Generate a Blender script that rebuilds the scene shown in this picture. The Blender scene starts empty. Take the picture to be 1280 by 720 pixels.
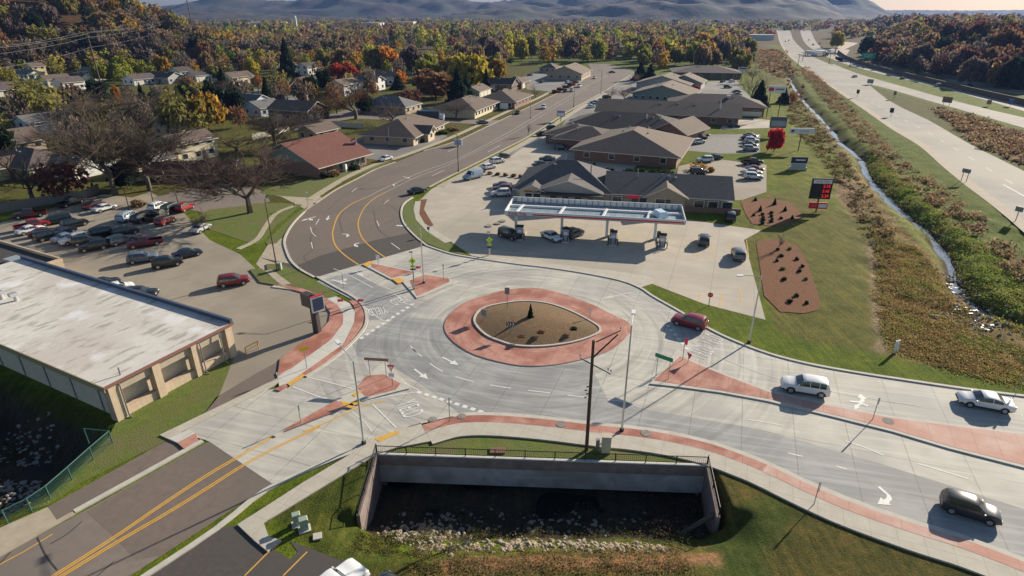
import bpy, bmesh, math, random
import numpy as np
from mathutils import Vector, Matrix
from mathutils.geometry import tessellate_polygon

R = math.radians
S = bpy.context.scene
COL = S.collection
# ------------------------------------------------------------------ camera
F, HZ, CH = 752.0, 14.0, 34.0            # focal length in px of a 1280 px wide frame, horizon row, camera height
PITCH = math.atan((360 - HZ) / F); CP, SP = math.cos(PITCH), math.sin(PITCH)
cam = bpy.data.cameras.new('camera'); camo = bpy.data.objects.new('camera', cam); COL.objects.link(camo)
cam.sensor_width = 36; cam.lens = 36 * F / 1280; cam.clip_start = .5; cam.clip_end = 20000
camo.location = (0, 0, CH); camo.rotation_euler = (R(90) - PITCH, 0, 0)
S.camera = camo
# ------------------------------------------------------------------ light
SUN_EL, SUN_AZ = 20.5, 41.0              # sun stands ahead and to the right (angle from +X towards +Y)
w = bpy.data.worlds.new('World'); S.world = w; w.use_nodes = True
nt = w.node_tree; bg = nt.nodes['Background']
sky = nt.nodes.new('ShaderNodeTexSky'); sky.sky_type = 'NISHITA'; sky.sun_disc = False
sky.sun_elevation = R(SUN_EL); sky.sun_rotation = R(90 - SUN_AZ); sky.air_density = 1.0; sky.dust_density = 0.6; sky.ozone_density = 1.5
nt.links.new(sky.outputs[0], bg.inputs[0]); bg.inputs[1].default_value = 0.062
sl = bpy.data.lights.new('sun', 'SUN'); so = bpy.data.objects.new('sun', sl); COL.objects.link(so)
sl.energy = 5.0; sl.angle = R(.55); sl.color = (1, .89, .72)
dv = Vector((math.cos(R(SUN_AZ)) * math.cos(R(SUN_EL)), math.sin(R(SUN_AZ)) * math.cos(R(SUN_EL)), math.sin(R(SUN_EL))))
so.rotation_euler = dv.to_track_quat('Z', 'Y').to_euler(); so.location = (60, 60, 80)
S.view_settings.view_transform = 'Standard'; S.view_settings.look = 'None'; S.view_settings.gamma = 1
S.view_settings.use_curve_mapping = False; S.view_settings.exposure = 0.80
S.cycles.max_bounces = 5; S.cycles.diffuse_bounces = 2; S.cycles.glossy_bounces = 2; S.cycles.volume_bounces = 0
S.cycles.transparent_max_bounces = 6; S.cycles.transmission_bounces = 3

# ------------------------------------------------------------------ helpers
def at(x, y, z=0.0):
    """world point on the height z that the photograph shows at pixel x, y"""
    u = (x - 640) / F; v = (y - 360) / F
    t = (CH - z) / (SP + v * CP)
    return Vector((u * t, (CP - v * SP) * t, z))
def pts(s, z=0.0):
    a = [float(t) for t in s.replace(',', ' ').split()]
    return [at(a[i], a[i + 1], z) for i in range(0, len(a), 2)]
def hgt(x, y, yt):
    b = at(x, y); v = (360 - yt) / F
    return CH + (v * b.y * CP - b.y * SP) / (CP + v * SP)
def smooth(p, n=4, closed=False):
    """Catmull-Rom through world points"""
    out = []; m = len(p); rng = range(m if closed else m - 1)
    for i in rng:
        if closed: a, b, c, d = p[(i-1) % m], p[i], p[(i+1) % m], p[(i+2) % m]
        else: a, b, c, d = p[max(i-1, 0)], p[i], p[i+1], p[min(i+2, m-1)]
        for k in range(n):
            t = k / n
            out.append(0.5 * ((2*b) + (c - a) * t + (2*a - 5*b + 4*c - d) * t*t + (3*b - a - 3*c + d) * t**3))
    if not closed: out.append(p[-1].copy())
    return out
def tag(o, label=None, cat=None, group=None, kind=None):
    if label: o['label'] = label
    if cat: o['category'] = cat
    if group: o['group'] = group
    if kind: o['kind'] = kind
    return o
def link(name, me, mats=(), parent=None, loc=None, rz=0.0):
    for m in (mats if isinstance(mats, (list, tuple)) else [mats]): me.materials.append(m)
    o = bpy.data.objects.new(name, me); COL.objects.link(o)
    if parent: o.parent = parent
    if loc is not None: o.location = loc
    if rz: o.rotation_euler.z = rz
    return o
def thing(name, label, cat, loc=(0, 0, 0), rz=0.0, group=None):
    o = bpy.data.objects.new(name, None); COL.objects.link(o); o.empty_display_size = .5
    o.location = loc; o.rotation_euler = (0, 0, rz)
    return tag(o, label, cat, group)
class MB:
    def __init__(s): s.v = []; s.f = []; s.m = []; s.cur = 0
    def quad(s, *p):
        n = len(s.v); s.v += [tuple(q) for q in p]; s.f.append(tuple(range(n, n + len(p)))); s.m.append(s.cur); return s
    def box(s, c, d, rz=0.0, top=1.0):
        cx, cy, cz = c; a, b, h = d[0]/2, d[1]/2, d[2]/2; n = len(s.v); cr, sr = math.cos(rz), math.sin(rz)
        for z, k in ((-h, 1.0), (h, top)):
            for x, y in ((-a, -b), (a, -b), (a, b), (-a, b)):
                x *= k; y *= k
                s.v.append((cx + x*cr - y*sr, cy + x*sr + y*cr, cz + z))
        for f in ((0,3,2,1),(4,5,6,7),(0,1,5,4),(1,2,6,5),(2,3,7,6),(3,0,4,7)):
            s.f.append(tuple(n + i for i in f)); s.m.append(s.cur)
        return s
    def tube(s, p0, p1, r0, r1=None, n=8, cap=True):
        r1 = r0 if r1 is None else r1
        p0 = Vector(p0); p1 = Vector(p1); d = (p1 - p0).normalized() if (p1-p0).length > 1e-6 else Vector((0,0,1))
        a = d.orthogonal().normalized(); b = d.cross(a); k = len(s.v)
        for p, r in ((p0, r0), (p1, r1)):
            for i in range(n):
                t = 2*math.pi*i/n; s.v.append(tuple(p + (a*math.cos(t) + b*math.sin(t))*r))
        for i in range(n):
            j = (i+1) % n; s.f.append((k+i, k+j, k+n+j, k+n+i)); s.m.append(s.cur)
        if cap:
            s.f.append(tuple(k+n-1-i for i in range(n))); s.f.append(tuple(k+n+i for i in range(n))); s.m += [s.cur]*2
        return s
    def path(s, P, r0, r1=None, n=6):
        r1 = r0 if r1 is None else r1; m = len(P) - 1
        for i in range(m): s.tube(P[i], P[i+1], r0 + (r1-r0)*i/m, r0 + (r1-r0)*(i+1)/m, n)
        return s
    def prism(s, P, z0, z1):
        """vertical prism over a simple 2-d polygon"""
        P = [Vector((p[0], p[1], 0)) for p in P]
        if sum(P[i].x*P[(i+1) % len(P)].y - P[(i+1) % len(P)].x*P[i].y for i in range(len(P))) < 0: P = P[::-1]
        n = len(s.v); m = len(P)
        s.v += [(p.x, p.y, z1) for p in P]
        for t in tessellate_polygon([P]):
            a, b, c = t
            if (P[b]-P[a]).cross(P[c]-P[a]).z < 0: a, b, c = a, c, b
            s.f.append((n+a, n+b, n+c)); s.m.append(s.cur)
        if z0 < z1:
            k = len(s.v); s.v += [(p.x, p.y, z0) for p in P]
            for i in range(m):
                j = (i+1) % m; s.f.append((k+i, k+j, n+j, n+i)); s.m.append(s.cur)
        return s
    def strip(s, P, wl, wr, z0, z1, closed=False):
        """band along a line, wl to its left and wr to its right, z0..z1"""
        m = len(P); L = []; Q = []
        for i in range(m):
            a = P[(i-1) % m] if (closed or i) else P[i]; b = P[(i+1) % m] if (closed or i < m-1) else P[i]
            d = (b - a); d.z = 0; d = d.normalized() if d.length > 1e-9 else Vector((1,0,0)); nn = Vector((-d.y, d.x, 0))
            L.append(P[i] + nn*wl); Q.append(P[i] - nn*wr)
        k = len(s.v)
        for l, q in zip(L, Q): s.v += [(l.x,l.y,z1), (q.x,q.y,z1), (l.x,l.y,z0), (q.x,q.y,z0)]
        for i in range(m if closed else m-1):
            a = k + 4*i; b = k + 4*((i+1) % m)
            s.f.append((a, a+1, b+1, b)); s.m.append(s.cur)
            if z1 > z0:
                s.f.append((a+1, a+3, b+3, b+1)); s.f.append((a+2, a, b, b+2)); s.m += [s.cur]*2
        return s
    def mesh(s, name):
        me = bpy.data.meshes.new(name); me.from_pydata(s.v, [], s.f); me.polygons.foreach_set('material_index', s.m); me.update(); return me
    def build(s, name, mats, parent=None, loc=None, rz=0.0, smooth_=0):
        me = s.mesh(name)
        if smooth_: shade(me, smooth_)
        return link(name, me, mats, parent, loc, rz)
def shade(me, ang=35):
    me.polygons.foreach_set('use_smooth', [True]*len(me.polygons))
    me.set_sharp_from_angle(angle=R(ang)); me.update()
def copy_tree(o, parent=None):
    c = o.copy(); COL.objects.link(c); c.parent = parent
    for ch in KIDS.get(o.name, []) or list(o.children): copy_tree(ch, c)
    return c
KIDS = {}

# ------------------------------------------------------------------ materials
MATS = {}
def mat(name, c1, c2=None, scale=1.0, rough=.85, bump=0.0, metal=0.0, detail=6, coord='Object', stretch=None, spec=.5, c3=None, s3=.05, bscale=None, contrast=(.35, .65), emit=None, dist=0.0):
    m = bpy.data.materials.new(name); m.use_nodes = True; n = m.node_tree; N = n.nodes; L = n.links; b = N['Principled BSDF']
    b.inputs['Roughness'].default_value = rough; b.inputs['Metallic'].default_value = metal
    b.inputs['Specular IOR Level'].default_value = spec
    b.inputs['Base Color'].default_value = (*c1, 1)
    if emit: b.inputs['Emission Color'].default_value = (*emit[:3], 1); b.inputs['Emission Strength'].default_value = emit[3]
    if c2 is not None or bump:
        tc = N.new('ShaderNodeTexCoord'); mp = N.new('ShaderNodeMapping'); L.new(tc.outputs[coord], mp.inputs[0])
        if stretch: mp.inputs['Scale'].default_value = stretch[:3]; mp.inputs['Rotation'].default_value[2] = R(stretch[3] if len(stretch) > 3 else 0)
    if c2 is not None:
        ns = N.new('ShaderNodeTexNoise'); ns.inputs['Scale'].default_value = scale; ns.inputs['Detail'].default_value = detail; ns.inputs['Roughness'].default_value = .65; ns.inputs['Distortion'].default_value = dist
        L.new(mp.outputs[0], ns.inputs['Vector'])
        cr = N.new('ShaderNodeValToRGB'); cr.color_ramp.elements[0].position, cr.color_ramp.elements[1].position = contrast
        cr.color_ramp.elements[0].color = (*c1, 1); cr.color_ramp.elements[1].color = (*c2, 1); L.new(ns.outputs[0], cr.inputs[0])
        out = cr.outputs[0]
        if c3 is not None:
            n3 = N.new('ShaderNodeTexNoise'); n3.inputs['Scale'].default_value = s3; n3.inputs['Detail'].default_value = 4
            L.new(mp.outputs[0], n3.inputs['Vector'])
            r3 = N.new('ShaderNodeValToRGB'); r3.color_ramp.elements[0].position = .45; r3.color_ramp.elements[1].position = .62; L.new(n3.outputs[0], r3.inputs[0])
            mx = N.new('ShaderNodeMix'); mx.data_type = 'RGBA'; L.new(r3.outputs[0], mx.inputs[0]); L.new(out, mx.inputs[6]); mx.inputs[7].default_value = (*c3, 1); out = mx.outputs[2]
        L.new(out, b.inputs['Base Color'])
    if bump:
        nb = N.new('ShaderNodeTexNoise'); nb.inputs['Scale'].default_value = bscale or scale*3; nb.inputs['Detail'].default_value = 5; L.new(mp.outputs[0], nb.inputs['Vector'])
        bm_ = N.new('ShaderNodeBump'); bm_.inputs['Strength'].default_value = 1; bm_.inputs['Distance'].default_value = bump; L.new(nb.outputs[0], bm_.inputs['Height']); L.new(bm_.outputs[0], b.inputs['Normal'])
    MATS[name] = m; return m
def mixer(m, fac_out, col, blend='MIX'):
    """put one more colour layer under the base colour of a node material"""
    n = m.node_tree; b = n.nodes['Principled BSDF']; s_ = b.inputs['Base Color']
    mx = n.nodes.new('ShaderNodeMix'); mx.data_type = 'RGBA'; mx.blend_type = blend
    if s_.links: n.links.new(s_.links[0].from_socket, mx.inputs[6])
    else: mx.inputs[6].default_value = s_.default_value
    n.links.new(fac_out, mx.inputs[0]); mx.inputs[7].default_value = (*col, 1); n.links.new(mx.outputs[2], s_)
def joints(m, size, rot, col, wid=.02, ratio=1.0, fac=.6, coord='Object'):
    n = m.node_tree; N = n.nodes; L = n.links
    tc = N.new('ShaderNodeTexCoord'); mp = N.new('ShaderNodeMapping'); L.new(tc.outputs[coord], mp.inputs[0]); mp.inputs['Rotation'].default_value[2] = R(rot)
    br = N.new('ShaderNodeTexBrick'); br.offset = 0; br.inputs['Scale'].default_value = 1; br.inputs['Brick Width'].default_value = size; br.inputs['Row Height'].default_value = size*ratio
    br.inputs['Mortar Size'].default_value = wid; br.inputs['Mortar Smooth'].default_value = .3; L.new(mp.outputs[0], br.inputs['Vector'])
    mu = N.new('ShaderNodeMath'); mu.operation = 'MULTIPLY'; mu.inputs[1].default_value = fac; L.new(br.outputs['Fac'], mu.inputs[0])
    mixer(m, mu.outputs[0], col)
def streaks(m, col, scale, stretch, lo, hi, fac=.6):
    n = m.node_tree; N = n.nodes; L = n.links
    tc = N.new('ShaderNodeTexCoord'); mp = N.new('ShaderNodeMapping'); mp.vector_type = 'TEXTURE'; L.new(tc.outputs['Object'], mp.inputs[0]); mp.inputs['Scale'].default_value = (stretch[0], stretch[1], 1); mp.inputs['Rotation'].default_value[2] = R(stretch[2])
    ns = N.new('ShaderNodeTexNoise'); ns.inputs['Scale'].default_value = scale; ns.inputs['Detail'].default_value = 6; L.new(mp.outputs[0], ns.inputs['Vector'])
    mr = N.new('ShaderNodeMapRange'); mr.inputs[1].default_value = lo; mr.inputs[2].default_value = hi; mr.inputs[4].default_value = fac; L.new(ns.outputs[0], mr.inputs[0])
    mixer(m, mr.outputs[0], col)
M = MATS
def rings(m, cx, cy, col, lo, hi, fac, freq=1.1, seed=0.0, rmax=24.0):
    """wear that follows the circulating lanes"""
    n = m.node_tree; N = n.nodes; L = n.links
    tc = N.new('ShaderNodeTexCoord'); sp = N.new('ShaderNodeSeparateXYZ'); L.new(tc.outputs['Object'], sp.inputs[0])
    def mth(op, a, b=None):
        x = N.new('ShaderNodeMath'); x.operation = op
        for i, v in enumerate((a, b)):
            if v is None: continue
            if isinstance(v, (int, float)): x.inputs[i].default_value = v
            else: L.new(v, x.inputs[i])
        return x.outputs[0]
    dx = mth('SUBTRACT', sp.outputs[0], cx); dy = mth('SUBTRACT', sp.outputs[1], cy); an = mth('ARCTAN2', dy, dx); rad = mth('SQRT', mth('ADD', mth('MULTIPLY', dx, dx), mth('MULTIPLY', dy, dy)))
    cb = N.new('ShaderNodeCombineXYZ'); L.new(mth('MULTIPLY', an, 1.3), cb.inputs[0]); L.new(mth('MULTIPLY', rad, freq), cb.inputs[1]); cb.inputs[2].default_value = seed
    ns = N.new('ShaderNodeTexNoise'); ns.inputs['Scale'].default_value = 1; ns.inputs['Detail'].default_value = 7; L.new(cb.outputs[0], ns.inputs['Vector'])
    mr = N.new('ShaderNodeMapRange'); mr.inputs[1].default_value = lo; mr.inputs[2].default_value = hi; mr.inputs[4].default_value = fac; L.new(ns.outputs[0], mr.inputs[0])
    fd = N.new('ShaderNodeMapRange'); fd.inputs[1].default_value = rmax; fd.inputs[2].default_value = rmax+8; fd.inputs[3].default_value = 1; fd.inputs[4].default_value = 0; L.new(rad, fd.inputs[0])
    mixer(m, mth('MULTIPLY', mr.outputs[0], fd.outputs[0]), col)
mat('concrete', (.43,.41,.355), (.54,.515,.45), .35, .8, .004, bscale=30, c3=(.37,.36,.335), s3=.12)
joints(M['concrete'], 4.4, 20, (.2,.19,.17), .045, 1.0, .7)
streaks(M['concrete'], (.66,.63,.56), 1.2, (14, .7, -14), .5, .75, .55); streaks(M['concrete'], (.27,.27,.26), .9, (16, .8, -12), .55, .78, .4)
mat('concrete_grey', (.27,.27,.27), (.36,.36,.35), .4, .8, .004, bscale=30, c3=(.25,.25,.25), s3=.15)
joints(M['concrete_grey'], 4.4, 20, (.14,.14,.13), .045, 1.0, .65)
streaks(M['concrete_grey'], (.50,.50,.49), 1.3, (14, .6, -14), .5, .72, .5)
rings(M['concrete'], 3.0, 62.5, (.20,.195,.18), .5, .68, .5); rings(M['concrete'], 3.0, 62.5, (.66,.64,.58), .54, .7, .45, 1.6, 4.0)
rings(M['concrete_grey'], 3.0, 62.5, (.15,.15,.15), .5, .68, .45); rings(M['concrete_grey'], 3.0, 62.5, (.5,.49,.46), .54, .7, .4, 1.6, 4.0)
mat('concrete_new', (.52,.50,.45), (.60,.58,.53), .6, .8, .003, bscale=30)
joints(M['concrete_new'], 1.6, 27, (.3,.28,.25), .03, 1.0, .5)
mat('lot_concrete', (.28,.24,.185), (.345,.30,.235), .25, .85, .004, bscale=20, c3=(.25,.215,.17), s3=.06)
joints(M['lot_concrete'], 6, 22, (.2,.17,.14), .05, 1.0, .35)
streaks(M['lot_concrete'], (.2,.18,.15), 1.0, (6, 1.2, 30), .6, .8, .5)
mat('gas_concrete', (.43,.375,.30), (.50,.44,.36), .3, .85, .003, bscale=20, c3=(.38,.34,.28), s3=.07)
joints(M['gas_concrete'], 5.5, 20, (.25,.22,.18), .06, 1.0, .5)
streaks(M['gas_concrete'], (.26,.24,.2), 1.0, (5, 1.2, -15), .6, .8, .4)
mat('asphalt', (.155,.12,.10), (.19,.148,.122), 1.5, .9, .006, bscale=40, c3=(.15,.125,.105), s3=.08)
streaks(M['asphalt'], (.105,.085,.075), .8, (18, .5, 65), .58, .78, .5)
mat('asphalt_old', (.185,.15,.128), (.23,.185,.155), 1.2, .9, .006, bscale=40, c3=(.17,.145,.125), s3=.07)
mat('asphalt_new', (.068,.058,.053), (.088,.076,.07), 2.0, .9, .006, bscale=40, c3=(.075,.067,.06), s3=.1)
mat('asphalt_grey', (.20,.19,.175), (.25,.24,.22), .8, .9, .005, bscale=40, c3=(.17,.16,.15), s3=.05)
mat('sealed_asphalt', (.045,.043,.042), (.065,.06,.058), 1.5, .85, .006, bscale=40)
mat('sidewalk', (.44,.40,.33), (.51,.47,.40), .9, .85, .003, bscale=25)
joints(M['sidewalk'], 1.7, 22, (.27,.24,.2), .03, 1.0, .5)
mat('kerb', (.46,.43,.37), (.55,.52,.46), 1.2, .85)
mat('kerb_old', (.36,.30,.22), (.44,.38,.29), 1.0, .9)
mat('red_concrete', (.43,.20,.15), (.52,.27,.21), 1.3, .85, .004, bscale=12, c3=(.33,.12,.085), s3=.3)
rings(M['red_concrete'], 3.0, 62.5, (.20,.085,.06), .5, .7, .5, 1.8, 2.0, 60)
joints(M['red_concrete'], 1.5, 20, (.2,.08,.06), .03, 1.0, .45)
mat('pink_concrete', (.50,.29,.235), (.58,.40,.34), .5, .85, .003, bscale=20, c3=(.50,.25,.19), s3=.22)
joints(M['pink_concrete'], 1.7, 25, (.3,.15,.12), .03, 1.0, .5)
mat('yellow_paint', (.62,.33,.04), (.70,.40,.07), 3, .7)
mat('yellow_faded', (.48,.33,.11), (.6,.44,.18), 2, .8)
mat('white_paint', (.62,.61,.57), (.78,.77,.73), 4, .7)
mat('white_faded', (.5,.49,.46), (.62,.61,.58), 3, .8)
mat('highway_concrete', (.275,.258,.235), (.33,.312,.285), .15, .85, c3=(.38,.345,.30), s3=.03)
M['highway_concrete'].node_tree.nodes['Principled BSDF'].inputs['Specular IOR Level'].default_value = .15
mat('shoulder', (.33,.27,.21), (.40,.33,.26), .5, .9)
mat('mulch', (.13,.055,.03), (.27,.135,.08), 6, .95, .06, bscale=9, c3=(.20,.105,.06), s3=.5)
M['mulch'].node_tree.nodes['Principled BSDF'].inputs['Specular IOR Level'].default_value = .1
mat('mulch_gold', (.10,.055,.026), (.25,.15,.07), 6, .95, .05, bscale=8, c3=(.15,.10,.05), s3=.4)
mat('dirt', (.22,.15,.10), (.32,.24,.17), 2, .95, .03)
mat('rock', (.20,.16,.11), (.40,.33,.24), 3, .9, .03)
mat('rock_dark', (.16,.15,.135), (.30,.28,.25), 3, .9, .03)
mat('wood_pole', (.075,.045,.03), (.13,.08,.055), 3, .9)
mat('steel', (.55,.56,.56), (.62,.63,.63), 5, .4, metal=.6)
mat('dark_metal', (.03,.03,.032), None, rough=.5, metal=.3)
mat('grey_metal', (.25,.26,.27), None, rough=.5, metal=.4)
mat('white_metal', (.78,.79,.80), (.70,.71,.72), 3, .45)
mat('black_rubber', (.018,.018,.018), None, rough=.8)
mat('glass', (.02,.03,.035), None, rough=.06, spec=.9)
mat('window_glass', (.03,.035,.045), None, rough=.12, spec=.8)
mat('sign_white', (.75,.76,.77), None, rough=.5)
mat('sign_red', (.62,.03,.03), None, rough=.5)
mat('sign_green', (.02,.20,.09), None, rough=.5)
mat('sign_lime', (.62,.80,.02), None, rough=.5)
mat('sign_yellow', (.8,.5,.02), None, rough=.5)
mat('sign_brown', (.25,.17,.12), None, rough=.6)
mat('flag_pink', (.85,.05,.12), None, rough=.8)
mat('black', (.012,.012,.014), None, rough=.5)
# ------------------------------------------------------------------ terrain
def ss(t): t = np.clip(t, 0, 1); return t*t*(3-2*t)
def seg_dist(X, Y, P, closed=False):
    d = np.full(X.shape, 1e9); m = len(P)
    for i in range(m if closed else m-1):
        ax, ay = P[i][0], P[i][1]; bx, by = P[(i+1) % m][0], P[(i+1) % m][1]
        L2 = (bx-ax)**2 + (by-ay)**2 + 1e-9
        t = np.clip(((X-ax)*(bx-ax) + (Y-ay)*(by-ay))/L2, 0, 1)
        d = np.minimum(d, np.hypot(X-(ax+t*(bx-ax)), Y-(ay+t*(by-ay))))
    return d
def inside(X, Y, P):
    c = np.zeros(X.shape, bool); m = len(P); j = m-1
    for i in range(m):
        xi, yi, xj, yj = P[i][0], P[i][1], P[j][0], P[j][1]
        if yi != yj: c ^= ((yi > Y) != (yj > Y)) & (X < (xj-xi)*(Y-yi)/(yj-yi) + xi)
        j = i
    return c
def sdist(X, Y, P):
    d = seg_dist(X, Y, P, True); return np.where(inside(X, Y, P), d, -d)
def vnoise(X, Y, s, seed=0):
    """smooth value noise"""
    rs = np.random.RandomState(seed); T = rs.rand(256, 256)
    x = X/s; y = Y/s; xi = np.floor(x).astype(int); yi = np.floor(y).astype(int); fx = ss(x-xi); fy = ss(y-yi)
    g = lambda a, b: T[a % 256, b % 256]
    return (g(xi, yi)*(1-fx) + g(xi+1, yi)*fx)*(1-fy) + (g(xi, yi+1)*(1-fx) + g(xi+1, yi+1)*fx)*fy

CREEK = smooth(pts('983 90 985 96 993 111 1007 130 1022 145 1037 162 1052 181 1075 200 1082 216 1094 234 1115 256 1136 273 1158 291 1173 311 1187 333 1193 352 1202 376 1224 388 1248 405 1282 418 1340 440', -2.0), 3)
LEFT_DITCH = pts('-200 470 0 470 100 511 144 532 132 549 98 585 62 618 30 638 0 652 -120 700')
VERGE_Y = 45.0
RISE = pts('1062 62 1100 78 1160 90 1230 102 1300 114 1500 145 1900 140 1500 32 1200 28 1066 34')
HILL_A = at(0, 95); HU = Vector((math.cos(R(35)), math.sin(R(35)), 0)); HV = Vector((-HU.y, HU.x, 0))
def terrain(X, Y):
    X = np.asarray(X, float); Y = np.asarray(Y, float); Z = np.zeros(X.shape)
    # creek beside the highway
    d = seg_dist(X, Y, CREEK); d2 = d+(vnoise(X, Y, 4.0, 7)-.5)*1.0; Z -= 2.25*(1-ss((d2+.35)/4.6))
    rough = ss((d-2)/3)*(1-ss((d-11)/6)); Z += rough*(vnoise(X, Y, 2.2, 1)-1)*.6
    # deep ditch in front of the headwall
    dx = np.minimum(X+11.9, 16.4-X); hard = ss((Y-33.6)/.6); wx = ss(dx/.35)*hard + ss((dx+2.5)/5)*(1-hard)
    Z += np.where(Y < VERGE_Y, 1, 0)*np.interp(Y, [27.3, 29.5, 31.2, 32.6, 33.6, 36.6], [0, -.25, -1.0, -1.7, -2.3, -4.2])*wx
    Z += 0.35*(vnoise(X, Y, 1.3, 2)-.5)*ss((Y-29)/3)*(Y < 38)*wx; Z += np.where(Y < VERGE_Y, 1, 0)*ss((Y-34)/2)*wx*(vnoise(X, Y, 3.2, 12)*.9+.05)
    # left ditch below the flat-roofed building
    sd = sdist(X, Y, LEFT_DITCH); Z -= (3.6-.9*vnoise(X, Y, 3.5, 14))*ss(sd/4.0)
    # wooded hill on the left, low rise on the right
    u = (X-HILL_A.x)*HU.x + (Y-HILL_A.y)*HU.y; v = (X-HILL_A.x)*HV.x + (Y-HILL_A.y)*HV.y
    Z += 46*ss(v/125)*(1-ss((u-15)/175))*(1-ss((v-260)/200))
    Z += 14*ss((sdist(X, Y, RISE)-8)/60)
    return Z
def gz(x, y): return float(terrain(np.array([x]), np.array([y]))[0])

def axis(segs, grow, lo, hi):
    a = [segs[0][0]]
    for (s, e, st) in segs: n = max(1, int(round((e-s)/st))); a += list(np.linspace(s, e, n+1)[1:])
    st = segs[-1][2]; x = a[-1]
    while x < hi: st *= grow; x += st; a.append(x)
    st = segs[0][2]; x = a[0]; pre = []
    while x > lo: st *= grow; x -= st; pre.append(x)
    return np.array(pre[::-1] + a)
gx = axis([(-110, -62, 1.5), (-62, -14, .7), (-14, 18, .35), (18, 75, .7), (75, 170, 1.3)], 1.14, -9000, 9000)
gy = axis([(22, 48, .35), (48, 100, .8), (100, 200, 1.4), (200, 400, 3)], 1.14, -300, 12000)
GX, GY = np.meshgrid(gx, gy); GZ = terrain(GX, GY)
LAWN = (.098, .140, .014); LAWN2 = (.125, .150, .018); DRY = (.118, .122, .028); BRUSH = (.17, .135, .055); WOOD = (.06, .048, .026); DIRT = (.20, .145, .09)
zones = [  # pixel outline, colour, feather in metres, roughness of the growth
 ('0 60 230 60 420 70 640 80 760 88 760 120 560 190 360 262 300 262 0 262 -600 300 -900 60', (.085, .092, .026), 6, .6),
 ('960 60 976 50 1045 110 1130 190 1210 260 1300 330 1400 420 1330 640 1100 470 1040 450 1010 300 985 240 965 200 955 140', DRY, 3, .2),
 ('935 60 965 60 1010 130 1060 200 1095 300 1085 370 1110 440 1400 530 1400 420 1280 330 1130 230 1010 90', BRUSH, 3, 1.0),
 ('980 70 1000 110 1060 190 1110 260 1180 330 1230 390 1400 470 1400 380 1200 260 1100 180 1040 118', (.12, .15, .03), 2, .8),
 ('976 52 990 66 1042 112 1085 140 1145 184 1190 212 1280 283 1500 460 1500 520 1280 330 1190 268 1120 205 1050 150 1000 100', (.095, .135, .018), 2, .3),
 ('1066 101 1110 113 1280 163 1500 220 1500 330 1280 213 1212 180 1110 126', (.075, .085, .022), 2, .4),
 ('1160 135 1200 140 1300 180 1300 215 1230 180', (.11, .075, .04), 5, 1.0),
 ('928 240 1085 240 1095 300 1085 370 1110 450 1010 452 960 440 930 360', DRY, 2, .25),
 ('930 130 958 100 985 130 1030 175 1080 240 1085 262 1040 262 1000 230 930 232', LAWN2, 3, .2),
 ('1045 215 1075 225 1092 262 1070 268 1045 250', (.20, .155, .095), 1.5, .8),
 ('1085 300 1094 300 1104 400 1112 440 1096 440', (.21, .18, .11), .8, .5),
 ('800 356 930 405 950 395 930 300 1000 500 1290 505 1110 470 1000 462 940 436 880 412 820 378', LAWN, .8, .2),
 ('815 355 880 380 945 400 1000 425 1100 445 1290 482 1290 500 1110 472 1000 456 930 432 850 392', LAWN, .8, .25),
 ('470 545 640 540 860 565 860 580 470 575', LAWN, .3, .2),
 ('320 640 445 560 470 575 445 640 560 720 440 730 360 660', (.062, .080, .015), .5, .35),
 ('880 575 960 606 1247 722 1300 800 380 800 455 715 560 690 900 650', (.088, .084, .024), 1.0, .45),
 ('890 660 960 610 1000 640 960 720 860 720', (.06, .085, .018), 1.5, .3),
 ('520 690 900 680 900 705 560 712', (.20, .125, .07), .8, .7),
]
gc = np.zeros(GX.shape + (4,)); D0 = np.hypot(GX, GY)
far = ss((D0-350)/350)[..., None]
gc[..., :3] = np.array(LAWN)*(1-far) + np.array((.085, .068, .036))*far
gc[..., 3] = .3
near = D0 < 700
for s_, c_, fe, ro in zones:
    P = pts(s_); wq = ss((sdist(GX, GY, P) + (vnoise(GX, GY, 2.5, 5)-.5)*fe*1.2)/fe + .5)
    gc[..., :3] = gc[..., :3]*(1-wq[..., None]) + np.array(c_)*wq[..., None]; gc[..., 3] = gc[..., 3]*(1-wq) + ro*wq
hillw = ss((GZ-2)/6)[..., None]; gc[..., :3] = gc[..., :3]*(1-hillw) + np.array((.075, .05, .028))*hillw
# creek bed, bare soil and mud banks; building shade painted into the left ditch
dc = seg_dist(GX, GY, CREEK); wq = (1-ss((dc-.8)/1.2))[..., None]; gc[..., :3] = gc[..., :3]*(1-wq) + np.array((.05, .042, .03))*wq
low = (GX > -12.5)*(GX < 17)*(GY < VERGE_Y)*(GY > 26)*ss((-GZ-1.5)/.9); low = np.maximum(low, ss((-GZ-.15)/1.0)*(GX < -25)*(GY < 70))[..., None]; ditch_shade = (ss((sdist(GX, GY, LEFT_DITCH)+1)/1.5)*.6)[..., None]; gc[..., :3] = gc[..., :3]*(1-ditch_shade) + np.array((.022, .02, .012))*ditch_shade
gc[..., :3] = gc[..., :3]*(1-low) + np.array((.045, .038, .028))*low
ny, nx = GX.shape
V = np.stack([GX, GY, GZ], -1).reshape(-1, 3)
ii = np.arange(nx*ny).reshape(ny, nx)
Q = np.stack([ii[:-1, :-1], ii[:-1, 1:], ii[1:, 1:], ii[1:, :-1]], -1).reshape(-1, 4)
me = bpy.data.meshes.new('ground'); me.vertices.add(len(V)); me.vertices.foreach_set('co', V.ravel())
me.loops.add(Q.size); me.loops.foreach_set('vertex_index', Q.ravel().astype(np.int32))
me.polygons.add(len(Q)); me.polygons.foreach_set('loop_start', np.arange(0, Q.size, 4, dtype=np.int32)); me.polygons.foreach_set('loop_total', np.full(len(Q), 4, dtype=np.int32))
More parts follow.
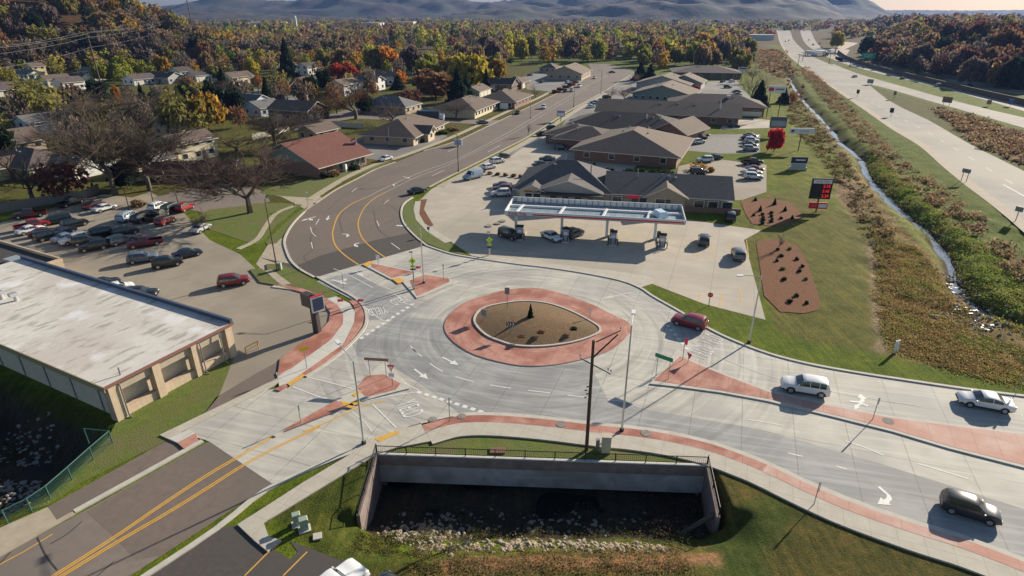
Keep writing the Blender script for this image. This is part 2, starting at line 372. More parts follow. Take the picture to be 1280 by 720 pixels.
me.update(); at_ = me.color_attributes.new('growth', 'FLOAT_COLOR', 'POINT'); at_.data.foreach_set('color', gc.reshape(-1, 4).ravel().astype(np.float32))
me.polygons.foreach_set('use_smooth', np.ones(len(Q), bool)); me.validate()
gm = mat('ground', LAWN, None, rough=.95, spec=.1); n = gm.node_tree; N = n.nodes; L = n.links; b = N['Principled BSDF']
at_n = N.new('ShaderNodeVertexColor'); at_n.layer_name = 'growth'
tc = N.new('ShaderNodeTexCoord')
def nz(scale, det=6, st=None):
    x = N.new('ShaderNodeTexNoise'); x.inputs['Scale'].default_value = scale; x.inputs['Detail'].default_value = det; x.inputs['Roughness'].default_value = .7
    if st:
        mp = N.new('ShaderNodeMapping'); mp.inputs['Scale'].default_value = st[:3]; mp.inputs['Rotation'].default_value[2] = R(st[3]); L.new(tc.outputs['Object'], mp.inputs[0]); L.new(mp.outputs[0], x.inputs['Vector'])
    else: L.new(tc.outputs['Object'], x.inputs['Vector'])
    return x.outputs[0]
def ramp(src, stops):
    r_ = N.new('ShaderNodeValToRGB'); e = r_.color_ramp.elements
    while len(e) < len(stops): e.new(.5)
    for el, (p, c) in zip(e, stops): el.position = p; el.color = (*c, 1)
    L.new(src, r_.inputs[0]); return r_.outputs[0]
def mx(kind, fac, a, b_):
    m_ = N.new('ShaderNodeMix'); m_.data_type = 'RGBA'; m_.blend_type = kind; m_.clamp_result = False
    if isinstance(fac, float): m_.inputs[0].default_value = fac
    else: L.new(fac, m_.inputs[0])
    L.new(a, m_.inputs[6]); L.new(b_, m_.inputs[7]); return m_.outputs[2]
c = mx('MULTIPLY', 1.0, at_n.outputs[0], ramp(nz(.35), [(.3, (.62, .68, .6)), (.5, (1, 1, 1)), (.7, (1.5, 1.25, 1.2))]))
c = mx('MULTIPLY', 1.0, c, ramp(nz(6), [(.25, (.55, .6, .55)), (.5, (1, 1, 1)), (.75, (1.45, 1.35, 1.3))]))
c = mx('MULTIPLY', 1.0, c, ramp(nz(1.0, 5, (2.5, .12, 1, 20)), [(.35, (.72, .8, .72)), (.5, (1, 1, 1)), (.65, (1.3, 1.22, 1.3))]))
brown = ramp(nz(1.6, 8), [(.35, (.35, .42, .30)), (.47, (1, 1, .9)), (.58, (1.75, 1.25, 1.1)), (.7, (2.2, 1.55, 1.5))])
c = mx('MULTIPLY', at_n.outputs[1], c, brown)
L.new(c, b.inputs['Base Color'])
bp = N.new('ShaderNodeBump'); bp.inputs['Distance'].default_value = .12; L.new(nz(7, 4), bp.inputs['Height']); L.new(bp.outputs[0], b.inputs['Normal'])
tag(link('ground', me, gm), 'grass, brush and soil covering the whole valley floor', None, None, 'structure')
if 1:
    # strip that carries the grass verge over the culvert behind the headwall
    m_ = mat('verge_grass', (.080, .120, .012), (.130, .155, .022), 1.2, .95, .05, bscale=8, c3=(.13, .125, .04), s3=.25)
    tag(MB().prism([tuple(at(461, 567.5).xy), tuple(at(893, 582.2).xy), (17, 45.6), (-12.8, 45.6)], -.9, .015).build('grass_verge', m_), 'narrow grass verge between the sidewalk and the ditch railing', None, None, 'structure')

# water
wm = mat('water', (.05, .11, .20), None, rough=.05, spec=.45, bump=.006, bscale=1.2, scale=1)  # blue of the reflected sky is put into the base colour
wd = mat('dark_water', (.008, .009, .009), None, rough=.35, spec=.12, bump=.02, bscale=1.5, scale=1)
wmf = mat('white_water', (.45, .5, .55), (.7, .74, .78), 3, .4)
mb = MB(); mb.strip(CREEK, 1.5, 1.5, -1.95, -1.95); tag(mb.build('creek_water', wm), 'narrow creek with blue sky reflection painted in beside the highway', None, None, 'structure')
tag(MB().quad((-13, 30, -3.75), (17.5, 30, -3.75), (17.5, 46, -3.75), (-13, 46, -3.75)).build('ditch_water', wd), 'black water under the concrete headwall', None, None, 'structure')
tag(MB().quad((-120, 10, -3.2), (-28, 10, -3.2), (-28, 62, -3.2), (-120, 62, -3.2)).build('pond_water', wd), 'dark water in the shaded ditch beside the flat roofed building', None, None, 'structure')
# hills on the horizon
def ridge(name, dist, prof, depth, base, label, col, seed):
    """prof: pixel x, pixel y of the skyline; becomes a real ridge of that height at that distance"""
    xs = np.array(prof[0::2], float); ys = np.array(prof[1::2], float)
    px = np.arange(xs[0], xs[-1], 4.0); py = np.interp(px, xs, ys)
    X0 = (px-640)/F*dist/ (CP - (14-360)/F*SP) * 1.0
    top = np.maximum(CH + (HZ - py)/F*dist, 0)
    rows = 40; t = np.linspace(0, 1, rows)[:, None]
    prof_h = np.where(t < .55, ss(t/.55)**.8, 1-ss((t-.55)/.45)*.9)
    Xg = np.repeat(X0[None], rows, 0)*(1 + 0*t); Yg = dist + (t-.55)*depth + 0*Xg
    n1 = vnoise(Xg+Yg*.35, Yg*.4, 320, seed); n2 = vnoise(Xg, Yg, 130, seed+1); n3 = vnoise(Xg, Yg, 45, seed+2)
    n4 = vnoise(Xg, Yg, 70, seed+5); gul = (n1-.5)*.8 + (n2-.5)*.7 + (n4-.5)*.5
    Zg = top[None]*np.clip(prof_h*(1 + gul*(1-prof_h**2.2)), 0, 1.05) + (n3-.5)*20*prof_h + base
    V = np.stack([Xg, Yg, Zg], -1).reshape(-1, 3); ii = np.arange(len(V)).reshape(rows, -1)
    Q = np.stack([ii[:-1, :-1], ii[:-1, 1:], ii[1:, 1:], ii[1:, :-1]], -1).reshape(-1, 4)
    me = bpy.data.meshes.new(name); me.from_pydata(V.tolist(), [], Q.tolist()); me.update(); shade(me, 180)
    tag(link(name, me, col), label, None, None, 'structure')
hm = mat('hill_woods', (.015, .016, .012), (.07, .042, .032), .028, .95, 2, detail=14, bscale=.05, contrast=(.42, .58), c3=(.035, .045, .025), s3=.004)
mixn = None
ridge('hills', 3900, [-500,14, -200,12, 100,13, 165,11, 190,9, 225,8, 262,2, 300,-6, 340,3, 372,4, 400,-2, 450,-8, 500,-10, 540,-1, 575,1, 605,5, 640,2, 680,-4, 760,-12, 860,-16, 960,-14, 1020,-8, 1048,-2, 1062,8, 1078,15, 1100,18, 1140,19], 1500, -6, 'long wooded ridge on the horizon', hm, 11)
ridge('hills', 2700, [170,20, 230,18, 270,13, 330,15, 420,20, 500,24, 545,20, 600,12, 650,7, 700,10, 760,4, 800,-1, 850,-4, 920,-6, 980,2, 1020,12, 1060,22], 1000, -6, 'nearer wooded spur below the long ridge', hm, 23)
ridge('hills', 7000, [-900,11, -300,10, 0,9, 150,10, 420,2, 560,3, 640,6, 900,8, 1100,12.5, 1200,13, 1300,12, 1600,12, 2200,13], 1500, -6, 'faint far ridge along the horizon', hm, 31)
# ------------------------------------------------------------------ paving
def sheet(name, s, m, z=.02, label=None, sm=0, thick=0.0):
    P = pts(s) if isinstance(s, str) else s
    if sm: P = smooth(P, sm, True)
    o = MB().prism(P, z-thick, z).build(name, M[m]); return tag(o, label, None, None, 'structure')
def kerb(s, wl=.25, wr=.25, h=.14, m='kerb', sm=4, closed=False, z0=0.0, name='kerb', label=None):
    P = pts(s) if isinstance(s, str) else s
    if sm: P = smooth(P, sm, closed)
    return tag(MB().strip(P, wl, wr, z0, h, closed).build(name, M[m]), label, None, None, 'structure')
# lots, lowest layer
sheet('parking_lot', '-160 268 0 278 60 262 110 246 130 243 165 247 188 240 226 262 262 300 300 318 322 338 345 357 380 364 420 382 432 400 420 425 390 446 350 472 310 484 272 497 260 480 150 380 -20 300 -160 330', 'lot_concrete', .02, 'tan concrete parking lot full of parked vehicles')
sheet('parking_lot', '188 248 230 236 300 228 330 240 338 252 300 262 262 268 236 262', 'asphalt_old', .024, 'brown asphalt drive behind the bare oak')
sheet('driveway', '322 240 352 246 382 262 352 298 335 306 320 330 346 357 372 345 360 318 358 300 372 276 384 263 405 248 380 238', 'kerb_old', .022, 'concrete driveway apron between the lawns')
sheet('parking_lot', '512 262 540 236 560 226 640 194 660 180 700 160 722 152 800 200 760 260 952 288 930 300 957 400 880 380 815 355 780 350 740 340 640 328 590 320 560 300 520 275', 'gas_concrete', .02, 'wide concrete forecourt of the fuel station')
sheet('parking_lot', '560 226 640 186 700 160 730 118 760 90 800 90 800 150 720 215 640 235 560 238', 'asphalt_grey', .016, 'row of grey parking lots along the main road')
sheet('parking_lot', '845 225 848 208 890 198 905 200 958 206 958 240 928 250 845 252', 'lot_concrete', .026, 'small lot beside the fuel station')
sheet('parking_lot', '855 188 870 168 950 168 950 192 900 192', 'asphalt_grey', .026, 'grey lot with cars parked in two rows')
sheet('parking_lot', '905 154 930 148 962 150 962 160 900 162', 'gas_concrete', .026, 'lane behind the brick offices')
sheet('parking_lot', '870 118 885 102 920 100 938 122 932 128 880 122', 'asphalt_grey', .026, 'far grey lot behind the offices')
sheet('parking_lot', '408 182 440 176 500 158 560 170 545 178 500 196 470 200 440 195', 'asphalt_grey', .022, 'dark lot beside the red roofed hall')
sheet('parking_lot', '645 100 668 90 710 94 735 98 722 106 696 115 660 112', 'asphalt_grey', .022, 'lot in front of the beige office across the road')
sheet('side_street', '360 155 400 146 440 136 480 140 560 150 640 150 640 158 540 152 480 150 440 148 372 166', 'asphalt_old', .021, 'side street through the houses')
sheet('side_street', '335 112 365 118 380 126 345 132 322 126 260 116 258 110', 'asphalt_grey', .021, 'street between the houses')
sheet('sidewalk', '120 206 150 198 200 212 230 222 222 226 160 210', 'kerb_old', .021, 'pale driveway behind the bare trees')
sheet('path', '248 527 270 497 320 467 352 450 347 472 320 489 227 541', 'asphalt', .03, 'brown asphalt strip beside the building lawn')
sheet('path', '211 550 232 562 72 651 60 634', 'asphalt', .03, 'brown asphalt path beside the lower road')
sheet('path', '60 634 74 651 95 642 0 697 -120 752 -120 712 0 660', 'kerb_old', .026, 'old tan sidewalk at the lower edge')
sheet('parking_lot', '175 722 267 660 299 657 362 700 372 690 362 676 455 712 520 760 100 780', 'asphalt_new', .02, 'dark asphalt lot at the bottom edge')
# roads
ART_L = pts('395 347 377 337 366 327 360 315 357 302 361 290 370 277 382 265 395 255 420 238 445 225 470 212 495 203 530 189 570 177 600 163 640 144 670 130 690 120 722 105 737 93 739 87 735 80')
ART_R = pts('532 307 517 295 504 280 500 266 504 255 515 246 535 234 552 225 572 215 600 201 630 186 652 175 680 158 715 136 750 117 787 94 790 88 760 80')
P = smooth(ART_L, 3) + smooth(ART_R, 3)[::-1]
sheet('road', P, 'asphalt', .034, 'brown asphalt main road curving away between the shops')
sheet('road', '325 322 395 347 532 307 517 295 513 291 470 300 400 320 372 332', 'asphalt_new', .038, 'darker fresh asphalt where the main road meets the roundabout')
sheet('road', pts('95 645 261 552 340 605 160 722 -60 865 -300 1030 -520 981 -300 861'), 'asphalt_old', .03, 'brown asphalt road at the lower left with double yellow lines')
sheet('road', pts('108 640 261 552 340 605 200 695 170 700 140 668'), 'asphalt', .034, 'darker newer stretch of the lower left road')
RND = '395 347 532 307 560 317 585 322 640 330 690 336 740 344 777 352 800 361 815 371 852 392 882 410 915 426 960 443 1010 456 1070 467 1135 477 1210 488 1290 498 1420 516 1900 582 1900 956 1420 760 1290 712 1200 672 1135 651 1060 625 1010 604 960 581 930 569 890 555 840 543 790 535 740 530 690 524 640 520 600 519 565 521 530 528 512 533 495 541 470 552 340 605 261 552 227 541 320 489 360 485 381 470 402 457 425 440 442 424 454 407 455 392 450 381 437 371 420 362'
sheet('roundabout', RND, 'concrete', .042, 'pale concrete roundabout carriageway')
sheet('roundabout', '440 430 497 397 551 400 556 418 568 432 590 447 532 484 480 452 447 446', 'concrete_grey', .046, 'greyer concrete slab west of the central island')
sheet('roundabout', '532 484 588 448 620 456 672 460 712 456 735 451 758 497 800 510 960 540 1100 580 1290 640 1420 680 1900 830 1900 948 1420 757 1290 704 1200 668 1135 647 1060 621 1010 600 960 578 890 552 840 540 790 533 740 528 690 522 640 518 600 517 575 518', 'concrete_grey', .046, 'greyer concrete slabs on the south side')
sheet('roundabout', '395 352 440 340 500 372 520 386 500 400 452 400 450 380', 'concrete_grey', .0465, 'grey approach lanes')
# central island
RING = pts('640 362 607 370 577 381 559 398 556 414 569 430 595 445 640 456.5 672 458.5 705 455 740 446.5 767 436 785 420 790 411 784 403 765 394 740 381.5 700 367 670 361')
kerb(RING, .55, .05, .10, 'kerb', 3, True, label='pale kerb round the truck apron'); sheet('truck_apron', RING, 'red_concrete', .13, 'brick red truck apron round the central island', 3, .1)
INN = pts('640 379 607 385.5 595 395 594 406 607 420 625 428 645 433.5 677 434.5 715 429.5 744 420 750 412 738 403 715 391 690 382 665 378')
ME = MB(); 
Pi = smooth(INN, 3, True); cc = sum(Pi, Vector())/len(Pi)
prev = None
for k in range(7):
    t = k/6; ring = [Vector((cc.x + (p.x-cc.x)*(1-t), cc.y + (p.y-cc.y)*(1-t), .15 + .7*math.sin(t*math.pi/2))) for p in Pi]
    if prev:
        for i in range(len(ring)): j = (i+1) % len(ring); ME.quad(prev[i], prev[j], ring[j], ring[i]) if k < 6 else ME.quad(prev[i], prev[j], ring[i])
    prev = ring
tag(ME.build('mulch_mound', M['mulch_gold'], smooth_=60), 'mounded golden mulch inside the central island', None, None, 'structure')
kerb(INN, .13, .13, .27, 'kerb', 3, True, label='raised kerb round the mulch bed')
# splitter islands
def island(s, sr, label, m='red_concrete'):
    sheet('traffic_island', s, 'kerb', .15, label, 0, .12)
    for q in sr: sheet('island_paving', q, m, .162, None, 0, .02)
island('453 331.5 462 327.5 520 341 545 346 572 352 566 356 530 371 521 374 503 353 488 350', ['463 330 519 341.5 490 348.5 480 343 465 335', '512 352 531 344.5 561 349.5 562 353.5 527 369 521 371'], 'north splitter island with brick red paving')
island('480 452 512 487 495 491 458 501 443 506 430 511 354 541 345 547 341 546 420 502 442 486', ['459 471 480 469.5 501 481 495 488.5 458 498 446 485', '420 502 434 510 360 539 352 540'], 'west splitter island with brick red paving')
E_TOP = '847 437 865 452 900 466 960 489 1035 506 1110 521 1200 533 1290 543 1420 560 1900 622'
E_BOT = '812 481 840 484 900 492 960 503 1035 521 1115 541 1185 562 1290 589 1420 630 1900 781'
a = E_TOP.split(); b_ = E_BOT.split(); b_r = [t for i in range(len(b_)-2, -1, -2) for t in b_[i:i+2]]
sheet('traffic_island', ' '.join(a + b_r), 'kerb', .15, 'long east splitter island widening to the right', 0, .12)
sheet('island_paving', '850 447 870 456 900 468.5 960 491.5 970 494 962 500.5 900 489.5 842 481 817 477', 'red_concrete', .162, 'brick red nose of the east splitter island', 0, .02)
sheet('island_paving', '971 494 1035 508.5 1110 523.5 1200 535.5 1290 546 1420 563 1900 625 1900 777 1420 626 1290 585.5 1185 559 1115 538 1035 518 963 500.8', 'pink_concrete', .162, 'sun bleached pink paving of the east splitter island', 0, .02)
for q in ('453 331.5 462 327.5 467 329 459 335', '490 350 500 348.5 506 353 498 356', '436 508 446 501 453 505 442 509', '425 503 431 510 438 512 444 510 441 506', '440 495 447 491 455 489 444 498'):
    sheet('tactile_paving', q, 'yellow_paint', .17, 'yellow tactile plate')
# bands of red concrete and sidewalks
kerb('345 356 380 361 408 372 424 384 429 393 428 406 414 427 378 462 347 473', .05, 1.0, .13, 'sidewalk', 4, label='inner edge of the west sidewalk', name='sidewalk')
sheet('sidewalk', '347 474 378 452 414 426 430 406 430 393 421 381 405 374 378 363 345 357 380 360 420 371 437 381 443 392 442 407 420 430 381 461 330 490 227 541 213 551 200 545', 'sidewalk', .135, 'pale sidewalk curving past the west corner', 0, .12)
sheet('sidewalk', '347 474 378 452 414 426 429 406 429 393 421 381 405 372 419 373 437 380 444 391 443 404 430 430 402 450 375 470 350 486', 'concrete_new', .14, None, 0, .12)
sheet('paving_band', '350 450 376 430 398 417 411 403 413 392 405 380 380 367 345 357 378 361 406 373 421 382 429 393 429 406 414 426 381 450 347 472', 'red_concrete', .15, 'brick red band inside the west sidewalk', 0, .12)
sheet('paving_band', '444 391 442 383 436 377 445 377 452 385 455 394 453 407 441 424 425 440 402 457 381 471 374 471 402 451 430 431 443 404', 'red_concrete', .15, 'brick red band between the sidewalk and the west kerb', 0, .12)
sheet('paving_band', '343 488 356 481 360 484 350 490', 'red_concrete', .15, None, 0, .1)
sheet('paving_band', '222 555 245 543 248 551 231 563', 'red_concrete', .15, 'small red slab at the end of the path', 0, .1)
sheet('sidewalk', '211 550 236 539 245 543 222 555', 'concrete_new', .15, None, 0, .1)
sheet('tactile_paving', '359 481 378 469 383 470 363 484', 'yellow_paint', .16, 'yellow tactile plate at the west crossing')
kerb('395 347 420 361 437 370 450 380 456 392 455 408 442 425 425 441 402 458 381 471', .35, .0, .14, 'kerb', 4, label='kerb on the west corner of the roundabout')
ST = '527 532 565 522 600 519.5 640 521 690 525.5 740 531.5 790 536.5 840 544 890 556 930 570 960 582 1010 605.5 1060 627 1135 653 1200 673 1290 707 1420 760 1900 956'
def band(line, off0, off1, m, z, name, label):
    P = smooth(pts(line), 4); tag(MB().strip(P, -off0, off1, 0, z).build(name, M[m]), label, None, None, 'structure')
band(ST, -.35, .12, 'kerb', .14, 'kerb', 'kerb along the south side of the roundabout')
band(ST, .12, 1.15, 'red_concrete', .15, 'paving_band', 'brick red band along the south sidewalk')
band('960 582 1010 605.5 1060 627 1135 653 1200 673 1290 707 1420 760 1900 956', .12, 1.15, 'pink_concrete', .155, 'paving_band', 'sun bleached pink band along the south sidewalk')
band(ST, 1.15, 3.0, 'sidewalk', .145, 'sidewalk', 'sidewalk curving along the south side above the ditch')
sheet('sidewalk', '445 559 455 552 480 545 497 539 527 531 565 522 590 526 590 540 560 544 537 553 495 561 471 569 330 655 336 672 352 677 335 691 318 677 297 657 318 644 380 604 440 568', 'sidewalk', .14, 'sidewalk down from the south crossing to the dark lot', 0, .12)
sheet('tactile_paving', '469 550 496 540 500 543 474 554', 'yellow_paint', .155, 'yellow tactile plate at the south crossing')
kerb('175 722 267 661 330 612 400 579 450 560', .0, .45, .13, 'kerb', 3, label='kerb of the lower road beside the dark lot')
kerb('95 642 180 595 255 553', .45, .0, .13, 'kerb', 0, label='pale new kerb of the lower road')
kerb('-60 727 0 697 95 643', .45, .0, .1, 'kerb_old', 0, label='old stained kerb of the lower road')
# kerbs and walks of the main road
kerb('532 307.5 560 317 585 322 640 330 690 336 740 344 777 352 800 361 815 371 852 392 882 410 915 426 960 443 1010 456 1070 467 1135 477 1210 488 1290 498 1420 516 1900 582', .3, .05, .15, 'kerb', 4, label='kerb along the north east side of the roundabout')
sheet('sidewalk', '595 321 640 329 690 335 740 343 777 351 800 360 822 353 810 345 760 338 700 331 650 325 625 321', 'sidewalk', .05, 'broad pale walk between the forecourt and the roundabout')
kerb('532 307.5 517 295 504 280 500.5 266 504 255 515 247', .0, .35, .15, 'kerb', 4, label='kerb of the corner island on the main road')
sheet('lawn', '516 250 506 256 503 266 507 280 520 294 535 305 560 315 583 320 556 300 535 288 522 272 519 258', 'verge_grass', .06, 'grass strip of the corner island')
sheet('sidewalk', '519 252 526 252 524 268 531 280 552 293 567 302 556 304 534 290 520 275 517 262', 'sidewalk', .075, 'pale walk through the corner island')
sheet('mulch_bed', '526 250 534 249 530 262 537 274 542 282 536 284 526 274 523 264', 'mulch', .07, 'strip of brown mulch on the corner island')
kerb('535 234 552 225 572 215 600 201 630 186 652 175 680 158 715 136 750 117 787 94', .0, .5, .12, 'kerb_old', 3, label='kerb on the far side of the main road')
kerb('545 233 580 215 625 192 652 178 690 155 722 135 757 116', .0, 2.0, .05, 'kerb_old', 3, name='sidewalk', label='tan sidewalk on the far side of the main road')
kerb('395 347 377 337 366 327 360 315 357 302 361 290 370 277 382 265', .35, .0, .15, 'kerb', 4, label='kerb on the outside of the main road bend')
kerb('395 255 420 238 445 225 470 212 495 203', .35, .0, .15, 'kerb_old', 3, label='kerb beside the red roofed hall')
kerb('530 189 570 177 600 163 640 144 670 130 690 120 722 105 737 93', .35, .0, .12, 'kerb_old', 3, label='kerb on the house side of the main road')
kerb('392 250 420 232 445 218 480 203 505 196 560 175 598 158 638 139 668 126 690 115', 1.6, .0, .06, 'kerb_old', 3, name='sidewalk', label='tan sidewalk on the house side of the main road')
kerb('300 312 324 300 335 284 348 267 370 258', .9, .0, .06, 'kerb_old', 3, name='sidewalk', label='narrow walk across the bend lawn')
sheet('lawn', '262 262 300 258 322 254 352 254 378 256 366 266 345 282 333 298 322 306 300 300 265 288 236 276', 'verge_grass', .03, 'bright lawn under the bare oak')
sheet('lawn', '386 258 372 266 350 284 332 303 334 306 346 304 358 290 370 275', 'verge_grass', .05, 'grass wedge beside the main road bend')
sheet('lawn', '333 331 350 331 372 340 395 352 425 370 410 374 380 362 355 357 335 345', 'verge_grass', .16, 'grass wedge beside the roundabout entry', 0, .12)
sheet('lawn', '312 338 325 336 350 350 348 358 325 354', 'verge_grass', .16, 'small grass wedge at the lot corner', 0, .12)
sheet('lawn', '324 240 345 233 440 211 490 202 440 222 400 240 386 247 352 245 330 243', 'verge_grass', .04, 'lawn in front of the red roofed hall')
sheet('lawn', '145 528 294 443 274 495 247 528 211 550 150 580 100 605 60 632 30 640 62 620 98 586 135 548', 'verge_grass', .03, 'lawn between the flat roofed building and the path')
sheet('mulch_bed', '926 252 950 248 985 252 998 262 1002 272 980 282 965 283 940 280 932 268', 'mulch', .06, 'mulch bed planted with small conifers')
sheet('mulch_bed', '945 303 960 299 980 301 997 308 1010 330 1025 375 1022 388 1005 392 975 390 955 370 950 335', 'mulch', .06, 'brown mulch bed with young shrubs')
# highway
def road2(l, r, m, z, label, name='highway'):
    P = smooth(pts(l), 3) + smooth(pts(r), 3)[::-1]; sheet(name, P, m, z, label)
HL = '972 38 974 42 976 50 985 65 1005 82 1042 107 1085 135 1122 160 1160 182 1190 207 1222 232 1280 275 1500 460'
road2(HL, '987 38 989 42 992 50 1010 67 1042 82 1072 95 1110 125 1160 150 1212 180 1280 214 1500 325', 'highway_concrete', .03, 'near concrete carriageway of the highway')
road2('1040 81 1067 99 1110 111 1182 132 1280 160 1500 225', '1042 80 1072 92 1135 110 1185 124 1280 147 1500 190', 'highway_concrete', .034, 'middle concrete carriageway of the highway')
road2('1000 38 1001 42 1007 55 1035 72 1080 87 1135 100 1185 112 1280 139 1500 205', '1013 38 1015 42 1022 55 1044 70 1080 79 1160 99 1210 111 1280 127 1500 170', 'highway_concrete', .03, 'far concrete carriageway of the highway')
kerb(HL, .2, 2.4, .026, 'shoulder', 3, name='shoulder', label='brown shoulder of the highway')
road2('1044 74 1046 62 1052 54 1070 50', '1052 78 1060 66 1066 58 1072 54', 'shoulder', .03, 'curved ramp beside the highway', 'ramp')
sheet('side_street', '1095 82 1150 92 1230 112 1290 120 1290 114 1230 104 1160 86 1100 78', 'asphalt_grey', .03, 'frontage street under the wooded rise')
# markings
mw = MB(); my = MB(); mf = MB()
def line(mb, s, wd=.12, z=.052, sm=3, dash=None):
    P = smooth(pts(s), sm*4) if sm else pts(s)
    if not dash: mb.strip(P, wd/2, wd/2, z, z); return
    seq = [P[0]]; on = True; left = dash[0]
    for i in range(len(P)-1):
        a, b = P[i], P[i+1]; d = (b-a).length; p = a
        while d > left:
            p = p + (b-p).normalized()*left; d = (b-p).length
            if on: seq.append(p); mb.strip(seq, wd/2, wd/2, z, z)
            on = not on; seq = [p]; left = dash[0] if on else dash[1]
        left -= d
        if on: seq.append(b)
        else: seq = [b]
# main road
line(my, '448 331 432 320 420 308 416 296 417 285 424 268 440 255 458 247', .22, .046, 3); line(my, '483 323 466 311 453 298 448 284 449 273 457 258 470 247 483 240', .2, .046, 3)
line(my, '489 349 478 342 452 331', .15, .052, 3)
line(mf, '458 247 490 231 530 214 580 195 640 163 690 133 730 110 760 94', .12, .046, 3); line(mf, '483 240 520 222 570 202 640 167 690 137 735 110', .1, .046, 3)
for q in ('388 284 390 291 395 296', '389 303 391 311', '395 281 399 274', '471 276 474 283', '489 304 500 312', '480 255 486 250', '440 240 446 235', '610 190 625 182', '540 220 555 213', '560 190 575 183'): line(mw, q, .13, .047, 0)
# lower left road double lines
for o_ in (0, 2.6):
    line(my, f'60 {724+o_} 140 {673+o_} 200 {632+o_} 250 {599+o_} 297 {571+o_*.9} 345 {543+o_*.8}', .12, .056, 3); line(my, f'68 {725+o_} 145 {678+o_} 210 {640+o_} 260 {609+o_} 306 {580+o_*.9} 345 {559+o_*.8} 400 {533+o_*.5}', .12, .056, 3)
line(my, '380 540 400 532 440 514 460 506 480 502', .15, .056, 3)
line(my, '0 706 30 690 66 668', .1, .04, 0); line(my, '306 720 344 682', .1, .03, 0); line(my, '354 720 384 690', .1, .03, 0); line(my, '340 688 352 677', .1, .03, 0)
# roundabout lanes
line(mw, '440 376 455 384 474 398 483 402 490 398', .12, .056, 3); line(mw, '483 365 496 370 508 380 519 380', .1, .056, 3); line(mw, '440 340 470 354 496 366', .1, .056, 3); line(mw, '417 336 440 346 466 360', .11, .056, 3)
line(mw, '386 472 440 486 452 487', .14, .056, 0); line(mw, '366 484 400 497 425 503', .14, .056, 0)
line(mw, '465 505 480 520 495 535', .14, .056, 0); line(mw, '440 515 455 527 465 540', .1, .056, 0)
line(mw, '455 502 490 495 524 490', .12, .056, 0); line(mw, '494 468 506 479 524 489', .12, .056, 3)
line(mw, '513 433 522 443', .14, .056, 0); line(mw, '515 436 545 460 575 473 620 483 690 492 740 498 800 505', .13, .056, 3, (2.2, 1.7))
line(mw, '935 525 960 529 1000 537 1070 556 1120 575 1210 598', .12, .056, 3, (3, 5)); line(mw, '1147 580 1210 599', .12, .056, 0)
line(mw, '985 567 1003 571', .13, .056, 0); line(mw, '1045 583 1058 587', .13, .056, 0)
line(mf, '640 345 690 352 740 364 790 378 830 396', .12, .056, 3, (1.2, .9)); line(mf, '560 330 600 338 650 345', .1, .056, 3, (1.2, 1.2))
line(mf, '865 428 900 447 960 470 1050 492 1150 508', .1, .056, 3); line(mw, '787 479 812 484 840 488', .12, .056, 0)
line(mf, '455 345 500 330 560 330', .1, .056, 0); line(mf, '395 356 440 345 500 333', .1, .056, 0)
# yield teeth
for (x0, y0, x1, y1, n_) in ((452, 423, 515, 381, 11), (524, 491, 601, 515, 9), (858, 436, 835, 408, 6)):
    A, B = at(x0, y0), at(x1, y1); d = (B-A).normalized(); nn = Vector((-d.y, d.x, 0))
    for k in range(n_):
        c_ = A + (B-A)*(k/(n_-1)); mw.prism([c_-d*.25-nn*.22, c_+d*.25-nn*.22, c_+d*.25+nn*.22, c_-d*.25+nn*.22], .058, .058)
# highway lines
line(mf, '985 50 1000 70 1040 97 1090 128 1160 166 1220 202 1290 245', .25, .05, 3, (4, 8)); line(mf, '1060 93 1120 112 1200 134 1290 158', .2, .05, 3, (4, 8)); line(mf, '1015 57 1050 76 1120 95 1200 112 1290 133', .25, .05, 3, (4, 8))
line(mw, '1254 231 1285 248', .2, .052, 0)
for q in ('933 300 936 322', '870 308 873 325', '889 303 893 324', '911 301 916 322', '928 378 924 360', '900 386 901 365', '873 378 875 366'): line(my, q, .1, .03, 0)
tag(mw.build('road_markings', M['white_paint']), 'white lane lines and yield teeth', None, None, 'structure')
tag(mf.build('road_markings', M['white_faded']), 'worn pale lane lines', None, None, 'structure')
tag(my.build('road_markings', M['yellow_paint']), 'yellow centre lines', None, None, 'structure')
mt_ = MB()
for q in ('47 672 58 695 72 713', '103 652 84 668 64 680', '0 705 14 690', '143 702 120 722', '390 330 380 322 392 310 388 300 394 285', '478 252 500 268 480 280', '470 276 482 272 492 270', '540 219 556 217 575 212', '575 210 612 205 640 188', '430 262 425 275 428 290', '585 193 640 172 690 143', '410 262 445 235 500 212 560 190', '467 262 472 285 490 300'): line(mt_, q, .09, .0445, 3)
tag(mt_.build('tar_seams', M['sealed_asphalt']), 'dark tar seams sealed into the brown asphalt', None, None, 'structure')
# arrows painted in the lanes
AR = {'straight': [(-.09,0),(.09,0),(.09,1.5),(.35,1.5),(0,2.6),(-.35,1.5),(-.09,1.5)],
      'left': [(.1,0),(.1,1.1),(-.05,1.5),(-.5,1.75),(-.5,2.05),(-1.25,1.6),(-.6,1.05),(-.6,1.35),(-.25,1.2),(-.1,.95),(-.1,0)],
      'both': [(.1,0),(.1,1.6),(.3,1.6),(0,2.6),(-.3,1.6),(-.1,1.6),(-.1,1.25),(-.5,1.5),(-.5,1.75),(-1.15,1.35),(-.6,.95),(-.55,1.2),(-.25,1.05),(-.1,.8),(-.1,0)]}
def arrow(kind, x0, y0, x1, y1, flip=1, mt='white_paint', z=.06):
    A, B = at(x0, y0), at(x1, y1); d = (B-A); L_ = d.length/2.3; d.normalize(); nn = Vector((d.y, -d.x, 0))
    tag(MB().prism([A + nn*(p[0]*flip*1.25) + d*(p[1]*L_) for p in AR[kind]], z, z).build('lane_arrow', M[mt]), None, None, None, 'structure')
arrow('straight', 553, 447, 571, 456, mt='white_paint'); arrow('straight', 518, 462, 533, 473)
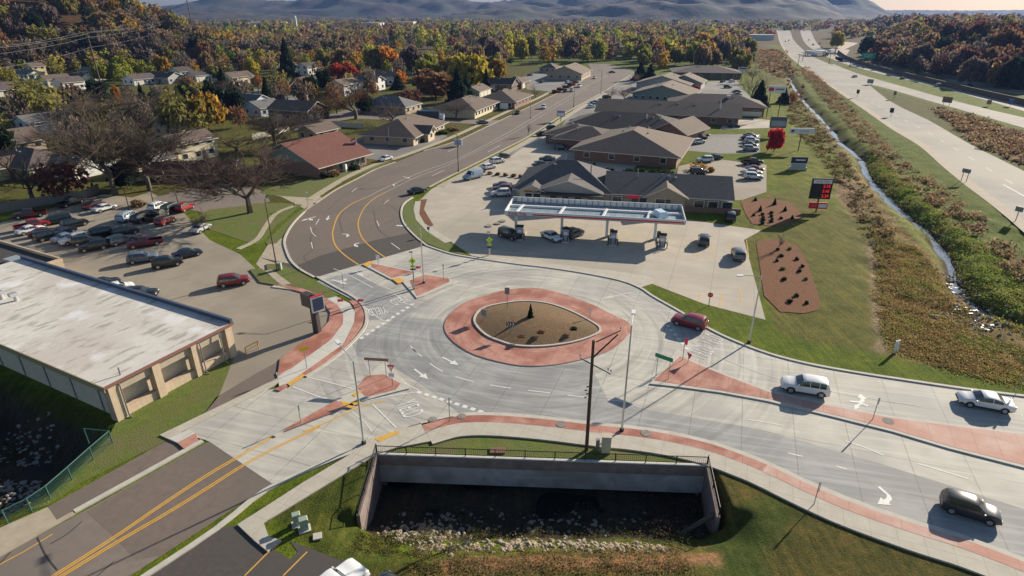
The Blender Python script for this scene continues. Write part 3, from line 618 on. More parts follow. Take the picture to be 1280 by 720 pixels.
arrow('straight', 443, 339, 453, 345); arrow('both', 415, 350, 432, 355); arrow('both', 395, 271, 378, 276, mt='white_paint'); arrow('straight', 411, 270, 409, 275)
arrow('left', 428, 293, 440, 293, -1); arrow('left', 449, 304, 438, 307, 1); arrow('left', 497, 230, 488, 231); arrow('straight', 504, 221, 512, 223)
arrow('left', 1098, 609, 1126, 633, -1); arrow('left', 1062, 502, 1090, 505, 1); arrow('left', 1085, 508, 1068, 502, 1)
arrow('straight', 790, 366, 752, 374, 1, 'white_faded')
# words
def text_mesh(txt, size=1.0, extrude=0.0):
    cu = bpy.data.curves.new('lettering', 'FONT'); cu.body = txt; cu.size = size; cu.align_x = 'CENTER'; cu.align_y = 'CENTER'; cu.extrude = extrude; cu.resolution_u = 3
    o = bpy.data.objects.new('lettering', cu); COL.objects.link(o); dg = bpy.context.evaluated_depsgraph_get(); dg.update()
    me = bpy.data.meshes.new_from_object(o.evaluated_get(dg)); bpy.data.objects.remove(o); return me
sheet('sidewalk', '331 340 340 338 364 356 352 358', 'kerb_old', .17, 'narrow walk through the grass at the lot corner', 0, .02)
def ground_word(txt, x0, y0, x1, y1, h_, mt='white_paint'):
    A, B = at(x0, y0), at(x1, y1); w_ = (B-A).length; ang = math.degrees(math.atan2(B.y-A.y, B.x-A.x))
    me = text_mesh(txt, 1); me.materials.clear(); xs = [v.co.x for v in me.vertices]; ys = [v.co.y for v in me.vertices]
    sx = w_/(max(xs)-min(xs)); sy = h_/(max(ys)-min(ys))
    for v in me.vertices: v.co.x *= sx; v.co.y *= sy
    p = (A+B)/2; o = link('painted_word', me, M[mt], None, (p.x, p.y, .062), R(ang)); tag(o, f'the word {txt} painted in the lane', None, None, 'structure')
ground_word('YIELD', 483, 387, 460, 391, 2.0); ground_word('YIELD', 509, 373, 489, 379, 1.9)
ground_word('YIELD', 505, 503, 517, 521, 2.0, 'white_paint'); ground_word('YIELD', 870, 448, 884, 435, 2.2, 'white_faded'); ground_word('YIELD', 883, 431, 897, 421, 2.0, 'white_faded')
# iron covers
for i, (x, y, r) in enumerate(((701, 532, .45), (807, 543, .45), (541, 526, .4), (577, 522, .4), (622, 280, .6), (628, 277, .6), (611, 283, .6), (1110, 528, .5))):
    p = at(x, y); tag(MB().tube((p.x, p.y, .1), (p.x, p.y, .175), r, r, 16).build('manhole_cover', M['rock_dark']), ['round iron cover in the red band left of the utility pole', 'round iron cover in the red band right of the utility pole', 'iron grate at the kerb near the thin lane sign', 'iron grate at the kerb right of the thin lane sign', 'tank cover on the forecourt, middle of three', 'tank cover on the forecourt, nearest the canopy shadow', 'tank cover on the forecourt, nearest the roundabout', 'round cover in the pink east island'][i], 'cover', 'iron covers')
# ------------------------------------------------------------------ vehicles
pm = mat('car_paint', (.5,.5,.5), None, rough=.28, spec=.5); N_ = pm.node_tree.nodes; oi = N_.new('ShaderNodeObjectInfo'); pm.node_tree.links.new(oi.outputs['Color'], N_['Principled BSDF'].inputs['Base Color']); N_['Principled BSDF'].inputs['Coat Weight'].default_value = .5; N_['Principled BSDF'].inputs['Coat Roughness'].default_value = .05
mat('rim', (.45,.46,.48), None, rough=.35, metal=.7); mat('lamp_clear', (.75,.78,.8), None, rough=.15); mat('lamp_red', (.35,.01,.01), None, rough=.2)
# x from rear 0 to front 1: (x, belt, roof, half width factor)
KND = {
 'sedan': dict(L=4.75, W=.90, st=[(0,.62,.66,.80),(.015,.86,.90,.90),(.06,.96,1.0,.96),(.17,.98,1.03,.985),(.19,.97,1.05,.99),(.32,.95,1.38,1),(.40,.94,1.44,1),(.52,.93,1.45,1),(.58,.92,1.41,1),(.735,.91,1.0,1),(.75,.90,.96,.995),(.90,.80,.86,.97),(.97,.68,.74,.90),(1,.50,.56,.80)], ws=(.585,.735), rw=(.19,.315), side=((.245,.415),(.43,.665)), wh=(.19,.80), r=.33),
 'hatch': dict(L=4.3, W=.88, st=[(0,.62,.70,.82),(.015,.90,.96,.93),(.03,.97,1.05,.97),(.10,.98,1.42,1),(.2,.97,1.50,1),(.45,.95,1.52,1),(.55,.94,1.48,1),(.73,.93,1.03,1),(.75,.92,.98,.995),(.90,.84,.90,.97),(.97,.70,.76,.90),(1,.52,.58,.80)], ws=(.555,.73), rw=(.035,.10), side=((.13,.36),(.375,.655)), wh=(.17,.80), r=.33),
 'suv': dict(L=4.65, W=.93, st=[(0,.64,.70,.86),(.01,.98,1.03,.95),(.02,1.06,1.14,.98),(.075,1.07,1.60,1),(.13,1.06,1.70,1),(.4,1.05,1.74,1),(.56,1.04,1.68,1),(.715,1.03,1.14,1),(.735,1.02,1.10,.995),(.90,.97,1.04,.975),(.97,.84,.90,.92),(1,.58,.64,.84)], ws=(.57,.715), rw=(.025,.072), side=((.105,.235),(.25,.425),(.44,.645)), wh=(.185,.805), r=.37),
 'van': dict(L=5.1, W=.98, st=[(0,.64,.70,.88),(.01,1.0,1.05,.96),(.015,1.08,1.14,.98),(.04,1.08,1.64,1),(.1,1.08,1.76,1),(.5,1.06,1.78,1),(.66,1.04,1.70,1),(.83,1.02,1.14,1),(.85,1.0,1.08,.99),(.94,.9,.97,.96),(.98,.78,.84,.90),(1,.56,.62,.82)], ws=(.67,.825), rw=(.018,.038), side=((.07,.27),(.285,.50),(.515,.745)), wh=(.19,.82), r=.34),
 'cargo': dict(L=5.7, W=1.0, st=[(0,.6,.7,.92),(.005,1.1,1.2,.98),(.01,1.2,2.05,1),(.05,1.2,2.12,1),(.5,1.2,2.14,1),(.66,1.18,2.06,1),(.80,1.12,1.22,1),(.82,1.1,1.18,.99),(.94,.98,1.06,.96),(.98,.8,.88,.92),(1,.56,.62,.86)], ws=(.67,.795), rw=(.006,.0105), side=((.60,.735),), wh=(.2,.83), r=.36),
 'pickup': dict(L=5.75, W=.99, bed=(.02,.385), st=[(0,.66,.72,.90),(.008,1.02,1.04,.96),(.38,1.06,1.08,1),(.39,1.08,1.14,1),(.41,1.08,1.72,1),(.46,1.08,1.80,1),(.6,1.07,1.81,1),(.655,1.06,1.74,1),(.75,1.05,1.18,1),(.765,1.05,1.15,.99),(.93,1.02,1.10,.98),(.98,.92,.98,.93),(1,.62,.68,.87)], ws=(.66,.75), rw=(.392,.409), side=((.43,.545),(.555,.695)), wh=(.185,.835), r=.39),
 'jeep': dict(L=4.5, W=.92, st=[(0,.64,.70,.95),(.01,1.05,1.1,1),(.02,1.1,1.72,1),(.06,1.1,1.82,1),(.5,1.1,1.84,1),(.6,1.09,1.80,1),(.675,1.08,1.16,1),(.69,1.08,1.13,.94),(.95,1.03,1.10,.88),(.99,.9,.96,.86),(1,.62,.68,.84)], ws=(.605,.67), rw=(.013,.019), side=((.06,.26),(.275,.44),(.455,.60)), wh=(.19,.82), r=.40),
}
def car_sec(K, f):
    st = K['st']; i = 0
    while i < len(st)-2 and f > st[i+1][0]: i += 1
    a, b_ = st[i], st[i+1]; t = min(1, max(0, (f-a[0])/(b_[0]-a[0] + 1e-9)))
    zb, zr, wf = (a[j]+(b_[j]-a[j])*t for j in (1, 2, 3)); w_ = K['W']*wf; hc = max(0, zr-zb-.08); z0 = .24 if .05 < f < .95 else .34
    y6 = w_*(.97 - .20*min(1, hc/.62))
    bed = K.get('bed') and K['bed'][0] <= f <= K['bed'][1]
    if bed: return [(0,z0),(w_*.88,z0),(w_,z0+.16),(w_*1.005,zb*.66),(w_*.98,zb),(w_*.97-.07,zb+.01),(w_*.97-.09,.62),(w_*.5,.62),(0,.62)]
    return [(0,z0),(w_*.88,z0),(w_,z0+.16),(w_*1.005,zb*.66),(w_*.97,zb),((w_*.97+y6)/2+.012,(zb+zr-.06)/2),(y6,zr-.05),(y6*.82,zr),(0,zr+.025)]
def car_pt(K, f, v, side=1, off=0.0):
    s_ = car_sec(K, f); i = min(7, int(v)); t = v-i; a, b_ = s_[i], s_[i+1]
    y = a[0]+(b_[0]-a[0])*t; z = a[1]+(b_[1]-a[1])*t; ny_, nz_ = (b_[1]-a[1]), -(b_[0]-a[0]); l_ = math.hypot(ny_, nz_) + 1e-9
    return ((f-.5)*K['L'], side*(y + ny_/l_*off), z + nz_/l_*off)
def patch(mb, K, f0, f1, v0, v1, side, off, nf=3, nv=2):
    for i in range(nf):
        for j in range(nv):
            fa, fb = f0+(f1-f0)*i/nf, f0+(f1-f0)*(i+1)/nf; va, vb = v0+(v1-v0)*j/nv, v0+(v1-v0)*(j+1)/nv
            q = [car_pt(K, fa, va, side, off), car_pt(K, fb, va, side, off), car_pt(K, fb, vb, side, off), car_pt(K, fa, vb, side, off)]
            mb.quad(*(q if side < 0 else q[::-1]))
def make_car(kind, full=True):
    K = KND[kind]; L_, W_ = K['L'], K['W']; root = thing('parked_car' if kind != 'pickup' else 'pickup_truck', 'x', 'car')
    mb = MB(); fs = sorted({s_[0] for s_ in K['st']} | {.3, .5, .65, .85})
    if K.get('bed'): fs = sorted(set(fs) | {K['bed'][0], K['bed'][0]-.002, K['bed'][1]+.002, K['bed'][1]})
    rows = []
    for f in fs:
        s_ = car_sec(K, f); n_ = len(mb.v); x = (f-.5)*L_
        for (y, z) in s_: mb.v.append((x, y, z))
        for (y, z) in s_[-2:0:-1]: mb.v.append((x, -y, z))
        rows.append(n_)
    m_ = 16
    for a, b_ in zip(rows[:-1], rows[1:]):
        for i in range(m_):
            j = (i+1) % m_; mb.f.append((a+i, a+j, b_+j, b_+i)); mb.m.append(1 if i in (0, 1, 14, 15) else 0)
    mb.f.append(tuple(rows[0]+i for i in range(m_))); mb.m.append(0); mb.f.append(tuple(rows[-1]+m_-1-i for i in range(m_))); mb.m.append(0)
    mb.cur = 1
    if full:
        for wx in K['wh']:
            for sd in (-1, 1):
                x = (wx-.5)*L_; P = [(x+math.cos(t)*(K['r']+.09), sd*(W_+.004), K['r']+math.sin(t)*(K['r']+.07)) for t in np.linspace(-.25, math.pi+.25, 12)]
                mb.quad(*(P if sd < 0 else P[::-1]))
        for sd in (-1, 1):
            mb.quad(*[((f-.5)*L_, sd*(W_*.99+.02), z) for f, z in ((.27,.26),(.73,.26),(.73,.34),(.27,.34))])
        mb.box((L_/2-.02, 0, .5), (.06, W_*1.0, .16)); mb.box((-L_/2+.01, 0, .45), (.06, W_*1.2, .14))
        mb.cur = 0
        for sd in (-1, 1): mb.box(((K['ws'][1]-.5)*L_-.12, sd*(W_+.09), K['st'][-4][1]+.06), (.12, .2, .13))
    body = mb.build('body', [pm, M['black']], root, smooth_=38)
    gl = M['glass']
    def wind(nm, rng, v0=5.9, v1=8.0):
        g = MB()
        for sd in (-1, 1): patch(g, K, rng[0]+(rng[1]-rng[0])*.07, rng[1]-(rng[1]-rng[0])*.07, v0, v1, sd, .012, 3, 3)
        return g
    if full:
        wind('windscreen', K['ws']).build('windscreen', gl, root); wind('rear_window', K['rw']).build('rear_window', gl, root)
        for sd in (-1, 1):
            g = MB()
            for a, b_ in K['side']: patch(g, K, a, b_, 4.12, 5.86, sd, .012, 3, 2)
            g.build('side_window', gl, root)
        for wx in K['wh']:
            for sd in (-1, 1):
                t_ = MB().tube((0, -sd*.20, 0), (0, sd*.012, 0), K['r'], K['r'], 16).build('wheel', M['black_rubber'], root, ((wx-.5)*L_, sd*W_, K['r']))
                r_ = MB(); r_.tube((0, 0, 0), (0, sd*.022, 0), K['r']*.66, K['r']*.6, 12); r_.build('rim', M['rim'], t_)
        for sd in (-1, 1):
            h_ = MB(); zf = K['st'][-2][1]-.04; h_.box((L_*.475, sd*W_*.70, zf-.08), (.16, W_*.34, .13)); h_.build('headlight', M['lamp_clear'], root)
            h_ = MB(); zt = K['st'][2][1]-.12; h_.box((-L_*.488, sd*W_*.76, zt), (.09, W_*.28, .16)); h_.build('taillight', M['lamp_red'], root)
    else:
        g = wind('windows', K['ws']); g2 = wind('windows', K['rw']); k = len(g.v); g.v += g2.v; g.f += [tuple(k+i for i in f) for f in g2.f]; g.m += g2.m
        for sd in (-1, 1):
            for a, b_ in K['side']: patch(g, K, a, b_, 4.12, 5.86, sd, .015, 2, 1)
        g.build('windows', gl, root)
        for wx in K['wh']:
            for sd in (-1, 1): MB().tube((0, -sd*.20, 0), (0, sd*.015, 0), K['r'], K['r'], 10).build('wheel', M['black_rubber'], root, ((wx-.5)*L_, sd*W_, K['r']))
    def reg(o): KIDS[o.name] = [c for c in COL.objects if c.parent == o]; [reg(c) for c in KIDS[o.name]]
    reg(root); return root
PROTO = {}
COLR = dict(crimson=(.17,.01,.018), white=(.72,.73,.74), silver=(.42,.43,.45), grey=(.14,.145,.155), charcoal=(.035,.037,.042), black=(.012,.012,.014), navy=(.015,.022,.05), blue=(.05,.10,.22), lightblue=(.30,.38,.48), slate=(.10,.14,.20), maroon=(.16,.012,.022), red=(.30,.014,.02), darkred=(.10,.012,.014), green=(.02,.035,.028), teal=(.04,.08,.09), tan=(.35,.30,.22), olive=(.035,.036,.028), mauve=(.20,.15,.20), wine=(.22,.01,.035))
NAMES = dict(sedan='sedan', hatch='hatchback', suv='suv', van='minivan', cargo='cargo_van', pickup='pickup_truck', jeep='off_road_car')
CATS = dict(sedan='car', hatch='car', suv='car', van='van', cargo='van', pickup='pickup', jeep='car')
PLACED = []
def car(kind, color, rx, ry, fx, fy, label, group, zmid=.6, full=None):
    a, b_ = at(rx, ry, zmid), at(fx, fy, zmid); c_ = (a+b_)/2; ang = math.atan2(b_.y-a.y, b_.x-a.x)
    if full is None: full = c_.y < 175
    key = (kind, full); 
    if key not in PROTO: PROTO[key] = make_car(kind, full); o = PROTO[key]
    else: o = copy_tree(PROTO[key])
    o.name = NAMES[kind] if kind != 'suv' else 'suv'
    o.location = (c_.x, c_.y, .045 if c_.y < 120 else .035); o.rotation_euler = (0, 0, ang); tag(o, label, CATS[kind], group)
    k_ = .80 if 'lowest lane' in label else (.93 if c_.y < 50 else .88); o.scale = (k_, k_*1.03, k_*1.03)
    for ch in COL.objects:
        pass
    CARS.append((o, color)); PLACED.append((c_.x, c_.y, 3.2)); return o
CARS = []
G1 = 'vehicles on the roundabout approaches'; G2 = 'vehicles parked in the tan lot'; G3 = 'vehicles at the fuel station'; G4 = 'vehicles parked along the office lots'; G5 = 'vehicles on the main road'; G6 = 'vehicles on the highway'; G7 = 'vehicles in the lots behind the offices'
for row in '''suv white 1037 488 976 478|white SUV driving beside the red nose of the long east island|1
sedan white 1267 508 1197 495|white sedan with dark sunroof, nearest the right edge on the upper lane|1
suv charcoal 1178 624 1250 646|dark SUV with pale reflecting roof driving on the lowest lane|1
suv wine 882 407 842 397|maroon SUV just leaving the roundabout beside the street name sign|1
suv crimson 271 354 312 348|red SUV standing alone beside the lot exit|2
suv slate 160 325 196 320|slate blue SUV at the front of the tan lot|2
suv black 191 331 227 325|black SUV between the slate blue SUV and the navy sedan|2
sedan navy 218 320 250 313|dark navy sedan parked beyond the black SUV|2
sedan silver 241 290 260 280|silver sedan alone in the tree shadow by the lawn|2
pickup maroon 200 300 162 306|maroon pickup at the right end of the front row|2
suv grey 137 304 166 296|grey SUV directly left of the maroon pickup at the row end|2
suv charcoal 140 293 172 286|charcoal SUV behind the grey SUV|2
van black 114 294 148 287|black minivan in the shaded middle of the tan lot|2
suv black 135 305 98 311|black SUV nearest the camera in the long front row|2
suv green 87 304 130 298|dark green SUV second in the long front row|2
suv white 106 296 78 303|white SUV mostly hidden behind the dark green SUV|2
sedan lightblue 68 300 97 293|light blue sedan in the long front row|2
jeep black 48 298 74 292|black boxy off-road car in the long front row|2
sedan darkred 38 293 68 287|dark red sedan beside the black off-road car|2
sedan white 25 290 50 284|white sedan between the red pickup and the dark red sedan|2
pickup red 16 286 62 277|bright red pickup at the left end of the front row|2
van green 88 272 53 278|dark green minivan in the second row|2
suv black 78 283 108 276|black SUV with pale wheel arch in the second row|2
sedan navy 68 291 88 286|navy sedan squeezed behind the light blue sedan|2
pickup darkred 58 265 17 270|dark red pickup parked by the wooden fence|2
pickup black 74 257 101 249|black pickup parked by the wooden fence|2
sedan darkred 103 260 131 252|dark red sedan between the black pickup and the white sedan|2
sedan white 117 263 143 256|bright white sedan at the edge of the lawn|2
van lightblue 151 275 168 267|light blue minivan seen from behind under the lot lamp|2
suv black 166 277 188 268|black SUV beside the light blue minivan|2
suv white 188 262 208 254|white SUV in the rear group by the drive|2
pickup olive 186 275 208 264|olive pickup in the rear group by the drive|2
van green 206 264 223 256|green minivan in the rear group by the drive|2
suv red 222 263 240 255|bright red SUV at the right end of the rear group|2
hatch red 198 279 214 272|small red hatchback in front of the rear group|2
sedan black 116 357 141 351|black sedan right behind the flat roof edge|2
hatch white 137 362 158 357|white hatchback beside the roof edge|2
suv black 160 369 191 366|black SUV half hidden by the flat roof|2
hatch red -8 323 13 317|red hatchback cut by the left picture edge|2
sedan black 512 240 531 236|dark sedan on the main road bend beside the corner island|5
cargo lightblue 603 217 579 223|pale blue cargo van near the forecourt entrance|4
hatch white 602 210 620 206|white hatchback beside the cargo van|4
suv white 611 203 632 199|white SUV parked by the main road sidewalk|4
sedan black 621 197 638 193|black sedan parked by the main road sidewalk|4
sedan white 489 196 474 200|white sedan in the drive beside the red roofed hall|4
suv white 637 241 615 242|white SUV in the row left of the store|3
suv maroon 639 236 616 236|maroon SUV in the row left of the store|3
sedan teal 639 231 617 231|teal sedan in the row left of the store|3
sedan black 686 204 665 206|black sedan in the lot beside the store roof|4
sedan teal 694 198 674 198|dark teal sedan beside the black sedan near the store roof|4
suv navy 694 184 711 185|navy SUV at the corner of the dark hipped office|4
sedan silver 702 180 716 178|silver sedan behind the navy SUV|4
sedan black 668 168 688 166|black sedan in the grey lot beside the main road|4
suv black 684 161 697 159|black SUV beyond the black sedan by the main road|4
sedan white 745 132 731 134|white sedan in the small lot by the road sign|4
sedan silver 748 130 736 131|silver sedan behind the white one by the road sign|4
sedan blue 751 128 736 127|blue sedan at the back of the trio by the road sign|4
suv black 753 122 764 121|black SUV alone on the grass edged lot|4
suv white 681 131 678 137|silver-white car driving down the left lane of the main road|5
sedan black 650 137 644 144|black car nearest on the far stretch of the main road|5
suv green 709 111 704 116|dark green car heading down beyond the utility pole|5
suv silver 717 110 712 116|silver car beside the dark green car heading down|5
pickup white 728 105 720 110|white pickup following on the main road|5
sedan white 746 95 740 99|white sedan far up the main road|5
sedan black 761 90 769 90|black car turning at the far end of the main road|5
suv lightblue 704 104 716 102|light blue SUV parked by the red hedge|4
suv teal 685 92 694 90|teal SUV beside the beige office wall|4
sedan black 673 103 682 101|black sedan in the middle of the far left lot|4
sedan white 668 91 676 89|white sedan at the back of the far left lot|4
sedan navy 658 94 667 93|navy sedan at the back of the far left lot|4
sedan blue 526 138 540 136|blue sedan on the side street by the brown house|5
sedan mauve 597 153 609 152|plum sedan at the side street corner|5
hatch lightblue 874 105 885 103|light blue hatchback alone behind the green gabled office|7
sedan black 901 102 906 101|black sedan far back behind the green gabled office|7
suv white 911 102 919 101|white SUV far back behind the green gabled office|7
suv green 905 108 915 109|dark green SUV in the far back row|7
sedan grey 916 114 926 114|grey sedan in the far back row|7
sedan black 917 118 927 118|black sedan in the far back row|7
suv charcoal 919 122 929 122|charcoal SUV nearest in the far back row|7
suv white 864 178 882 176|white SUV beside the red bush|7
suv black 866 172 884 172|black SUV behind the white one near the red bush|7
sedan navy 871 168 885 168|navy sedan at the back near the red bush|7
sedan mauve 930 168 947 170|pale mauve sedan at the back of the right hand row|7
sedan darkred 928 171 945 173|dark red sedan second from the back of the right hand row|7
suv white 930 175 950 176|white SUV in the middle of the upper right row|7
sedan charcoal 929 179 947 181|charcoal sedan below the white SUV in the upper right row|7
suv silver 928 185 949 186|silver SUV nearest in the upper right row|7
suv white 893 199 869 200|long white SUV at the head of the small lot|7
sedan black 899 196 888 197|black sedan tucked behind the long white SUV|7
suv black 862 215 885 214|black SUV under the yellow tree|7
pickup black 927 203 953 202|black pickup at the back of the lower right row|7
sedan maroon 932 210 955 211|maroon sedan in the lower right row|7
sedan white 929 214 953 215|white sedan in the lower right row|7
suv white 930 220 954 221|white SUV nearest in the lower right row|7
sedan darkred 903 152 915 152|dark red sedan in the lane behind the offices|7
sedan navy 912 157 924 157|navy sedan in the lane behind the offices|7
jeep charcoal 626 290 648 297|dark off-road car at the leftmost fuel pump|3
sedan white 680 291 699 299|white sedan at the second fuel pump|3
suv navy 710 294 724 289|navy SUV on the far side of the second fuel pump|3
suv charcoal 880 305 880 295|dark SUV with pale roof parked by yellow lines|3
suv grey 925 323 921 312|grey SUV at the right edge of the forecourt|3
suv black 914 275 912 266|black SUV close to the right end of the store|3
pickup white 386 765 434 724|white pickup nose at the bottom picture edge|1
sedan charcoal 448 766 480 735|dark sedan roof at the bottom picture edge|1
sedan silver 1064 96 1073 95|silver sedan on the middle carriageway|6
sedan slate 1124 98 1133 97|slate sedan on the far carriageway|6
suv lightblue 1167 107 1180 106|light blue SUV on the far carriageway|6
sedan black 983 50 981 53|black car far off on the near carriageway, left one|6
sedan charcoal 987 49 985 52|charcoal car far off on the near carriageway, right one|6
sedan black 1010 49 1012 51|black car far off on the far carriageway|6
suv charcoal 1015 55 1018 57|charcoal car second on the far carriageway|6
suv green 1024 53 1026 56|dark green car right of the charcoal one|6
sedan slate 1025 58 1029 60|slate car nearest of the distant cluster|6
sedan blue 1217 106 1206 107|blue sedan on the frontage street under the rise|6'''.split('\n'):
    a_, lab, g_ = row.split('|'); q = a_.split(); 
    o = car(q[0], q[1], *map(float, q[2:6]), lab, {'1':G1,'2':G2,'3':G3,'4':G4,'5':G5,'6':G6,'7':G7}[g_])
# semi trucks on the highway
def semi(x0, y0, x1, y1, label, col):
    a, b_ = at(x0, y0, 2), at(x1, y1, 2); c_ = (a+b_)/2; rz = math.atan2(b_.y-a.y, b_.x-a.x); L_ = 15
    t = thing('semi_truck', label, 'truck', (c_.x, c_.y, .05), rz, G6)
    o = MB().box((-2.2, 0, 2.55), (13.5, 2.5, 2.7)).build('trailer', M['white_metal'], t)
    c2 = MB(); c2.box((6.4, 0, 1.9), (2.2, 2.4, 2.4), top=.92); c2.box((8.0, 0, 1.2), (1.4, 2.2, 1.1)); cb = c2.build('cab', [pm], t); CARS.append((cb, col))
    for wx in (-7.5, -6.4, 4.6, 5.7, 8.0):
        for sd in (-1, 1): MB().tube((wx, sd*.9, .5), (wx, sd*1.25, .5), .5, .5, 10).build('wheel', M['black_rubber'], t)
semi(1008, 66, 1019, 67.5, 'grey trailer truck on the far carriageway, left one', 'white'); semi(1021, 66, 1031, 67, 'grey trailer truck on the far carriageway, middle one', 'grey'); semi(1036, 65, 1044, 63.5, 'pale box truck on the far carriageway, right one', 'navy')
BYP = {}
for c_ in COL.objects:
    if c_.parent: BYP.setdefault(c_.parent.name, []).append(c_)
for o, col in CARS:
    for q in BYP.get(o.name, []) + [o]:
        if q.type == 'MESH': q.color = (*COLR[col], 1)
# ------------------------------------------------------------------ trees
def leafmat(name, translucent=.25):
    m = bpy.data.materials.new(name); m.use_nodes = True; n = m.node_tree; N = n.nodes; L = n.links; b = N['Principled BSDF']; b.inputs['Roughness'].default_value = .8; b.inputs['Specular IOR Level'].default_value = .15
    oi = N.new('ShaderNodeObjectInfo'); at_ = N.new('ShaderNodeVertexColor'); at_.layer_name = 'tint'
    m1 = N.new('ShaderNodeMix'); m1.data_type = 'RGBA'; m1.blend_type = 'MULTIPLY'; m1.inputs[0].default_value = 1; m1.clamp_result = False
    L.new(oi.outputs['Color'], m1.inputs[6]); L.new(at_.outputs[0], m1.inputs[7]); L.new(m1.outputs[2], b.inputs['Base Color'])
    tr = N.new('ShaderNodeBsdfTranslucent'); L.new(m1.outputs[2], tr.inputs[0]); ms = N.new('ShaderNodeMixShader'); ms.inputs[0].default_value = translucent
    L.new(b.outputs[0], ms.inputs[1]); L.new(tr.outputs[0], ms.inputs[2]); L.new(ms.outputs[0], N['Material Output'].inputs[0]); return m
LEAF = leafmat('foliage', .5); BARK = mat('bark', (.075,.058,.045), (.13,.105,.085), 4, .95)
LEAF2 = leafmat('wild_growth', .5)
def cards(C, size, rs, up=.3, aspect=1.0, tint=None):
    """leaf-sized faces at the points C, returns verts, quads and a tint per corner"""
    n = len(C); a = rs.normal(size=(n, 3)); a[:, 2] *= .6; a /= np.linalg.norm(a, axis=1, keepdims=True)
    b = rs.normal(size=(n, 3)); b -= (b*a).sum(1, keepdims=True)*a; b /= np.linalg.norm(b, axis=1, keepdims=True)
    s_ = size*(.6+.8*rs.rand(n))[:, None]; a = a*s_*aspect; b = b*s_
    V = np.stack([C-a-b*.6, C+a*.2-b, C+a+b*.5, C-a*.3+b], 1).reshape(-1, 3)
    return V
def mesh_np(name, V, nv=4, tint=None):
    n = len(V)//nv; me = bpy.data.meshes.new(name); me.vertices.add(len(V)); me.vertices.foreach_set('co', np.ascontiguousarray(V, dtype=np.float32).ravel())
    me.loops.add(len(V)); me.loops.foreach_set('vertex_index', np.arange(len(V), dtype=np.int32)); me.polygons.add(n)
    me.polygons.foreach_set('loop_start', np.arange(0, len(V), nv, dtype=np.int32)); me.polygons.foreach_set('loop_total', np.full(n, nv, dtype=np.int32)); me.update()
    if tint is not None:
        c = me.color_attributes.new('tint', 'FLOAT_COLOR', 'POINT'); T = np.ones((len(V), 4), np.float32); T[:, :3] = np.repeat(tint, nv, 0); c.data.foreach_set('color', T.ravel())
    return me
def crown_pts(rs, n, kind):
    """points through the crown's volume: height 0..1, radius in units of the crown's half width"""
    if kind == 'conifer':
        h = rs.rand(n)**1.4; layer = (h*11) % 1; r = (1-h)**.85*(.55+.45*(1-layer))*(.72+.28*rs.rand(n)**.4); t = rs.rand(n)*2*math.pi
        r *= 1+.18*np.sin(t*3+h*20)
        return np.stack([r*np.cos(t), r*np.sin(t), .04+h*.96-r*.05], 1)
    nc = dict(round=46, broad=60, tall=46)[kind]; B = rs.normal(size=(nc, 3)); B /= np.linalg.norm(B, axis=1, keepdims=True); B *= (.45+.40*rs.rand(nc))[:, None]
    B[:, 2] = np.where(B[:, 2] < -.35, -.35+.2*rs.rand(nc), B[:, 2]); rad = .17+.17*rs.rand(nc)
    w_ = rad**2; k = rs.choice(nc, n, p=w_/w_.sum()); d = rs.normal(size=(n, 3)); d /= np.linalg.norm(d, axis=1, keepdims=True)
    P = B[k] + d*(rad[k]*(.55+.5*rs.rand(n)))[:, None]; P[:, 2] = (P[:, 2]+.55)/1.5
    return P
def crown(seed, n, kind, size, zs=1.0):
    rs = np.random.RandomState(seed); C = crown_pts(rs, n, kind); C[:, 2] *= zs
    V = cards(C, size, rs); cl = vnoise(C[:, 0]*3+seed, C[:, 1]*3+C[:, 2]*2.3, .7, seed)
    tint = (.72+.56*cl)[:, None]*(.8+.4*rs.rand(n, 1))*np.array([1+.25*(cl-.5), 1+.1*(rs.rand(n)-.5), np.ones(n)]).T
    return mesh_np('crown', V, 4, tint)
def branches(seed, levels=4, spread=.9, twigs=True, r0=.03, first=.3):
    """bare limbs and twigs, tree of height 1; returns limb MB and a twig vertex array"""
    rs = random.Random(seed); mb = MB(); tw = []
    def go(p, d, l, r, lv):
        q = p + d*l; mid = p + d*l*.5 + Vector((rs.uniform(-1, 1), rs.uniform(-1, 1), 0))*l*.06
        if lv <= 2: mb.tube(p, mid, r, r*.85, 5, False); mb.tube(mid, q, r*.85, r*.68, 5, False)
        else:
            rr = max(r, .0012); s_ = d.orthogonal().normalized()*rr; s2 = d.cross(s_).normalized()*rr
            tw.append((p-s_, p+s_, q+s_*.4, q-s_*.4)); tw.append((p-s2, p+s2, q+s2*.4, q-s2*.4))
        if lv >= levels: return
        for k in range(4 if lv < levels-1 else 5):
            a = rs.uniform(.08, .4) if k == 0 else rs.uniform(.45, 1.05)*spread; az = rs.uniform(0, 6.28)
            o_ = d.orthogonal().normalized(); o_.rotate(Matrix.Rotation(az, 3, d)); nd = (d*math.cos(a) + o_*math.sin(a)); nd.z += .16; nd.normalize()
            st = q if k == 0 else p + (q-p)*rs.uniform(.35 if lv else .7, 1)
            go(st, nd, l*(rs.uniform(.8, .98) if k == 0 else rs.uniform(.5, .8)), r*(.72 if k == 0 else .5), lv+1)
    go(Vector((0, 0, 0)), Vector((0, 0, 1)), first, r0, 0)
    return mb, np.array([[list(v) for v in t] for t in tw])
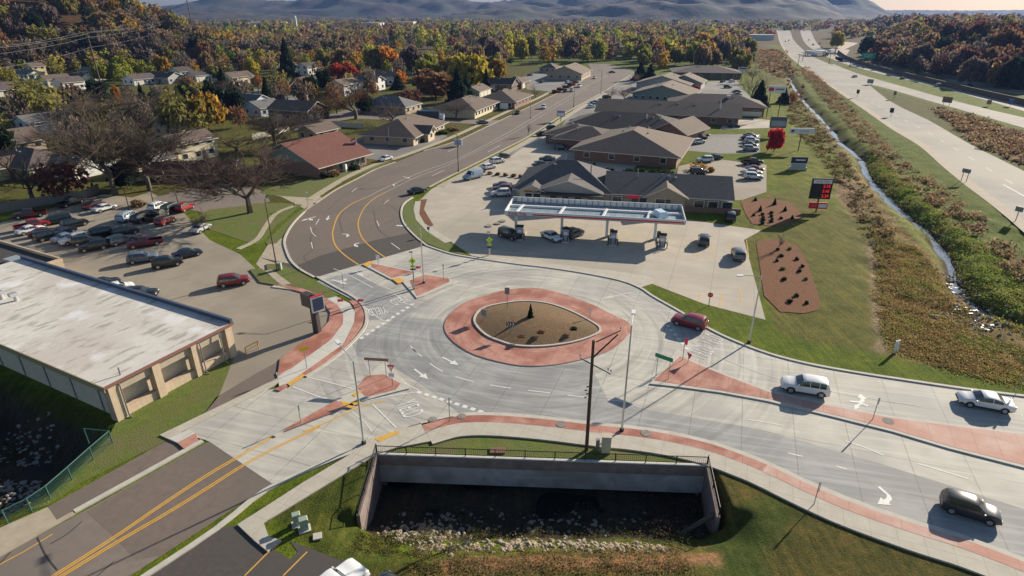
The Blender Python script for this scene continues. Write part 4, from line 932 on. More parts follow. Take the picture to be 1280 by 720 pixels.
def bare_proto(seed, levels, spread, r0=.028, first=.26):
    mb, tw = branches(seed, levels, spread, r0=r0, first=first); top = max(max(v[2] for v in mb.v), tw[..., 2].max())
    s_ = 1/top; mb.v = [(v[0]*s_, v[1]*s_, v[2]*s_) for v in mb.v]; tw = tw*s_
    wid = np.percentile(np.abs(tw[..., 0]), 97)
    rs = np.random.RandomState(seed); n = len(tw); return mb.mesh('trunk'), mesh_np('crown', tw.reshape(-1, 3), 4, .8+.5*rs.rand(n, 1)*np.ones((1, 3))), wid
def trunk_mesh(seed, kind):
    rs = random.Random(seed); mb = MB(); mb.tube((0,0,-.02), (0,0,.22), .032, .024, 7, False)
    if kind == 'conifer': mb.tube((0,0,.22), (0,0,.9), .022, .005, 6, False)
    else:
        for k in range(5):
            a = k*1.257+rs.random(); p = Vector((0,0,.16+.05*k)); q = Vector((math.cos(a)*.2, math.sin(a)*.2, .45+.06*k)); mb.tube(p, q, .016, .009, 5, False); mb.tube(q, q+Vector((math.cos(a)*.1, math.sin(a)*.1, .18)), .009, .004, 5, False)
        mb.tube((0,0,.22), (0,0,.75), .022, .006, 6, False)
    return mb.mesh('trunk')
TP = {}
for k_, (kd, cnt, sz, zs) in {'round': ('round', 1500, .085, 1), 'broad': ('broad', 1700, .08, .9), 'tall': ('tall', 1500, .085, 1), 'conifer': ('conifer', 1500, .075, 1)}.items():
    TP[k_] = [(crown(sd*7+len(k_), cnt, kd, sz, zs), trunk_mesh(sd, kd), 0) for sd in (1, 2, 3)]
TP['sparse'] = [(crown(sd*5, 650, 'round', .06, 1), trunk_mesh(sd, 'round'), 0) for sd in (4, 5, 6)]
TP['bare'] = []
for sd in (3, 8, 15, 21):
    t_, c_, w_ = bare_proto(sd, 5, .85, .016); TP['bare'].append((c_, t_, w_))
TP['barebig'] = []
for sd in (5, 12, 33):
    t_, c_, w_ = bare_proto(sd, 6, .85, .013, .2); TP['barebig'].append((c_, t_, w_))
TCOL = dict(bare=(.115,.092,.076), barered=(.125,.092,.08), twig=(.125,.102,.08), rust=(.21,.115,.06), orange=(.46,.19,.03), red=(.34,.055,.03), gold=(.33,.20,.035), yellow=(.28,.24,.035), lime=(.18,.19,.03), olive=(.17,.155,.045), brown=(.19,.13,.07), dark=(.022,.038,.022), green=(.05,.075,.025), wine=(.14,.06,.05), scarlet=(.5,.04,.05))
TCOL = {k: (v if k in ('red', 'scarlet', 'orange', 'dark', 'wine', 'rust', 'gold') else tuple(min(.6, c*1.35) for c in v)) for k, v in TCOL.items()}
TREES = []
def tree(x, y, h, w_, kind, col, label, group, cat='tree', z=None, name=None):
    """tree standing at world x, y"""
    rs = random.Random(int(x*31+y*17)); z = gz(x, y) if z is None else z
    cm, tm, wid = rs.choice(TP[kind]); nm = name or dict(conifer='conifer_tree', bare='bare_tree', barebig='bare_tree', sparse='thinning_tree').get(kind, 'broadleaf_tree')
    t = thing(nm, label, cat, (x, y, z-.1), rs.uniform(0, 6.28), group)
    if kind in ('bare', 'barebig'): sc = (w_/2/wid, w_/2/wid, h); c = link('crown', cm, LEAF if not cm.materials else [], t); c.scale = sc; c.color = (*TCOL[col], 1); k = link('trunk', tm, BARK if not tm.materials else [], t); k.scale = sc
    else:
        low = .04 if kind == 'conifer' else .16
        c = link('crown', cm, LEAF if not cm.materials else [], t, (0, 0, h*low)); c.scale = (w_/2, w_/2, h*(1-low)*.97); jit = 1+rs.uniform(-.12, .12); c.color = (*[v*jit for v in TCOL[col]], 1)
        k = link('trunk', tm, BARK if not tm.materials else [], t); s_ = max(w_*.55, h*.5); k.scale = (s_, s_, h)
    TREES.append(t); return t
def ptree(px, py, pt, pw, kind, col, label, group='garden trees among the houses', **kw):
    """tree whose foot shows at px, py, top at row pt, pw pixels wide"""
    b = at(px, py); zc = b.y*CP + CH*SP; return tree(b.x, b.y, hgt(px, py, pt), pw*zc/F, kind, col, label, group, **kw)
GN = 'bare trees round the tan lot'; GG = 'garden trees among the houses'; GO = 'trees among the offices'
for row in '''145 244 118 118 barebig twig|tall leafless tree with forked trunk behind the white sedan|N
187 238 132 100 barebig bare|leafless tree with black forked trunk by the wooden fence|N
313 266 152 135 barebig barered|wide leafless oak on the bright lawn before the red roofed hall|N
42 250 165 80 bare bare|leafless tree behind the left end of the wooden fence|N
88 247 196 72 sparse wine|dark red shrubby tree behind the wooden fence|N
160 236 200 42 round dark|dense round evergreen between two leafless trees|N
256 290 262 20 bare twig|small leafless shrub on the island by the drive|N
230 170 138 24 sparse rust|small rust tree beside the cream house|G
20 212 180 30 bare barered|small leafless tree by the left brick house|G
112 165 105 95 barebig twig|broad leafless tree in front of the grey gables|G
55 152 92 70 sparse olive|olive leafing tree left of the power pole|G
96 138 100 34 sparse wine|thin red tree beside the power pole foot|G
148 132 108 12 tall orange|slim orange tree right of the power pole|G
235 170 108 72 sparse olive|olive tree with open crown in the middle of the houses|G
262 165 110 46 broad gold|golden olive tree touching the open olive tree|G
205 165 105 60 bare bare|leafless tree left of the open olive tree|G
179 128 103 12 conifer dark|slim conifer above the grey shrubs|G
280 112 84 20 conifer dark|dark conifer beside the brown split house|G
268 100 80 18 broad olive|olive tree behind the dark conifer|G
245 90 72 20 sparse rust|rust tree behind the white gable|G
301 160 128 26 sparse rust|rust red tree in front of the grey porch house|G
295 190 158 70 bare barered|leafless red twigged tree before the hall roof|G
345 186 128 72 barebig bare|leafless multi stemmed tree behind the hall roof|G
336 136 96 20 conifer dark|narrow conifer beside the oval driveway|G
361 98 48 26 conifer dark|tall conifer behind the yellow gable|G
322 108 94 14 round orange|round orange bush tree at the driveway end|G
390 125 100 22 sparse gold|golden tree beside the white pool cover|G
411 148 110 42 bare bare|leafless street tree left of the bend in the side street|G
445 149 100 56 bare rust|rust twigged street tree on the side street|G
421 142 120 28 bare barered|small leafless tree between the two street trees|G
490 158 120 46 bare bare|leafless tree behind the brown hipped office|G
430 106 76 46 broad red|bright red maple with round crown|G
449 108 86 20 sparse wine|dull red tree right of the red maple|G
486 90 56 36 broad orange|large glowing orange maple|G
471 90 56 34 round olive|olive tree grown together with the orange maple|G
501 106 87 18 round orange|small orange tree above a conifer|G
498 112 94 22 conifer dark|squat conifer under the small orange tree|G
515 95 58 32 tall barered|greyish mauve tree behind the small orange tree|G
545 122 80 62 broad rust|big rust brown tree with wide crown|G
558 116 96 20 sparse orange|orange patch tree beside the big rust tree|G
586 110 62 58 broad yellow|big yellow green tree, right of the rust tree|G
564 100 70 44 broad gold|golden tree behind the rust tree|G
573 128 86 32 conifer dark|large dark conifer beside the garages|G
583 126 96 26 conifer dark|second dark conifer nearest the garages|G
608 113 85 14 conifer dark|narrow conifer left of the dark gabled house|G
571 150 118 40 bare bare|leafless tree in front of the brown hipped office|G
513 135 108 36 sparse wine|dull red tree by the grey bungalow|G
457 142 112 24 round dark|dark hedge tree beside the white dormer house|G
620 100 72 30 broad gold|golden tree behind the dark gabled house|G
388 60 58 5 bare barered|thin twig on the skyline|G
669 122 104 12 bare barered|small leafless tree on the brick office lawn|O
660 170 150 8 bare bare|thin street tree beside the main road|O
763 126 104 14 bare barered|leafless small tree left in the grass strip|O
780 128 104 20 bare barered|leafless small tree right in the grass strip|O
735 92 84 9 round wine|red bush at the corner of the beige office|O
800 100 78 22 conifer dark|dark spruce left at the end of the offices|O
812 101 80 20 conifer dark|dark spruce right at the end of the offices|O
798 104 90 20 bare barered|mauve leafless tree before the dark spruces|O
870 116 106 10 round red|round red tree beside the green gabled office|O
859 176 164 14 round red|bright red bush at the corner of the tan gable|O
873 213 202 26 sparse gold|yellow tree in the small lot|O
967 190 157 23 round scarlet|scarlet tree beside the insurance sign|O
938 132 82 34 bare barered|mauve leafless tree by the brick office|O
948 134 100 26 conifer dark|dark conifer right of the mauve tree|O
940 104 78 20 bare barered|mauve leafless tree far back by the lot|O
934 78 64 20 round green|fresh green tree by the creek bend|O
926 92 62 26 broad olive|olive tree behind the far back row|O
1045 60 38 18 broad yellow|yellow tree beside the curved ramp|O
990 128 112 18 sparse rust|rust bush above the creek|O
979 128 108 16 conifer dark|dark bush under the pole sign|O
742 220 200 8 round dark|small dark bush on the corner|O'''.split('\n'):
    a_, lab, g_ = row.split('|'); q = a_.split(); ptree(*map(float, q[:4]), q[4], q[5], lab, {'N': GN, 'G': GG, 'O': GO}[g_])
# belts of trees: positions in the world, every tree its own height, width and colour
AUTO = []
def keep(x, y, r):
    return all((x-a)**2 + (y-b)**2 > (r+c)**2 for a, b, c in PLACED)
def belt(n, area, hr, mix, seed, sp, avoid=True):
    P = pts(area) if isinstance(area, str) else [Vector((a[0], a[1], 0)) for a in area]; rs = random.Random(seed); x0, x1 = min(p.x for p in P), max(p.x for p in P); y0, y1 = min(p.y for p in P), max(p.y for p in P); got = 0; tries = 0
    while got < n and tries < n*25:
        tries += 1; x, y = rs.uniform(x0, x1), rs.uniform(y0, y1)
        if not inside(np.array([x]), np.array([y]), P)[0]: continue
        if any((x-a[0])**2 + (y-a[1])**2 < sp*sp for a in AUTO[-260:]) or not keep(x, y, sp*.3): continue
        h = rs.uniform(*hr); kd, cl = rs.choice(mix).split(); w_ = h*(rs.uniform(.32, .45) if kd == 'conifer' else rs.uniform(.7, 1.0)); AUTO.append((x, y, h, w_, kd, cl)); got += 1
MIXB = ['sparse bare', 'broad olive', 'broad brown', 'round olive', 'broad lime', 'broad olive', 'conifer dark', 'sparse bare', 'broad lime', 'round brown', 'broad lime', 'tall barered', 'broad yellow', 'sparse rust', 'broad brown', 'broad olive', 'round gold', 'broad brown', 'round green', 'broad barered']
MIXR = ['broad rust', 'round wine', 'broad brown', 'sparse bare', 'broad wine', 'conifer dark', 'round olive', 'broad bare', 'round rust', 'broad bare', 'sparse brown', 'round dark']
MIXH = ['sparse bare', 'broad brown', 'broad bare', 'sparse barered', 'broad olive', 'round dark', 'broad bare', 'broad brown', 'broad rust', 'sparse brown', 'broad bare', 'round olive', 'broad brown', 'round green', 'broad bare', 'sparse bare', 'broad olive', 'broad gold']
# ------------------------------------------------------------------ buildings
def roofm(name, c):
    m = mat(name, tuple(v*.8 for v in c), tuple(min(1, v*1.15) for v in c), 1.3, .92, .01, c3=tuple(v*.9 for v in c), s3=.2)
    joints(m, .9, 22, tuple(v*.6 for v in c), .04, .35, .35); return m
RF = dict(grey=roofm('shingle_grey', (.15,.145,.145)), tan=roofm('shingle_tan', (.185,.140,.112)), brown=roofm('shingle_brown', (.145,.105,.085)), dark=roofm('shingle_dark', (.075,.063,.060)), red=roofm('shingle_red', (.165,.062,.045)), mauve=roofm('shingle_mauve', (.11,.085,.08)), slate=roofm('shingle_slate', (.135,.122,.122)))
def wallm(name, c, brick=False):
    m = mat(name, tuple(v*.9 for v in c), tuple(min(.85, v*1.06) for v in c), 1.5, .85)
    if brick: joints(m, .5, 0, tuple(v*.6 for v in c), .03, .4, .5)
    return m
WL = dict(white=wallm('siding_white', (.66,.66,.64)), cream=wallm('siding_cream', (.60,.53,.38)), yellow=wallm('siding_yellow', (.62,.50,.27)), blue=wallm('siding_blue', (.40,.47,.55)), grey=wallm('siding_grey', (.33,.33,.33)), tan=wallm('wall_tan', (.42,.34,.25)), brick=wallm('wall_brick', (.27,.155,.115), True), brown=wallm('wall_brown', (.15,.10,.075)), stone=wallm('wall_stone', (.52,.42,.30), True), green=wallm('siding_green', (.22,.26,.24)))
TRIM = mat('trim', (.62,.60,.55), None, rough=.6); DOOR = mat('door_paint', (.10,.06,.045), None, rough=.6); GAR = mat('garage_door_paint', (.60,.57,.50), (.54,.51,.45), 3, .6)
def xf(p, cx, cy, rz):
    c_, s_ = math.cos(rz), math.sin(rz); return (cx+p[0]*c_-p[1]*s_, cy+p[0]*s_+p[1]*c_, p[2])
def block(root, cx, cy, w_, d_, h_, kind, wm_, rm_, rise, ov=.6, rz=0.0, wins='fblr', z0=0.0, win=(1.3, 1.2), sill=1.0, gap=3.2, gable_m=None, base=None, hipf=1.0, storeys=1):
    """one wing: ridge along its local x; kind gable or hip"""
    T = lambda x, y, z: xf((x, y, z+z0), cx, cy, rz); a, b = w_/2, d_/2
    mb = MB(); mb.quad(T(-a,-b,-.4), T(a,-b,-.4), T(a,-b,h_), T(-a,-b,h_)); mb.quad(T(a,b,-.4), T(-a,b,-.4), T(-a,b,h_), T(a,b,h_))
    if kind == 'gable':
        mb.quad(T(a,-b,-.4), T(a,b,-.4), T(a,b,h_), T(a,0,h_+rise*.97), T(a,-b,h_)); mb.quad(T(-a,b,-.4), T(-a,-b,-.4), T(-a,-b,h_), T(-a,0,h_+rise*.97), T(-a,b,h_))
    else: mb.quad(T(a,-b,-.4), T(a,b,-.4), T(a,b,h_), T(a,-b,h_)); mb.quad(T(-a,b,-.4), T(-a,-b,-.4), T(-a,-b,h_), T(-a,b,h_))
    mb.build('wall', wm_, root)
    r = MB(); k = rise/b; A, B = a+ov, b+ov; ze = h_-k*ov; th = .16
    if kind == 'gable':
        for s_ in (-1, 1):
            q = [T(-A, s_*B, ze+th), T(A, s_*B, ze+th), T(A, 0, h_+rise+th), T(-A, 0, h_+rise+th)]; lo = [T(-A, s_*B, ze), T(A, s_*B, ze), T(A, 0, h_+rise), T(-A, 0, h_+rise)]
            r.quad(*(q if s_ < 0 else q[::-1])); r.cur = 1
            r.quad(*(lo[::-1] if s_ < 0 else lo))
            r.quad(lo[0], lo[1], q[1], q[0]); r.quad(lo[1], lo[2], q[2], q[1]); r.quad(lo[3], lo[0], q[0], q[3]); r.cur = 0
    else:
        hx = max(a-b*hipf, .05) if kind == 'hip' else a*.05
        E_ = [T(-A,-B,ze), T(A,-B,ze), T(A,B,ze), T(-A,B,ze)]; U = [T(-A,-B,ze+th), T(A,-B,ze+th), T(A,B,ze+th), T(-A,B,ze+th)]; r0, r1 = T(-hx,0,h_+rise+th), T(hx,0,h_+rise+th)
        r.quad(U[0],U[1],r1,r0); r.quad(U[2],U[3],r0,r1); r.quad(U[1],U[2],r1); r.quad(U[3],U[0],r0); r.cur = 1
        for i in range(4): j = (i+1) % 4; r.quad(E_[i], E_[j], U[j], U[i])
        r.quad(*E_[::-1])
    r.build('roof', [rm_, TRIM], root)
    if w_ > 9:
        rv = random.Random(int(w_*13+d_*7+cx)); k_ = rise/b
        for _ in range(2 if w_ < 20 else 4):
            vx = rv.uniform(-a*.45, a*.45); vy = rv.choice((-1, 1))*rv.uniform(.15, .3)*b; vz = h_+rise-k_*abs(vy)
            MB().tube(T(vx, vy, vz-.1), T(vx, vy, vz+.65), .14, .14, 6).box(T(vx+1.2, vy, vz+.12), (.5, .5, .35), rz).build('vent_pipe', M['grey_metal'], root)
    if base: 
        q = MB(); q.box((cx, cy, z0+.35), (w_+.12, d_+.12, 1.0), rz); q.build('brick_base', base, root)
    def win_at(x, y, fz, zz, ww, wh):
        g = MB(); g.box(xf((x, y, zz+z0), cx, cy, rz), (ww+.24 if fz else .10, .10 if fz else ww+.24, wh+.24), rz); f_ = g.build('window', TRIM, root)
        g = MB(); g.box(xf((x + (0 if fz else math.copysign(.03, x)), y + (math.copysign(.03, y) if fz else 0), zz+z0), cx, cy, rz), (ww if fz else .10, .10 if fz else ww, wh), rz); g.build('pane', M['window_glass'], f_)
    ww, wh = win
    for st in range(storeys):
        zz = sill+wh/2+st*2.7
        for fz, key in ((True, 'f'), (True, 'b'), (False, 'l'), (False, 'r')):
            if key not in wins: continue
            ln = w_ if fz else d_; n_ = max(1, int(ln/gap)); y_ = {'f': -b, 'b': b, 'l': -a, 'r': a}[key]
            for i in range(n_):
                t = -ln/2 + ln*(i+.5)/n_
                win_at(*( (t, y_) if fz else (y_, t) ), fz, zz, ww, wh)
def doorp(root, x, y, w_, h_, ax, m_, name='door'):
    MB().box((x, y, h_/2+.02), (w_ if ax else .12, .12 if ax else w_, h_)).build(name, m_, root)
GH = 'houses of the neighbourhood'
def house(px, py, w_, d_, h_, yaw, wc, rc, kind, label, rise=None, wins='fblr', garage=None, chim=False, wing=None, name='house', cat='house', group=GH, **kw):
    p = at(px, py); t = thing(name, label, cat, (p.x, p.y, gz(p.x, p.y)), R(yaw), group)
    block(t, 0, 0, w_, d_, h_*.9, kind, WL[wc], RF[rc], rise or d_*.22, .55, wins=wins, storeys=2 if h_ > 4.6 else 1, **kw)
    if wing: wx, wy, ww, wd, wh, wz = wing; block(t, wx, wy, ww, wd, wh, 'gable', WL[wc], RF[rc], wd*.26, .45, rz=R(wz), wins='r')
    if garage: doorp(t, garage[0], garage[1], garage[2], 2.2, abs(garage[1]) >= d_/2-.1, GAR, 'garage_door')
    doorp(t, w_*.15, -d_/2-.03, 1.0, 2.1, True, DOOR)
    if chim: MB().box((w_*.2, d_*.12, h_+d_*.24+.3), (.9, .7, 1.8)).build('chimney', WL['brick'], t)
    PLACED.append((p.x, p.y, max(w_, d_)*.55)); return t
for row in '''62 170 13 10.5 4.9 65 blue grey gable|two storey house with shaded blue gable end facing the camera
8 189 14 12 3 62 tan brown gable|tan gabled bungalow cut by the left edge of the picture
44 214 17 12 3 -22 tan mauve hip|wide low bungalow with mauve hipped roof behind the wooden fence
100 217 10 9 2.8 -24 white grey gable|grey gabled garage wing house beside the wide low bungalow
0 222 8 7 3 60 yellow brown gable|small yellow walled house at the left picture edge
32 98 22 9 3.2 -25 white grey gable|long white house beneath the left wooded hill
47 94 7 8 5.6 62 yellow brown gable|tall narrow cream gable at the end of the long white house
4 119 15 12 3 62 tan mauve gable|mauve roofed house at the left edge above the green lawn
71 108 11 8 4.2 62 cream brown gable|cream gabled house half hidden by the olive tree
88 112 10 9 4.2 62 white mauve gable|house with bright white steep gable left of the power pole
101 103 11 8 3 -20 white dark gable|low white garage house with dark roof left of the power pole
117 100 9 8 5.4 -20 grey grey gable|grey two storey house behind the power pole
176 105 12 9 3.2 62 white mauve gable|white house with sunlit slanting gable left of the dark roofed house
205 103 18 10 3.4 -20 grey dark gable|long dark roofed house with grey front
229 101 8 9 5.6 62 white dark gable|house with tall thin white gable
252 101 12 9 3.6 62 white dark gable|white house with dark roof beside the rust tree
298 105 13 9 4.4 62 cream brown gable|brown roofed split level house beside the dark conifer
303 90 14 10 3.2 -20 grey dark gable|dark low house behind the split level house
310 137 15 10 3.8 -20 blue slate gable|blue grey house with white porch in front of the street
330 143 10 9 3.4 62 blue grey gable|light roofed blue house in front of the drive
374 149 16 11 4.2 -20 brown brown gable|brown house with tan chimney end beside the green lawn
225 168 11 8 4.0 -20 cream brown gable|cream house with rust bush at its wall
237 198 11 8 5.2 62 cream brown gable|tall cream house above the red carport
187 213 9 6 2.8 62 cream grey gable|small cream shed house behind the forked tree
356 114 14 10 3.4 -20 brown mauve gable|dark brown house beside the golden tree
384 113 9 9 4.6 62 tan brown gable|house with olive cream gable wall beside the pool cover
352 92 8 7 3.6 62 white dark gable|little white slanted gable below the tall conifer
363 91 9 8 4.4 62 yellow brown gable|house with sunlit pale yellow gable
387 93 11 9 5.2 62 white dark gable|dark roofed house with pointed white gable
406 103 9 8 3.6 62 yellow dark gable|small house with sunlit yellow gable top
432 118 11 9 5.2 62 white tan gable|two storey blue white house left of the dormer house
462 112 12 9 4.8 -20 white slate gable|white house with two roof dormers
484 105 13 9 4.6 -20 blue tan gable|tan roofed house behind the dormer house
489 139 19 12 3 -20 tan grey hip|wide grey roofed bungalow behind the plain fence
399 173 9 7 3 62 tan brown gable|small brick garage behind the red roofed hall
507 92 12 9 4 62 blue slate gable|slate roofed house beside the small orange tree
628 112 13 10 3.4 -20 brown dark gable|dark gabled house beside the white trailer
645 129 11 9 3 70 brick brown hip|brick house with white porch posts by the road
645 109 12 10 3.2 70 brick brown hip|brick office beyond the porch house
688 90 13 10 3.2 70 tan brown hip|beige annex at the back of the far left lot
570 76 9 8 4 62 white dark gable|white gable peeping between the far trees
541 74 9 8 4.5 62 cream dark gable|cream gable among dark trees
426 64 9 8 4.5 62 white grey gable|tiny white gable beyond the street trees
612 66 10 8 4.5 62 white grey gable|small white house above the golden tree
520 80 14 9 3.4 -20 tan mauve gable|low mauve roof behind the rust tree
400 79 14 9 3.2 -20 tan brown gable|low tan roofed house at the field edge
760 72 13 9 3.4 -20 cream tan gable|pale low house among the trees at the end of the road
706 68 9 8 4.5 62 cream brown gable|pale gable in the trees above the beige office'''.split('\n'):
    a_, lab = row.split('|'); q = a_.split(); house(float(q[0]), float(q[1]), float(q[2]), float(q[3]), float(q[4]), float(q[5]), q[6], q[7], q[8], lab, garage=(-float(q[2])*.25, -float(q[3])/2-.03, 3.2) if float(q[2]) > 11 else None, chim=('chimney' in lab or 'dormer' in lab))
GB = 'commercial buildings by the road'
def bldg(name, label, x, y, yaw, r, cat='building'):
    t = thing(name, label, cat, (x, y, 0), R(yaw), GB); PLACED.append((x, y, r)); return t
# office with brown hipped roof, left of the main road
t = bldg('office_building', 'brown hipped roof office with sunlit tan wall facing the main road', -31.5, 182, 76, 17); block(t, 0, 0, 25, 15, 2.8, 'hip', WL['stone'], RF['brown'], 3.0, 1.2, gap=4); block(t, -4, -6.5, 6, 5, 2.7, 'gable', WL['stone'], RF['brown'], 1.5, .8, rz=R(-90), wins='r'); doorp(t, 2, -7.6, 1.2, 2.1, True, DOOR)
t = bldg('office_building', 'brown hipped roof office behind the parked dark trailer', at(583, 141).x, at(583, 141).y, 72, 16); block(t, 0, 0, 24, 16, 3.0, 'hip', WL['cream'], RF['brown'], 2.7, 1.0, gap=3, wins='fr')
t = bldg('garage_block', 'row of three pale garage doors under a low roof', at(596, 121).x, at(596, 121).y, 72, 8); block(t, 0, 0, 14, 8, 3, 'gable', WL['cream'], RF['brown'], 1.8, .4, wins='')
for i in range(3): doorp(t, -4.4+i*4.4, -4.03, 3.4, 2.4, True, GAR, 'garage_door')
t = bldg('office_building', 'brick and brown hipped office between the garages and the road', at(630, 131).x, at(630, 131).y, 72, 13); block(t, 0, 0, 22, 16, 3.0, 'hip', WL['brick'], RF['brown'], 2.8, .9, gap=4)
t = bldg('office_building', 'beige office with pale sunlit end across the main road', at(712, 97).x, at(712, 97).y, 72, 15); block(t, 0, 0, 26, 19, 3.4, 'gable', WL['tan'], RF['tan'], 3.6, .8, gap=4, wins='fl')
# red roofed hall
t = bldg('funeral_hall', 'low brick hall with big red shingled gable roof', -47.5, 144.0, 61, 13); block(t, 0, 0, 15.5, 19, 3.0, 'gable', WL['brick'], RF['red'], 3.9, 1.3, wins='', win=(1.6, 1.6)); 
g = MB(); g.quad((-7.80, -8.6, 3.1), (-7.80, 8.6, 3.1), (-7.80, 0, 6.6)); g.build('gable_panel', WL['green'], t)
for i in range(5):
    f_ = MB().box((-1.2+i*1.9, -9.55, 1.6), (1.5, .14, 2.3)).build('window', TRIM, t); MB().box((-1.2+i*1.9, -9.6, 1.6), (1.3, .12, 2.1)).build('pane', M['window_glass'], f_)
doorp(t, -4.5, -9.55, 1.6, 2.2, True, DOOR)
t = bldg('carport', 'long red roofed carport beside the drive', at(245, 224).x, at(245, 224).y, 8, 6)
block(t, 0, 1.5, 15, 3.4, 2.5, 'gable', WL['brown'], RF['red'], 1.2, 1.6, wins='')
for sx in (-6, 0, 6): MB().box((sx, -1.6, 1.2), (.3, .3, 2.4)).build('post', WL['brown'], t)
# flat roofed building in the left foreground
A_ = at(144, 526); B_ = at(293, 443); yaw = math.atan2(B_.y-A_.y, B_.x-A_.x); L1 = (B_-A_).length; L2 = 40.0
t = thing('flat_roofed_building', 'long flat white roofed building with stone pilasters on its sunlit end', 'building', (A_.x, A_.y, 0), yaw, GB)
roof_w = mat('white_roof_membrane', (.60,.57,.52), (.68,.65,.60), .5, .8, c3=(.55,.50,.45), s3=.12)
streaks(roof_w, (.30,.275,.22), .8, (2.0, .7, 0), .55, .64, .7); streaks(roof_w, (.36,.33,.27), 2.4, (2.4, .4, 0), .56, .68, .5); streaks(roof_w, (.80,.82,.85), .3, (1.5, 1.2, 0), .58, .66, .6); streaks(roof_w, (.75,.76,.78), .5, (3, 2, 63), .6, .7, .7)
b1 = MB(); H1 = 3.75
b1.box((L1/2, L2/2+.4, (H1-.4)/2-.2), (L1-.9, L2-.8, H1-.1)); b1.build('wall', wallm('painted_block_wall', (.56,.50,.40)), t)
pil = wallm('pilaster_stone', (.55,.43,.31), True)
for i, wd_ in ((0, 1.0), (1, .75), (2, .75), (3, .8)):
    x_ = [.5, L1*.345, L1*.66, L1-.4][i]; MB().box((x_, -.02, H1/2-.15), (wd_, .95, H1-.02)).build('pilaster', pil, t)
MB().box((L1/2, .02, .35), (L1-.4, .55, 1.0)).build('stone_base', pil, t)
MB().box((L1/2, .02, H1-.55), (L1-.5, .5, .9)).build('recess_shade_panel', wallm('recess_shade_tan', (.40,.34,.26)), t)  # darker band stands in for shade at the top of the recessed bays
for i in range(9): MB().box((.42, 2.2+i*4.4, H1/2-.15), (.10, .12, H1-.3)).build('wall_joint', M['grey_metal'], t)
MB().box((L1/2, L2/2-.25, H1+.02), (L1+.5, L2+.5, .22)).build('roof', roof_w, t)
fas = mat('fascia_paint', (.30,.26,.16), None, rough=.6)
f = MB(); f.box((-.28, L2/2-.25, H1-.1), (.1, L2+.6, .55)); f.build('fascia', fas, t); f = MB(); f.box((L1/2, -.52, H1+.06), (L1+.66, .12, .26)); f.build('fascia', mat('roof_trim', (.22,.10,.08), None, rough=.6), t)
f = MB(); f.box((L1+.22, L2/2-.25, H1+.3), (.3, L2+.3, .5)); f.build('parapet', mat('parapet_blue', (.06,.08,.14), None, rough=.6), t)
for x_, y_ in ((1.0, -.6), (L1-1.6, -.6), (L1*.655+.6, -.6)): MB().path([(x_, y_+.05, H1-.1), (x_, y_, H1-.5), (x_, y_, .2), (x_, y_-.4, .08)], .06).build('downspout', M['grey_metal'], t)
for px_, py_ in ((3, 374), (21, 376)):
    q = at(px_, py_, H1+.1); q = Matrix.Rotation(-yaw, 3, 'Z') @ (q-Vector((A_.x, A_.y, 0))); v_ = MB().tube((q.x, q.y, H1), (q.x, q.y, H1+.8), .22, .22, 10); v_.box((q.x-.15, q.y, H1+.95), (.8, .6, .4)); v_.build('roof_vent', M['steel'], t)
q = at(151, 470, H1); q = Matrix.Rotation(-yaw, 3, 'Z') @ (q-Vector((A_.x, A_.y, 0))); MB().tube((q.x, q.y, H1), (q.x, q.y, H1+.9), .07, .07, 8).build('vent_pipe', M['grey_metal'], t)
# second lower building behind it
q = at(84, 352); t = thing('low_annex', 'low building with dark roof and tan parapet behind the white roof', 'building', (q.x, q.y, 0), yaw+R(90), GB)
MB().box((10.5, 3.2, 1.35), (21, 7, 3.1)).build('wall', WL['stone'], t); MB().box((10.5, 3.2, 2.95), (20.6, 6.6, .1)).build('roof', M['sealed_asphalt'], t)
for c_, d_ in (((10.5, -.2, 3.15), (21, .25, .5)), ((10.5, 6.6, 3.15), (21, .25, .5)), ((.1, 3.2, 3.15), (.25, 7, .5))): MB().box(c_, d_).build('parapet', WL['stone'], t)
MB().box((5, 3, 3.3), (2.2, 1.6, .7)).build('roof_unit', M['steel'], t); MB().box((1.2, 2.2, 3.2), (1.2, 1.2, .5)).build('roof_unit', M['grey_metal'], t); MB().box((1.4, 4.6, 3.25), (.8, .8, .6)).build('roof_unit', M['grey_metal'], t)
PLACED.append((A_.x-12, A_.y+18, 22))
# ---- fuel station store
q = at(645, 252); q2 = at(921, 268); t = bldg('store_building', 'long tan store with slate roof and gabled entrance behind the fuel canopy', q.x, q.y, math.degrees(math.atan2(q2.y-q.y, q2.x-q.x)), 6); PLACED.append((q.x+20, q.y+2, 22))
block(t, 9, 8.4, 18, 16, 2.8, 'hip', WL['tan'], RF['slate'], 3.8, .7, wins='', hipf=.9)
block(t, 28.8, 6.5, 22.4, 12, 2.8, 'gable', WL['tan'], RF['slate'], 2.5, .7, wins='')
block(t, 10.2, 3.0, 8, 12.5, 2.8, 'gable', WL['grey'], RF['slate'], 2.1, .5, rz=R(90), wins='')
block(t, 3.4, 1.4, 5, 5.0, 2.6, 'gable', WL['cream'], RF['slate'], 1.2, .5, rz=R(90), wins='')
block(t, 28.5, 4.2, 9, 7, 2.75, 'gable', WL['tan'], RF['tan'], 1.7, .6, rz=R(90), wins='')
MB().box((21, -.1, .5), (42, .25, 1.1)).build('brick_base', WL['brick'], t)
MB().box((11.0, -1.9, 2.5), (11.6, 1.8, .3)).build('awning', mat('awning_dark', (.05,.045,.045), None, rough=.7), t)
